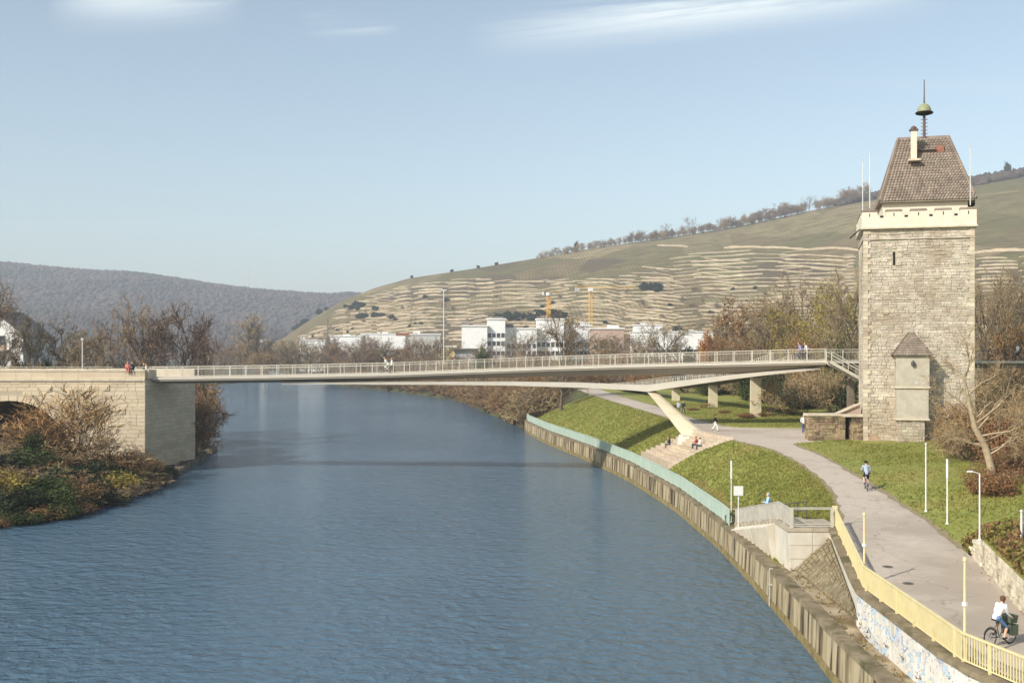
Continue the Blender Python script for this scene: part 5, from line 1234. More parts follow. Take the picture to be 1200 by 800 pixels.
# ================================================================== TREES
def ribbon(mb, pts, w0, w1, rnd, mi=0):
    d = (pts[-1]-pts[0]); a = Vector((rnd.gauss(0,1), rnd.gauss(0,1), rnd.gauss(0,1))); s = d.cross(a)
    if s.length < 1e-6: return
    s.normalize(); n = len(pts); b = len(mb.v)
    for i, p in enumerate(pts):
        wd = w0+(w1-w0)*i/(n-1); mb.v.append(tuple(p-s*wd/2)); mb.v.append(tuple(p+s*wd/2))
    for i in range(n-1): mb.f.append((b+2*i, b+2*i+1, b+2*i+3, b+2*i+2)); mb.m.append(mi)
def rdir(d, ang, rnd):
    a = d.cross(Vector((rnd.gauss(0,1), rnd.gauss(0,1), rnd.gauss(0,1)))).normalized()
    return (Matrix.Rotation(ang, 3, a) @ d).normalized()
def bend_line(p, d, L, n, wob, up, rnd):
    pts = [p.copy()]
    for i in range(n):
        d = (d+Vector((rnd.gauss(0,wob), rnd.gauss(0,wob), rnd.gauss(0,wob)))+Vector((0,0,up))).normalized(); pts.append(pts[-1]+d*L/n)
    return pts, d
def grow(tb, cb, p, d, L, r, lev, rnd, sub, up, tips, tw):
    """limb with branches and twigs; thick wood -> tb, twigs -> cb"""
    pts, dl = bend_line(p, d, L, 4 if lev < 2 else 2, 0.16 if lev < 2 else 0.22, up, rnd)
    if lev == 0: tb.tube(pts, [r*(1-0.75*i/4) for i in range(5)], 5, cap=False)
    elif lev == 1: tb.tube(pts, [r*(1-0.8*i/4) for i in range(5)], 3, cap=False)
    else: ribbon(cb, pts, max(r, tw)*1.1, tw*0.5, rnd)
    if lev >= len(sub): tips.append(pts[-1]); return
    k = sub[lev]
    for i in range(k):
        t = 0.25+0.75*(i+rnd.random())/k; t = min(t, 1)*(len(pts)-1); j = min(int(t), len(pts)-2); q = pts[j].lerp(pts[j+1], t-j)
        base = (pts[j+1]-pts[j]).normalized()
        grow(tb, cb, q, rdir(base, rnd.uniform(0.45, 1.0), rnd), L*rnd.uniform(0.38, 0.62), r*0.42, lev+1, rnd, sub, up*0.8, tips, tw)
def make_tree(seed, H=10, spread=0.36, limbs=10, sub=(5,6,5), frac=0.22, twig='twig_brown', bark='bark', up=0.06, r0=0.022, tw=0.055, leaves=None, nleaf=0, ls=0.12, stems=1, ang=(0.5,1.05)):
    rnd = random.Random(seed); tb, cb = MB(), MB(); tips = []
    for s in range(stems):
        d0 = Vector((rnd.gauss(0,0.05), rnd.gauss(0,0.05), 1)) if stems == 1 else Vector((rnd.gauss(0,0.35), rnd.gauss(0,0.35), 1))
        hh = H*(0.88 if stems == 1 else rnd.uniform(0.6, 0.85))
        tr, _ = bend_line(Vector((rnd.gauss(0,0.1)*(stems > 1)*H*0.4, rnd.gauss(0,0.1)*(stems > 1)*H*0.4, -0.03*H)), d0.normalized(), hh, 7, 0.06, 0.05, rnd)
        rr_ = r0*H*(1 if stems == 1 else 0.45); tb.tube(tr, [rr_*(1.25 if i == 0 else 1-0.85*i/7) for i in range(8)], 7, cap=False)
        nl = limbs if stems == 1 else max(3, limbs//stems+1)
        for i in range(nl):
            t = frac+(0.95-frac)*(i+rnd.random()*0.8)/nl; f = t*7; j = min(int(f), 6); q = tr[j].lerp(tr[j+1], f-j)
            az = i*2.4+rnd.random(); el = rnd.uniform(*ang)*(1-0.3*t)
            d = Vector((math.cos(az)*math.sin(el), math.sin(az)*math.sin(el), math.cos(el)))
            prof = math.sin(math.pi*(0.28+0.62*(t-frac)/(1-frac)))
            grow(tb, cb, q, d, H*spread*(0.45+0.75*prof)*rnd.uniform(0.8, 1.15), rr_*0.45, 0, rnd, sub, up, tips, tw*H/10)
    if leaves:
        lb_ = MB()
        for i in range(nleaf):
            c = rnd.choice(tips)+Vector((rnd.gauss(0,0.03), rnd.gauss(0,0.03), rnd.gauss(0,0.03)))*H
            a = Vector((rnd.gauss(0,1), rnd.gauss(0,1), rnd.gauss(0,1))).normalized(); b = a.cross(Vector((rnd.gauss(0,1), rnd.gauss(0,1), rnd.gauss(0,1)))).normalized(); s = ls*H/10*rnd.uniform(0.6, 1.2)
            lb_.add([c-a*s-b*s*0.6, c+a*s-b*s*0.6, c+a*s+b*s*0.6, c-a*s+b*s*0.6], [(0,1,2,3)])
        lm = lb_.mesh('foliage', MT[leaves])
    else: lm = None
    V = np.array(cb.v); wid = np.percentile(np.hypot(V[:,0], V[:,1]), 95)*2; top = np.percentile(V[:,2], 99.5)
    return dict(trunk=tb.mesh('trunk', MT[bark], True), crown=cb.mesh('crown', MT[twig]), leaves=lm, w=wid, h=top)
def make_bush(seed, leaf, W=4, H=3, n=2600, ls=0.13, lobes=11, stem='bark', flat=0.0):
    rnd = np.random.RandomState(seed); r2 = random.Random(seed)
    Cs = []
    for i in range(lobes):
        a = rnd.rand()*6.28; q = math.sqrt(rnd.rand())*0.62; Cs.append((math.cos(a)*q*W/2, math.sin(a)*q*W/2, H*(0.22+0.5*rnd.rand()*(1-0.5*q)), W*(0.16+0.14*rnd.rand())))
    Cs = np.array(Cs); k = rnd.randint(0, lobes, n); dv = rnd.normal(size=(n,3)); dv /= np.linalg.norm(dv, axis=1)[:,None]
    rad = (0.55+0.5*rnd.rand(n)**0.6)*Cs[k,3]; c = Cs[k,:3]+dv*rad[:,None]*np.array([1,1,0.95]); c[:,2] = np.maximum(c[:,2], 0.04)
    a = dv+rnd.normal(size=(n,3))*0.6; a = np.cross(a, rnd.normal(size=(n,3))); a /= np.linalg.norm(a, axis=1)[:,None]
    b = np.cross(a, dv+rnd.normal(size=(n,3))*0.5); b /= np.linalg.norm(b, axis=1)[:,None]
    s = (ls*(0.5+0.8*rnd.rand(n)))[:,None]
    V = np.stack([c-a*s, c-b*s*0.55, c+a*s, c+b*s*0.55], 1).reshape(-1,3); F = np.arange(4*n).reshape(-1,4)
    tb = MB()
    for q in Cs: 
        tb.tube([(q[0]*0.15, q[1]*0.15, -0.2), (q[0]*0.6, q[1]*0.6, q[2]*0.5), (q[0], q[1], q[2])], [0.05, 0.035, 0.015], 5, cap=False)
    return dict(trunk=tb.mesh('stems', MT[stem], True), crown=np_mesh('foliage', V, F, MT[leaf]), leaves=None, w=W, h=H*0.95)

PR = {}
for i in range(4): PR['bare%d' % i] = make_tree(100+i, limbs=13, sub=(5,6,6))
PR['dark0'] = make_tree(201, limbs=13, sub=(5,6,6), twig='twig_dark', spread=0.4, frac=0.15)
PR['dark1'] = make_tree(202, limbs=14, sub=(5,6,6), twig='twig_dark', spread=0.36, frac=0.12)
PR['wide0'] = make_tree(301, limbs=14, sub=(5,6,6), spread=0.46, frac=0.18, r0=0.026)
PR['wide1'] = make_tree(302, limbs=14, sub=(5,6,6), spread=0.5, frac=0.2, r0=0.026)
PR['poplar'] = make_tree(401, limbs=18, sub=(4,5,4), spread=0.2, frac=0.12, up=0.22, ang=(0.3,0.5), twig='twig_straw')
PR['rust0'] = make_tree(501, limbs=12, sub=(5,6,5), twig='twig_rust', spread=0.42, frac=0.1, stems=1)
PR['autumn'] = make_tree(601, limbs=11, sub=(4,4,4), twig='twig_brown', spread=0.42, leaves='leaf_yellow', nleaf=2400, ls=0.13, frac=0.2)
PR['orange'] = make_tree(602, limbs=12, sub=(4,4,4), twig='twig_rust', spread=0.42, leaves='leaf_orange', nleaf=3200, ls=0.16, frac=0.08)
PR['rusty_leaf'] = make_tree(603, limbs=12, sub=(4,5,4), twig='twig_rust', spread=0.42, leaves='leaf_brown', nleaf=1800, ls=0.14, frac=0.1)
for i in range(3): PR['scrub%d' % i] = make_tree(700+i, H=4, limbs=15, sub=(5,5,4), stems=5, spread=0.5, twig=('twig_rust','twig_brown','twig_straw')[i], frac=0.1, r0=0.02, tw=0.12, up=0.05)
for i in range(2): PR['osier%d' % i] = make_tree(720+i, H=4, limbs=30, sub=(6,5), stems=7, spread=0.5, twig=('twig_ochre','twig_rust')[i], frac=0.08, tw=0.11, up=0.12, r0=0.02)
for i in range(2): PR['green%d' % i] = make_bush(800+i, 'leaf_green')
for i in range(2): PR['darkgreen%d' % i] = make_bush(820+i, 'leaf_dark', n=3000)
PR['yellowbush'] = make_bush(840, 'leaf_yellow', n=2200)
for i in range(2): PR['brownbush%d' % i] = make_bush(850+i, 'leaf_brown', n=2400, ls=0.11)
PR['cypress'] = make_bush(870, 'leaf_dark', W=3, H=7, n=3800, lobes=16)
PR['clump'] = make_bush(880, 'leaf_dark', W=4, H=3, n=420, ls=0.4, lobes=7)
PR['smallbare'] = make_tree(890, limbs=9, sub=(4,5), twig='twig_brown', tw=0.09, spread=0.42)

def plant(pr, name, label, cat, group, loc, h, wd, rz=None):
    q = PR[pr]; rz = rs.uniform(0, 6.28) if rz is None else rz
    e = empty(name, label, cat, loc, rz, group, (wd/q['w'], wd/q['w'], h/q['h']))
    link('trunk', q['trunk'], e); link('crown', q['crown'], e)
    if q['leaves']: link('foliage', q['leaves'], e)
    return e
def plant_px(pr, name, label, cat, group, x, ytop, Y, wpx, zb):
    p = P(x, ytop, Y); return plant(pr, name, label, cat, group, (p.x, Y, zb), p.z-zb, wpx/FPX*Y)
rs = random.Random(77)
T = 'tree'
# left bank, behind the old bridge
for (pr, x, yt, Y, wd, lab) in (
    ('wide0',157,349,172,92,'large spreading bare tree behind the parapet near the bridge end'),
    ('dark1',206,358,166,84,'dense dark brown tree overhanging the river beside the abutment'),
    ('bare1',128,376,178,62,'bare tree to the left of the large spreading tree'),
    ('bare0',72,372,185,74,'bare tree right of the gabled house'),
    ('bare2',40,368,182,60,'bare tree directly beside the gabled house roof'),
    ('wide1',-4,330,176,90,'tall bare tree cut by the left picture edge'),
    ('bare3',98,388,170,56,'low bare tree behind the street lamp'),
    ('dark0',180,372,180,70,'dark bare tree between the two largest left trees'),
    ('dark0',234,385,160,50,'dark bare tree at the water edge behind the abutment')):
    plant_px(pr, 'bare_tree', lab, T, None, x, yt, Y, wd, 3.0)
for i in range(22):
    x = -30+i*12.5+rs.uniform(-5, 5); Y = rs.uniform(150, 172)
    X = (x-600)/FPX*Y
    if X > lb(Y)-2: X = lb(Y)-2-rs.random()*4
    plant(rs.choice(('scrub0','scrub1','darkgreen0','scrub1','brownbush0')), 'riverside_bush', 'brown bush in the thicket behind the old bridge parapet', 'bush', 'bushes behind the old bridge', (X, Y, left_z(X, Y)-0.1), rs.uniform(7, 10.5), rs.uniform(6, 9))
for (Y, d, h) in ((141.5,1.2,9.5),(144,0.8,8.5),(147.5,1.2,9.5),(151,1.5,8),(155,1.5,9)):
    X = lb(Y)-d; plant(rs.choice(('scrub1','scrub0')), 'riverside_bush', 'dark leaning bush in the shade just beyond the abutment', 'bush', 'bushes beyond the abutment', (X, Y, left_z(X, Y)), h, 6.5)
# branch over the water
mb = MB(); rnd = random.Random(5); a = P(243, 482, 150); pts = [a+Vector((-3,0,-1)), a, P(262,484,150), P(275,487,150)]
mb.tube(pts, [0.16,0.12,0.08,0.03], 5)
br = mb.obj('overhanging_branch', MT['bark'], label='bare branch reaching out over the water from the left bank', cat='branch')
cb = MB(); tb = MB()
for i in range(16): grow(tb, cb, pts[1].lerp(pts[3], rnd.random()), Vector((1, rnd.gauss(0,.5), rnd.gauss(0,.4))).normalized(), rnd.uniform(0.8,1.6), 0.03, 2, rnd, (0,0,3), 0.0, [], 0.03)
cb.obj('twigs', MT['twig_dark'], br, kind='stuff')
# foreground bank bushes
FGB = [('osier0',86,468,117,92,0.9,'tall fan-shaped straw-coloured bush before the abutment'),
 ('osier0',48,488,114,84,1.0,'golden bare bush left of the tall straw-coloured bush'),
 ('scrub2',112,512,113,80,0.6,'tan twiggy bush below the abutment face'),
 ('brownbush0',146,528,113,48,0.6,'small reddish-brown bush close to the abutment corner'),
 ('osier1',158,538,116,30,0.4,'rusty bush at the very foot of the abutment corner'),
 ('green0',30,528,106,64,1.2,'green leafy bush under the arch'),
 ('darkgreen0',75,548,104,70,0.6,'dark evergreen bush in the middle of the left bank'),
 ('darkgreen1',118,544,109,66,0.4,'dark evergreen bush beside the footing ledge'),
 ('yellowbush',10,566,96,52,0.6,'bright yellow-green bush at the left picture edge'),
 ('green1',48,578,97,52,0.3,'low green bush next to the yellow-green one'),
 ('yellowbush',140,562,107,40,0.2,'small yellowish bush at the waterline below the abutment'),
 ('brownbush1',92,575,99,52,0.2,'brown leafy bush by the water in front of the bank'),
 ('green0',172,560,119,28,0.2,'small green bush at the ledge beside the dark wall'),
 ('darkgreen0',-18,540,104,70,1.0,'dark evergreen mass cut by the left edge'),
 ('green1',68,596,94,44,0.0,'low green tuft overhanging the water'),
 ('darkgreen1',20,600,92,60,0.0,'dark low bush shading the waterline at far left'),
 ('darkgreen1',112,584,101,44,0.0,'dark low bush at the point of the left bank'),
 ('green0',40,512,112,40,1.6,'yellowish-green bush just below the arch crown')]
for (pr, x, yt, Y, wd, zb, lab) in FGB:
    p = P(x, yt, Y); X = min(p.x, lb(Y)-0.6); zb = left_z(X, Y)-0.1
    plant(pr, 'bank_bush', lab, 'bush', None, (X, Y, zb), max(2.2, (p.z-zb)*1.2), wd/FPX*Y*1.35)
for i in range(34):
    Y = rs.uniform(90, 124); X = lb(Y)-rs.uniform(0.8, 15)
    plant(rs.choice(('darkgreen0','scrub2','green0','scrub1','scrub0','brownbush1','osier1','scrub2')), 'bank_bush', 'dark low bush filling the thicket on the left bank', 'bush', 'undergrowth on the left bank', (X, Y, left_z(X, Y)-0.15), rs.uniform(1.6, 3.0), rs.uniform(3.5, 6))
for i in range(26):
    Y = 84+i*1.5; X = lb(Y)-rs.uniform(0.0, 1.0)
    plant(rs.choice(('darkgreen0','scrub2','green1','scrub1','brownbush0')), 'bank_bush', 'low dark bush hanging over the waterline of the left bank', 'bush', 'bushes at the left waterline', (X, Y, -0.1), rs.uniform(1.0, 1.7), rs.uniform(2.6, 3.8))
for i in range(14):
    X = rs.uniform(-67, -49); Y = rs.uniform(133, 150); plant(rs.choice(('scrub1','scrub0','bare1','darkgreen0','scrub1')), 'thicket_bush', 'dark bush filling the view through the arch', 'bush', 'thicket behind the arch', (X, Y, left_z(X, Y)-0.1), rs.uniform(5.5, 8), rs.uniform(4, 6))
for i in range(6):
    x = -4+i*11; p = P(x, 478+rs.uniform(-3, 8), 146); plant(('bare0','bare1','scrub1')[i % 3], 'thicket_tree', 'bare stem tree seen through the arch opening', 'tree', 'trees seen through the arch', (p.x, 146+rs.uniform(0,6), left_z(p.x,146)), 8.5, 5)
# far bend of the river and far right bank
for (pr, x, yt, Y, wd, lab) in (('poplar',288,368,420,36,'tall pale poplar at the river bend'),('poplar',300,378,430,24,'smaller poplar beside the tall pale one')):
    plant_px(pr, 'poplar_tree', lab, T, None, x, yt, Y+100, wd, 2.5)
for i in range(26):
    x = 252+i*11+rs.uniform(-4, 4); Y = rs.uniform(480, 620) if x < 330 else rs.uniform(400, 500)
    plant_px(rs.choice(('bare0','bare1','bare2','rust0','rust0','wide0')), 'bare_tree', 'bare brownish tree in the row along the far river bank', T, 'trees along the far bank', x, rs.uniform(392, 408), Y, rs.uniform(30, 46), 3)
for i in range(24):
    x = 300+i*12+rs.uniform(-4, 4); Y = rs.uniform(290, 360)
    p = P(x, 400, Y)
    if p.x < tab(RB, 1, Y)+6: Y = 420+rs.random()*60
    plant_px(rs.choice(('bare1','bare2','rust0','bare3','scrub0')), 'bare_tree', 'bare tree in the brown belt behind the footbridge railing', T, 'brown tree belt behind the bridge', x, rs.uniform(405, 419), Y, rs.uniform(26, 40), 4)
# waterside bushes on the right bank beyond the quay
for i in range(84):
    Y = 199+(i/84)**1.4*300+rs.uniform(-3, 3); X = tab(RB, 1, Y)+rs.uniform(0.2, 3.5)
    plant(rs.choice(('scrub0','scrub1','osier1','scrub2','rust0','brownbush0')), 'waterside_bush', 'brown leafless bush lining the water beyond the quay end', 'bush', 'bushes lining the far right bank', (X, Y, 0.3), rs.uniform(5.5, 8.5), rs.uniform(7.5, 11))
for i in range(30):
    Y = 215+i*7+rs.uniform(-3, 3); X = tab(RB, 1, Y)+rs.uniform(7, 16)
    plant(rs.choice(('scrub1','scrub2','rust0','bare2')), 'waterside_bush', 'taller brown bush in the second row behind the waterside', 'bush', 'second row of bushes on the far bank', (X, Y, 2.5), rs.uniform(6, 10), rs.uniform(7, 10))
plant_px('autumn', 'quay_shrub', 'yellow-leaved shrub at the far end of the quay', 'bush', None, 636, 452, 200, 34, 2.6)
plant_px('rusty_leaf', 'quay_shrub', 'rust-red shrub beside the dark far column', 'bush', None, 649, 455, 203, 26, 3.2)
plant_px('scrub1', 'quay_shrub', 'dark bush overhanging the end of the green fence', 'bush', None, 618, 452, 199, 36, 2.0)
# trees in front of the white buildings
for (pr, x, yt, Y, wd, lab) in (
    ('wide1',657,366,188,92,'large dark-limbed bare tree before the white offices'),
    ('wide0',607,388,300,56,'broad bare tree before the long office wing'),
    ('bare0',566,398,300,44,'bare tree before the blank white office facade'),
    ('bare3',704,394,280,50,'bare tree before the rose-brown block'),
    ('bare1',727,392,290,46,'bare tree right of the rose-brown block'),
    ('wide0',770,376,235,72,'round-crowned bare tree right of the offices'),
    ('bare2',745,390,270,46,'slim bare tree left of the round-crowned one'),
    ('orange',826,390,215,34,'orange autumn tree above the bridge railing'),
    ('rusty_leaf',846,394,212,36,'rusty tree right of the orange one'),
    ('wide1',905,346,205,104,'big pale-twigged bare tree left of the tower'),
    ('bare0',868,366,225,60,'bare tree right of the rusty one'),
    ('rusty_leaf',880,392,190,54,'russet bushy tree above the bridge railing'),
    ('rusty_leaf',915,398,185,48,'russet bushy tree left of the two cyclists'),
    ('autumn',975,336,165,96,'leaning tree with yellow leaves beside the tower'),
    ('autumn',950,372,180,56,'smaller yellow-leaved tree behind the cyclists'),
    ('wide0',930,320,240,90,'tall thin bare tree on the slope left of the tower'),
    ('bare1',800,396,240,44,'bare tree between round-crowned tree and orange tree'),
    ('rusty_leaf',872,352,215,74,'spreading russet tree above the rusty ones left of the tower'),
    ('wide1',842,364,230,66,'pale bare tree behind the orange one'),
    ('bare3',892,372,175,52,'upright tan tree close behind the deck'),
    ('autumn',925,360,170,70,'olive-yellow tree between the big bare tree and the tower'),
    ('wide0',990,318,150,84,'dense bare tree touching the tower left edge'),
    ('rusty_leaf',940,392,150,52,'russet tree right behind the two bridge cyclists'),
    ('autumn',955,350,195,60,'olive-yellow tree rising behind the yellow-leaved one'),
    ('wide0',1165,318,128,84,'dense tan tree against the tower right side'),
    ('rusty_leaf',1195,372,126,70,'russet bushy tree at the right edge above the walkway'),
    ('wide1',1182,312,150,110,'large bare tree right of the tower'),
    ('bare2',1160,330,165,60,'bare tree close behind the tower right edge'),
    ('dark0',1205,330,140,70,'dark bare tree at the right picture edge')):
    plant_px(pr, 'bare_tree' if pr[:3] in ('wid','bar','dar') else 'autumn_tree', lab, T, None, x, yt, Y, wd, 6 if Y != 188 else lawn_left_z((x-600)/FPX*Y, Y))
plant_px('cypress', 'evergreen_tree', 'dark green conifer left of the orange tree', T, None, 809, 392, 222, 22, 6)
plant_px('cypress', 'evergreen_tree', 'dark green conifer in the trees right of the tower', T, None, 1190, 345, 160, 40, 6)
plant_px('green1', 'evergreen_bush', 'green bush before the pavilion canopy', 'bush', None, 566, 404, 290, 22, 5)
plant_px('green0', 'evergreen_bush', 'green bush below the yellow-leaved tree at the tower', 'bush', None, 988, 396, 150, 40, 6)
for i in range(46):
    x = 420+i*12.5+rs.uniform(-6, 6); Y = rs.uniform(235, 300)
    if 503 < x < 566: continue
    plant_px(rs.choice(('scrub0','scrub1','scrub2','brownbush0','rust0')), 'roadside_bush', 'brown bush in the hedge belt behind the footbridge railing', 'bush', 'bushes behind the footbridge', x, rs.uniform(405, 420), Y if x > 545 else Y+190, rs.uniform(26, 42) if x > 545 else rs.uniform(20, 30), 5.0)
for i in range(26):
    x = 585+i*10+rs.uniform(-4, 4); Y = rs.uniform(212, 232); p = P(x, 440, Y)
    if p.x < 4: continue
    plant(rs.choice(('scrub0','scrub1','scrub2','brownbush1')), 'roadside_bush', 'low brown bush seen between deck and rib of the footbridge', 'bush', 'low bushes under the footbridge', (p.x, Y, 6.2), rs.uniform(3.5, 5), rs.uniform(5, 7))
# dark hedge behind the columns
for i in range(24):
    x = 800+i*10+rs.uniform(-3, 3); Y = float(np.interp(x, [800,850,900,950,1000,1050], [190,178,152,137,128,124]))+rs.uniform(0, 8); p = P(x, 452, Y); zg = lawn_right_z(p.x, Y)-0.1
    plant(rs.choice(('darkgreen0','darkgreen1','green0','scrub2','scrub1','darkgreen1')), 'evergreen_bush', 'dark evergreen shrub in the hedge behind the ramp columns', 'bush', 'dark hedge behind the columns', (p.x, Y, zg), rs.uniform(3.0, 5.2), rs.uniform(4.5, 6.5))
for (x, y, wd, lab) in ((945,452,46,'pale twiggy shrub above the dark hedge'),(905,458,40,'pale twiggy shrub between the last columns'),(975,450,36,'pale twiggy shrub next to the tower corner')):
    plant_px('scrub2', 'twiggy_shrub', lab, 'bush', None, x, y-22, 132, wd, 6.2)
for (x, y) in ((792,478),(812,481),(850,484),(876,490),(908,482),(930,486),(828,478),(893,488)):
    b = ray_right(x, y); plant(rs.choice(('brownbush0','brownbush1','scrub0')), 'low_shrub', 'small brown shrub on the lawn near the column feet', 'bush', 'low shrubs at the columns', b, rs.uniform(0.5, 0.9), rs.uniform(2, 3.4))
# leaning old tree right of the tower
Yt = ray_right(1160, 571).y; b0_ = ray_right(1160, 571)
lt = empty('leaning_tree', 'old leaning pale-barked tree with gnarled bare branches', T, b0_)
tb, cb = MB(), MB(); rnd = random.Random(31)
spine = [P(x, y, Yt)-b0_ for x, y in ((1162,574),(1161,546),(1154,522),(1142,500),(1136,474),(1130,440))]
tb.tube(spine, [0.38,0.25,0.22,0.18,0.12,0.05], 8, cap=False)
for (i, t, dr, L) in ((2,.2,(.8,0.2,.45),3.4),(2,.8,(0.7,-.3,.7),3.4),(3,.3,(.8,.4,.7),3.0),(1,.7,(.9,.1,.35),3.2),(3,.8,(-.7,.2,.6),2.4),(4,.3,(.6,-.3,.9),2.4),(4,.7,(-.5,.3,.9),1.8),(1,.9,(-.9,-.2,.3),2.6),(2,.5,(.9,-.5,.4),3.6),(3,.1,(.8,.5,.6),3.8),(4,.9,(.2,.1,1),2.2),(2,.1,(-.9,.2,.1),2.6),(1,.5,(.8,-.4,.5),3.4)):
    q = spine[i].lerp(spine[i+1], t); grow(tb, cb, q, Vector(dr).normalized(), L, 0.075, 0, rnd, (6,7,6), 0.03, [], 0.022)
tb.obj('trunk', MT['pale_bark'], lt, smooth=True); cb.obj('crown', MT['twig_straw'], lt)
# scrub around it
for i in range(26):
    x = rs.uniform(1098, 1215); y = rs.uniform(500, 548); b = ray_right(x, y)
    plant(rs.choice(('scrub2','scrub2','osier0','scrub1','brownbush0','scrub0')), 'bank_scrub', 'straw-coloured scrub at the foot of the tower beside the leaning tree', 'bush', 'scrub right of the tower', b-Vector((0,0,0.1)), rs.uniform(2.0, 4.2), rs.uniform(3, 5))
for i in range(14):
    x = rs.uniform(1150, 1225); y = rs.uniform(545, 585); b = ray_right(x, y)
    plant(rs.choice(('brownbush0','brownbush1','scrub0')), 'bank_scrub', 'reddish-brown bush behind the white posts at right', 'bush', 'brown bushes at right edge', b-Vector((0,0,0.1)), rs.uniform(1.0, 2.0), rs.uniform(2, 3.5))
for i in range(16):
    x = 1152+i*4; Y = rs.uniform(118, 135); p = P(x, 430, Y); plant(rs.choice(('scrub2','scrub1','green0')), 'bank_scrub', 'brown scrub below the dark walkway right of the tower', 'bush', 'scrub below the walkway', (p.x, Y, 6.0), rs.uniform(4.5, 8), rs.uniform(4, 6))
# hill: ridge trees and slope clumps
for i in range(270):
    x = 632+i*1.42+rs.uniform(-4, 4)
    if nz3(x, 0, 0.045, 4) < -0.22: continue
    p = hill(x, rs.uniform(0.95, 1.0)); h = rs.uniform(5, 14)*rs.uniform(0.7, 1.25)*(0.6+0.5*(x-640)/370)
    plant(rs.choice(('scrub0','scrub1','scrub2','scrub1','scrub2','smallbare','bare2','bare3')), 'ridge_tree', 'small bare tree on the vineyard skyline', T, 'trees on the vineyard ridge', p-Vector((0,0,0.4)), h, h*rs.uniform(0.7, 1.1))
for (x, h, lab) in ((676,13,'dark small conifer pair on the skyline'),(780,16,'rounded bare tree on the skyline'),(808,19,'tallest rounded bare tree on the skyline'),(752,12,'broad low bare tree on the skyline'),(948,17,'rounded tree on the skyline near the tower'),(1180,18,'dark conifer on the wooded hilltop right of the tower')):
    p = hill(x, 0.985); plant('clump' if 'conifer' in lab else 'smallbare', 'ridge_tree', lab, T, None, p, h, h*(0.5 if 'conifer' in lab else 1.1))
for (x, lab) in ((483,'lone bush on the hill shoulder'),(560,'first bush on the bare skyline'),(582,'second bush on the bare skyline'),(530,'tiny bush low on the bare skyline')):
    plant('clump', 'ridge_bush', lab, 'bush', None, hill(x, 0.995), 3.6, 5)
for i in range(150):
    x = rs.uniform(340, 1000); y = rs.uniform(max(335, tab(SKY,1,x)+20), 400); p = hill(x, vy(x, y)); h = rs.uniform(1.5, 4)
    plant(rs.choice(('clump','scrub1','scrub0','scrub2')), 'slope_bush', 'small dark bush on the terraced vineyard slope', 'bush', 'bushes on the terraces', p-Vector((0,0,.3)), h, h*rs.uniform(1.2, 2.2))
for (x, y, n) in ((365,354,9),(425,361,11),(440,372,6),(600,374,10),(640,372,8),(760,340,6),(945,396,9)):
    for i in range(n):
        xx = x+rs.uniform(-22, 22); p = hill(xx, vy(xx, y+rs.uniform(-2.5, 2.5))); h = rs.uniform(3.5, 7)
        plant('clump', 'slope_bush', 'dark green bush in a hedge clump on the vineyard slope', 'bush', 'green clumps on the terraces', p-Vector((0,0,.3)), h, h*1.6)

# ================================================================== GRASS
def tufts(name, pts, label, m, hmin=0.05, hmax=0.15, wd=0.05, blades=3):
    P_ = np.array(pts); n = len(P_)*blades; base = np.repeat(P_, blades, 0)+np.random.normal(size=(n,3))*np.array([0.05,0.05,0])
    a = np.random.rand(n)*6.283; h = hmin+(hmax-hmin)*np.random.rand(n); ln = np.random.normal(size=(n,2))*0.5
    dx_ = np.stack([np.cos(a)*wd, np.sin(a)*wd, np.zeros(n)], 1)
    V = np.stack([base-dx_-[0,0,0.02], base+dx_-[0,0,0.02], base+np.stack([ln[:,0]*h, ln[:,1]*h, h], 1)], 1).reshape(-1,3)
    link(name, np_mesh(name, V, np.arange(3*n).reshape(-1,3), m), kind='stuff', label=label)
pts = []
def in_steps(X, Y):
    for (a, b, c, d) in ((b0, b1, t1, t0),):
        poly = [a, b, c, d]; s = 0
        for i in range(4):
            p, q = poly[i], poly[(i+1) % 4]; cr2 = (q.x-p.x)*(Y-p.y)-(q.y-p.y)*(X-p.x)
            s += 1 if cr2 > 0 else -1
        if abs(s) == 4: return True
    return False
while len(pts) < 30000:
    Y = 63.5+rs.random()**1.4*130; x0 = qx(Y)+0.8; x1, _ = g1(Y); X = rs.uniform(x0, x1-0.05)
    if Y < 77 and X < 17.9 and Y > 60 and X > 15.2: continue
    if in_steps(X, Y): continue
    pts.append((X, Y, lawn_left_z(X, Y)))
tufts('grass', pts, 'mown grass on the slope left of the path', MT['grass_blade'])
pts = []
while len(pts) < 30000:
    Y = 44+rs.random()**1.3*120; x1, _ = g2(Y); X = x1+rs.random()**0.8*16+(0.5 if Y < 56.5 else 0.06)
    if abs(X-36.5) < 5.5 and 97.5 < Y < 111: continue
    pts.append((X, Y, lawn_right_z(X, Y)))
tufts('grass', pts, 'mown grass on the slope right of the path', MT['grass_blade'])
pts = [(qx(Y)+rs.uniform(0.65, 1.7), Y, 2.0) for Y in (rs.uniform(30, 76) for _ in range(160))]
tufts('weeds', pts, 'dry weeds on the ledge behind the quay coping', mat('weed', S(140,122,80), S(128,112,70), 1.5, island=0.3), 0.05, 0.2, 0.05)
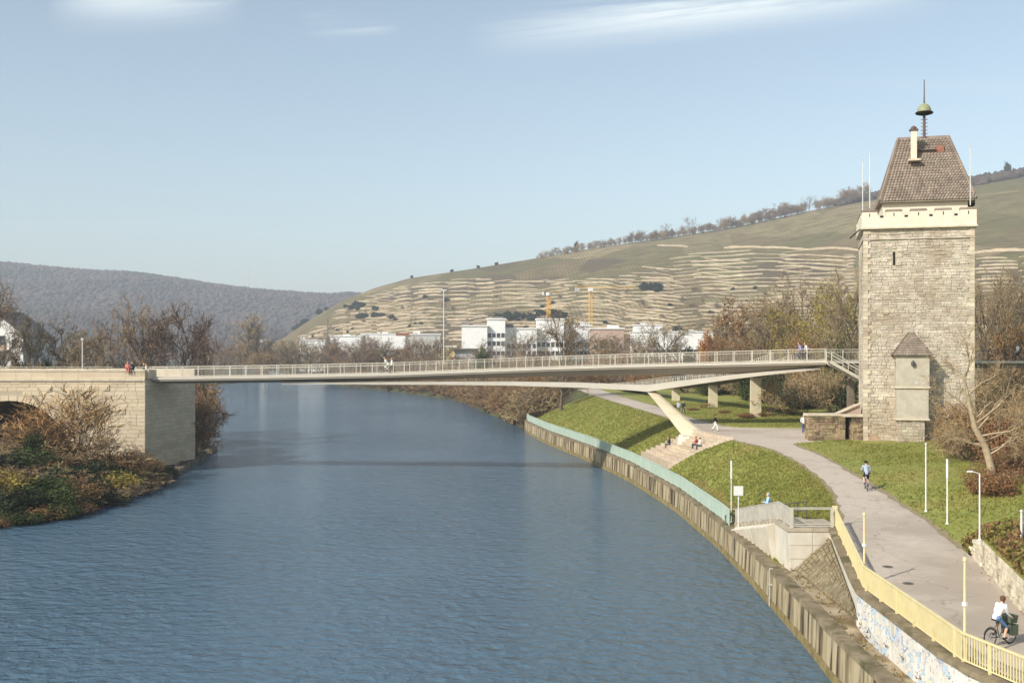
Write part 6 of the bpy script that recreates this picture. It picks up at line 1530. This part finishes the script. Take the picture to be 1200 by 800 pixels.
# fallen leaves blown over lawns and path
V = []; F_ = 0
while F_ < 5000:
    if rs.random() < 0.5:
        Y = 64+rs.random()**1.3*100; x0 = qx(Y)+0.7; x1, _ = g1(Y); X = x0+(x1-x0)*rs.random()**0.8
        if in_steps(X, Y) or (Y < 77 and X < 18): continue
        z = lawn_left_z(X, Y)+0.06
    else:
        Y = 40+rs.random()**1.2*90; x1, z1 = g2(Y); X = x1-0.9+rs.random()**0.7*12
        if abs(X-36.5) < 5.5 and 97 < Y < 111: continue
        z = lawn_right_z(X, Y)+0.07 if X > x1+0.05 else (z1+0.02 if nz3(X, Y, 0.5, 2) > 0.0 else None)
        if z is None or (Y < 57 and X > x1-0.1): continue
    a = rs.uniform(0, 6.28); s = rs.uniform(0.035, 0.075); c = Vector((X, Y, z)); d1 = Vector((math.cos(a), math.sin(a), rs.uniform(-.3, .5)))*s; d2 = Vector((-math.sin(a), math.cos(a), rs.uniform(-.3, .3)))*s*0.7
    V += [c-d1, c-d2, c+d1, c+d2]; F_ += 1
link('fallen_leaves', np_mesh('fallen_leaves', V, np.arange(4*F_).reshape(-1,4), mat('fallen_leaf', S(150,110,66), S(120,86,52), 3, island=0.3)), kind='stuff', label='brown fallen leaves scattered over lawns and path')
# ground cover on the planted bank above the stone wall
n = 15000; V = []; 
for i in range(n):
    Y = rs.uniform(34, 57.5); x1, _ = g2(Y); d = 0.12+rs.random()**1.6*(5.5 if Y < 54 else 2.5); X = x1+d; z = lawn_right_z(X, Y)+rs.random()**1.5*(0.75 if d < 2 else 0.4)
    if d < 0.5: z -= rs.random()*0.5
    c = Vector((X, Y, z)); a = Vector((rs.gauss(0,1), rs.gauss(0,1), rs.gauss(0,1))).normalized(); b = a.cross(Vector((rs.gauss(0,1), rs.gauss(0,1), rs.gauss(0,1)))).normalized(); s = rs.uniform(0.06, 0.15)
    V += [c-a*s, c-b*s*0.6, c+a*s, c+b*s*0.6]
gcm = mat('ground_cover', S(122,92,62), S(146,112,78), 0.7, island=0.3, c3=S(128,122,62), s3=0.42, lo3=0.46, hi3=0.56, sub=0.25)
link('ground_cover', np_mesh('ground_cover', V, np.arange(4*n).reshape(-1,4), gcm), kind='stuff', label='brown and olive creeping plants on the bank above the stone wall')

# ================================================================== BICYCLES
def ring(mb, c, r, t, n=24, k=6, axis='x'):
    b = len(mb.v)
    for i in range(n):
        a = 2*math.pi*i/n
        for j in range(k):
            q = 2*math.pi*j/k; rr_ = r+t*math.cos(q); mb.v.append((c[0]+t*math.sin(q), c[1]+rr_*math.cos(a), c[2]+rr_*math.sin(a)))
    for i in range(n):
        for j in range(k): mb.f.append((b+i*k+j, b+((i+1) % n)*k+j, b+((i+1) % n)*k+(j+1) % k, b+i*k+(j+1) % k)); mb.m.append(0)
def bicycle(label, loc, rz, col, bag=None, s=1.0):
    e = empty('bicycle', label, 'bicycle', loc, rz, None, s); fm = cloth(*col)
    for y in (-0.53, 0.55):
        mb = MB(); mb.tube([(-0.05,y,0.34),(0.05,y,0.34)], 0.03, 8)
        for k in range(12):
            a = math.pi*2*k/12; mb.bar((0.02*(-1)**k,y,0.34), (0,y+0.31*math.cos(a),0.34+0.31*math.sin(a)), 0.006, 0.006)
        wh = mb.obj('wheel', MT['steel'], e)
        mb = MB(); ring(mb, (0,y,0.34), 0.325, 0.022); mb.obj('tyre', MT['rubber'], wh, smooth=True)
        mb = MB(); ring(mb, (0,y,0.34), 0.30, 0.012, 24, 4); mb.obj('rim', MT['steel'], wh, smooth=True)
        mb = MB(); arc = [(0, y+0.375*math.cos(a), 0.34+0.375*math.sin(a)) for a in np.linspace(0.3, 2.7, 9)]; mb.tube(arc, 0.02, 5); mb.obj('mudguard', fm, e)
    mb = MB(); bb = (0,-0.06,0.30); hd = (0,0.36,0.80); hd2 = (0,0.33,0.90); st_ = (0,-0.20,0.82); ra = (0,-0.53,0.34)
    for a, b, r in ((bb,hd,0.022),(st_,hd2,0.020),(bb,st_,0.02),(hd,hd2,0.024)): mb.tube([a,b], r, 7)
    for sx in (-0.06, 0.06):
        mb.tube([(sx*0.5,-0.06,0.30),(sx,-0.53,0.34)], 0.012, 5); mb.tube([(0,-0.19,0.78),(sx,-0.53,0.34)], 0.010, 5)
    mb.obj('frame', fm, e)
    mb = MB()
    for sx in (-0.06, 0.06): mb.tube([(sx,0.55,0.34),(sx*0.8,0.42,0.72)], 0.014, 5)
    mb.tube([(0,0.42,0.72),(0,0.34,1.0)], 0.016, 6); mb.obj('fork', fm, e)
    mb = MB(); mb.tube([(-0.30,0.18,1.02),(-0.22,0.32,1.05),(0,0.36,1.02),(0.22,0.32,1.05),(0.30,0.18,1.02)], 0.013, 6); mb.obj('handlebar', MT['steel'], e)
    mb = MB(); mb.tube([(0,-0.20,0.80),(0,-0.235,0.94)], 0.013, 6); mb.hexa([(-0.085,-0.37,0.94),(0.085,-0.37,0.94),(0.025,-0.08,0.94),(-0.025,-0.08,0.94),(-0.08,-0.36,0.99),(0.08,-0.36,0.99),(0.02,-0.09,0.98),(-0.02,-0.09,0.98)]); mb.obj('saddle', MT['rubber'], e)
    mb = MB(); mb.tube([(-0.07,-0.06,0.30),(0.07,-0.06,0.30)], 0.03, 8); mb.tube([(0.07,-0.06,0.30),(0.07,0.08,0.22)], 0.012, 5); mb.tube([(-0.07,-0.06,0.30),(-0.07,-0.20,0.38)], 0.012, 5); ring(mb, (0.05,-0.06,0.30), 0.09, 0.01, 16, 4); mb.obj('crank', MT['steel'], e)
    for sx, y, z in ((0.12,0.08,0.22),(-0.12,-0.20,0.38)):
        mb = MB(); mb.box(sx-0.05, sx+0.05, y-0.035, y+0.035, z-0.012, z+0.012); mb.obj('pedal', MT['rubber'], e)
    if bag:
        for sx in (-1, 1):
            mb = MB(); x0, x1 = (0.07, 0.24) if sx > 0 else (-0.24, -0.07); mb.hexa([(x0,0.38,0.35),(x1,0.38,0.35),(x1,0.68,0.35),(x0,0.68,0.35),(x0,0.34,0.72),(x1,0.34,0.72),(x1,0.70,0.72),(x0,0.70,0.72)]); mb.obj('pannier', cloth(*bag), e)
        mb = MB(); mb.hexa([(-0.2,0.38,0.78),(0.2,0.38,0.78),(0.2,0.66,0.78),(-0.2,0.66,0.78),(-0.24,0.34,1.06),(0.24,0.34,1.06),(0.24,0.70,1.06),(-0.24,0.70,1.06)]); mb.obj('basket', cloth(*bag), e)
    return e

# ================================================================== PEOPLE
def capsule(bm, a, b, ra, rb):
    a, b = Vector(a), Vector(b); d = b-a; L = max(d.length, 1e-4); q = Vector((0,0,1)).rotation_difference(d.normalized())
    prof = [(0.0,-ra)]+[(ra*math.cos(t), ra*math.sin(t)) for t in (-1.0,-0.5,0)]+[(rb*math.cos(t), L+rb*math.sin(t)) for t in (0,0.5,1.0)]+[(0.0,L+rb)]
    n = 10; rings = []
    for r, z in prof:
        if r < 1e-6: rings.append([bm.verts.new(a+q @ Vector((0,0,z)))])
        else: rings.append([bm.verts.new(a+q @ Vector((r*math.cos(2*math.pi*k/n), r*math.sin(2*math.pi*k/n), z))) for k in range(n)])
    for A_, B_ in zip(rings, rings[1:]):
        for k in range(n):
            k2 = (k+1) % n
            if len(A_) == 1: bm.faces.new((A_[0], B_[k2], B_[k]))
            elif len(B_) == 1: bm.faces.new((A_[k], A_[k2], B_[0]))
            else: bm.faces.new((A_[k], A_[k2], B_[k2], B_[k]))
POSES = {
 'stand': dict(pel=(0,0,.95), che=(0,.01,1.28), nek=(0,0,1.46), hed=(0,.03,1.62), el=((-.26,-.03,1.13),(.26,-.03,1.13)), wr=((-.27,.08,.90),(.27,.08,.90)), kn=((-.10,.03,.50),(.10,.03,.50)), an=((-.11,-.02,.08),(.11,-.02,.08))),
 'walk': dict(pel=(0,0,.94), che=(0,.03,1.27), nek=(0,.03,1.45), hed=(0,.06,1.61), el=((-.26,.08,1.14),(.26,-.14,1.14)), wr=((-.25,.28,1.0),(.25,-.16,.90)), kn=((-.10,-.04,.52),(.10,.20,.53)), an=((-.10,-.34,.18),(.10,.26,.09))),
 'sit': dict(pel=(0,0,.10), che=(0,.06,.45), nek=(0,.10,.62), hed=(0,.14,.78), el=((-.26,.16,.34),(.26,.16,.34)), wr=((-.12,.36,.30),(.12,.36,.30)), kn=((-.13,.44,.12),(.13,.44,.12)), an=((-.12,.46,-.30),(.12,.46,-.30))),
 'ride': dict(pel=(0,-.22,1.04), che=(0,.0,1.34), nek=(0,.10,1.50), hed=(0,.16,1.66), el=((-.27,.06,1.20),(.27,.06,1.20)), wr=((-.27,.22,1.09),(.27,.22,1.09)), kn=((-.13,.10,.80),(.13,.20,.66)), an=((-.13,-.20,.46),(.13,.05,.31))),
 'fish': dict(pel=(0,0,.95), che=(0,.02,1.28), nek=(0,.02,1.46), hed=(0,.05,1.62), el=((-.24,.10,1.14),(.24,.12,1.14)), wr=((-.10,.36,1.16),(.10,.36,1.22)), kn=((-.10,.03,.50),(.10,.03,.50)), an=((-.13,-.02,.08),(.13,-.02,.08))),
 'push': dict(pel=(0,0,.94), che=(0,.04,1.27), nek=(0,.05,1.45), hed=(0,.09,1.61), el=((-.28,.12,1.14),(.28,.12,1.14)), wr=((-.30,.38,1.02),(.24,.38,1.02)), kn=((-.10,-.02,.51),(.10,.14,.52)), an=((-.10,-.24,.14),(.10,.16,.08))),
}
def person(label, pose, loc, rz, top, legs, sleeves=None, shin=None, shoe=(60,56,54), hair=(58,42,32), s=1.0, long_hair=False, skirt=False):
    J = {k: (tuple(Vector(q) for q in v) if isinstance(v[0], tuple) else Vector(v)) for k, v in POSES[pose].items()}
    up = (J['nek']-J['pel']).normalized(); seg = []     # (a, b, ra, rb, material)
    sh = [J['nek']-up*0.05+Vector((sx*0.175,0,0)) for sx in (-1, 1)]; hp = [J['pel']+Vector((sx*0.085,0,-0.01)) for sx in (-1, 1)]
    seg.append((J['pel'], J['che']-up*0.08, .135, .135, 0)); seg.append((J['che']-up*0.05, J['che']+up*0.08, .14, .135, 0))
    for i in (0, 1): seg.append((J['che']+up*0.05, sh[i], .12, .072, 0)); seg.append((J['pel'], hp[i], .13, .105, 1))
    seg.append((J['nek']-up*0.03, J['hed']-up*0.05, .058, .052, 2))
    hd = J['hed']; seg.append((hd-up*0.045+Vector((0,.02,0)), hd+up*0.05, .078, .092, 2)); seg.append((hd+Vector((0,.085,-.01)), hd+Vector((0,.108,-.03)), .012, .017, 2))
    for sx in (-1, 1): seg.append((hd+Vector((sx*.088,.0,-.02)), hd+Vector((sx*.092,.0,.02)), .014, .016, 2))
    sm = 0 if sleeves is None else 4
    for i, sx in ((0, -1), (1, 1)):
        seg.append((sh[i], J['el'][i], .062, .048, 0)); seg.append((J['el'][i], J['wr'][i], .045, .032, 0 if sm == 0 else 2))
        f = (J['wr'][i]-J['el'][i]).normalized(); palm = J['wr'][i]+f*0.08; seg.append((J['wr'][i], palm, .032, .036, 2))
        side = f.cross(Vector((0,0,1))); side = side.normalized() if side.length > 0.1 else Vector((0,1,0)); dn = Vector((0,0,-1)) if abs(f.z) < .8 else Vector((0,1,0))
        for k, L in enumerate((.065,.078,.072,.055)):
            a = palm+side*(k-1.5)*0.021; b = a+f*L*0.6+dn*L*0.15; seg.append((a, b, .0115, .0105, 2)); seg.append((b, b+f*L*0.2+dn*L*0.4, .0105, .0095, 2))
        a = J['wr'][i]+f*0.025+side*sx*-0.03; seg.append((a, a+f*0.05+side*sx*-0.03, .0135, .0115, 2))
        seg.append((hp[i], J['kn'][i], .092, .060, 1)); seg.append((J['kn'][i], J['an'][i], .056, .040, 1 if shin is None else 2))
        seg.append((J['an'][i]+Vector((0,-.03,-.03)), J['an'][i]+Vector((0,.15,-.04)), .042, .034, 3))
    bm = bmesh.new()
    for (a, b, ra, rb, m_) in seg: capsule(bm, a, b, ra, rb)
    me = bpy.data.meshes.new('tmp'); bm.to_mesh(me); bm.free(); o = bpy.data.objects.new('tmp', me); COL.objects.link(o)
    md = o.modifiers.new('r', 'REMESH'); md.mode = 'VOXEL'; md.voxel_size = 0.019; md.use_smooth_shade = True
    dg = bpy.context.evaluated_depsgraph_get(); dg.update(); out = bpy.data.meshes.new_from_object(o.evaluated_get(dg)); bpy.data.objects.remove(o); bpy.data.meshes.remove(me)
    for m_ in (cloth(*top), cloth(*legs), MT['skin'], cloth(*shoe)): out.materials.append(m_)
    n = len(out.polygons); C_ = np.empty(n*3, dtype=np.float32); out.polygons.foreach_get('center', C_); C_ = C_.reshape(-1,3); best = np.full(n, 9.0); idx = np.zeros(n, dtype=np.int32)
    for (a, b, ra, rb, m_) in seg:
        a_, d_ = np.array(a), np.array(b-a); t = np.clip(((C_-a_)@d_)/max(1e-9, d_@d_), 0, 1); dist = np.linalg.norm(C_-a_-t[:,None]*d_, axis=1)-(ra+(rb-ra)*t); w_ = dist < best; best[w_] = dist[w_]; idx[w_] = m_
    out.polygons.foreach_set('material_index', idx); out.polygons.foreach_set('use_smooth', [True]*n); out.name = 'person'
    e = link('person', out, None, loc, rz, label, 'person', None, None, s)
    # hair
    bm = bmesh.new(); bmesh.ops.create_icosphere(bm, subdivisions=3, radius=0.106, matrix=Matrix.Translation(hd+Vector((0,-.012,.03))))
    for v in bm.verts:
        r_ = v.co-hd
        if r_.y > 0.045 and r_.z < 0.055: v.co = hd+r_*0.62
        if r_.z < -0.03: v.co = hd+Vector((r_.x*0.75, min(r_.y, 0)*0.9, r_.z*(1.0 if not long_hair else 2.6)))
    me = bpy.data.meshes.new('hair'); bm.to_mesh(me); bm.free(); me.materials.append(cloth(*hair)); me.polygons.foreach_set('use_smooth', [True]*len(me.polygons)); link('hair', me, e)
    for sx in (-1, 1):
        mb = MB(); mb.lathe([(0.0,-.011),(.009,-.006),(.011,0),(.009,.006),(0.0,.011)], 8, tuple(hd+Vector((sx*.034,.098,.012)))); mb.obj('eye', MT['dark'], e)
    return e
def path_pt(x, y):
    for Y in np.arange(30, 240, 0.1):
        p = P(x, y, Y); x0, z0 = g1(Y); x1, z1 = g2(Y); t = min(1, max(0, (p.x-x0)/(x1-x0))); z = z0+(z1-z0)*t
        if z >= p.z: return Vector((p.x, Y, z+0.006))
SC = 1.0
b = path_pt(1172, 756); rz = R(-62)
bicycle('touring bicycle with green front bags on the near path', b, rz, (70,80,76), (84,96,78), 1.0)
person('cyclist in white shirt and denim shorts riding the near path', 'ride', b, rz, (232,228,220), (92,120,156), shin=1, s=1.0, long_hair=True, hair=(96,66,48), shoe=(50,46,44))
b = path_pt(1015, 574); rz = R(-11)
bicycle('bicycle ridden away on the path below the tower', b, rz, (150,156,160), None, 1.08)
person('cyclist in grey-blue top and dark shorts riding away', 'ride', b, rz, (150,158,172), (48,40,44), shin=1, hair=(36,32,32), s=1.08)
b = path_pt(838, 505); person('walker in black top and white trousers on the plaza', 'walk', b, R(-100), (40,38,42), (226,222,214), s=0.98, hair=(30,26,24))
b = path_pt(801, 486); person('walker in dark jacket behind the pier', 'walk', b, R(150), (46,46,52), (70,70,76), s=1.0)
b = path_pt(795, 485); person('walker in pale blue jacket behind the pier', 'walk', b, R(150), (160,180,184), (90,92,96), s=0.95)
b = path_pt(943, 507); bicycle('bicycle pushed beside the ruined wall', b+Vector((0.25,0,0)), R(180), (70,74,84)); person('person in light top and blue trousers pushing a bicycle', 'push', b+Vector((-0.15,-0.05,0)), R(180), (206,206,208), (66,76,116), s=1.05)
# seated on the steps
def step_pt(f, u):
    p = b0.lerp(t0, f).lerp(b1.lerp(t1, f), u); i = int(f*NSS); p.z = b0.lerp(t0, (i+1)/NSS+0.03).z+0.12; return p
for (f, u, lab, top, leg, hr) in ((4.85/NSS,0.18,'person in dark clothes sitting alone on the seating steps',(50,58,62),(74,84,96),(40,36,34)),(6.85/NSS,0.72,'person in red top sitting on the steps beside another',(150,62,60),(60,58,62),(48,36,30)),(6.85/NSS,0.84,'person in white top sitting on the steps beside another',(220,214,208),(70,78,86),(36,30,28))):
    person(lab, 'sit', step_pt(f, u), R(90), top, leg, hair=hr)
# angler at the stairs
b = Vector((16.3,70.4,0)); b.z = 2.12+(76.2-70.4)/12*(4.28-2.12)+0.14
an = person('angler in light blue jacket standing on the quay stairs', 'fish', b, R(80), (158,190,214), (44,46,54), hair=(150,170,190))
mb = MB(); hnd = b+Vector((-0.42,0.06,1.2)); mb.tube([hnd+Vector((0.3,0,-0.25)), hnd, hnd+Vector((-0.25,0.2,1.3)), hnd+Vector((-0.2,0.3,2.9))], [0.016,0.014,0.009,0.004], 5)
fr = mb.obj('fishing_rod', MT['dark_rail'], label='thin fishing rod held upright by the angler', cat='fishing rod')
# drain covers set in the path
for (x, y, lab) in ((1040, 664, 'dark disc standing in for a shadow stroke near the fence bend'), (1064, 684, 'dark disc standing in for a shadow stroke in the middle of the near path')):
    c = path_pt(x, y); e = empty('shadow_mark', lab, 'shadow mark', c+Vector((0, 0, 0.002)))
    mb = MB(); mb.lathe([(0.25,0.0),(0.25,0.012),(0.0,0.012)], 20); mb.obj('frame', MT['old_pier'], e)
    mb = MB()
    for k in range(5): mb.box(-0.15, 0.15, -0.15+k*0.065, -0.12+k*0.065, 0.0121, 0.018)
    mb.obj('mark_bars', MT['dark_rail'], e)
# bicycle parked at the end of the green fence
bicycle('dark bicycle parked at the foot of the quay stairs', Vector((15.75,77.3,lawn_left_z(15.75,77.3)+0.02)), R(80), (44,42,44))
# on the footbridge
def deck_pt(x, off):
    p, d = deck(x); return Vector((p.x, p.y+off, p.z+0.08))
for (x, off, lab, top, leg, bc) in ((941,1.0,'cyclist in lilac top on the footbridge by the tower',(146,146,190),(48,48,64),(50,50,56)),(953,2.6,'cyclist in patterned pale top behind the lilac one',(206,202,206),(56,54,70),(70,60,60))):
    bicycle('bicycle of the '+lab, deck_pt(x, off), R(95), bc); person(lab, 'ride', deck_pt(x, off), R(95), top, leg, s=1.05)
bicycle('bicycle of the white-clad cyclist mid footbridge', deck_pt(451, 1.2), R(95), (120,90,80)); person('white-clad cyclist crossing the middle of the footbridge', 'ride', deck_pt(451, 1.2), R(95), (236,230,214), (232,228,216), hair=(150,120,100), s=1.05)
person('person in white sweater walking behind the cyclist mid footbridge', 'walk', deck_pt(457, 2.4), R(95), (234,228,214), (70,66,64), hair=(150,110,80))
# on the old bridge parapet
zp = 11.94
person('person in coral clothes sitting on the old bridge parapet', 'sit', (P(149,432,127).x, 127.2, zp), R(195), (224,128,116), (216,120,108), hair=(90,60,44))
person('person in black sitting beside the coral-clad one', 'sit', (P(155,432,127).x, 127.2, zp), R(170), (44,44,56), (52,54,64), hair=(60,46,36))
person('person in beige coat standing at the footbridge entrance', 'stand', (P(172,432,128.6).x, 128.5, 10.91), R(100), (214,196,166), (190,176,152), hair=(120,90,64))
person('person in dark jacket behind the beige-coated one', 'stand', (P(168.5,432,129.6).x, 129.7, 10.91), R(80), (64,60,62), (54,52,56), hair=(196,170,130))
person('person in white top on the dark walkway right of the tower', 'walk', (P(1194,420,116).x, 116.2, 13.06), R(90), (236,232,226), (50,50,54))

# ================================================================== HAZE
mh = bpy.data.materials.new('haze'); mh.use_nodes = True; N = mh.node_tree.nodes; N.clear()
o_ = N.new('ShaderNodeOutputMaterial'); pv = N.new('ShaderNodeVolumePrincipled'); pv.inputs['Color'].default_value = (0.84, 0.90, 1.0, 1); pv.inputs['Density'].default_value = 0.00025; pv.inputs['Anisotropy'].default_value = 0.0
mh.node_tree.links.new(pv.outputs[0], o_.inputs['Volume'])
mb = MB(); mb.box(-3500, 3500, -300, 4100, -3, 262); mb.obj('haze', mh, kind='stuff', label='thin blue haze over the valley')
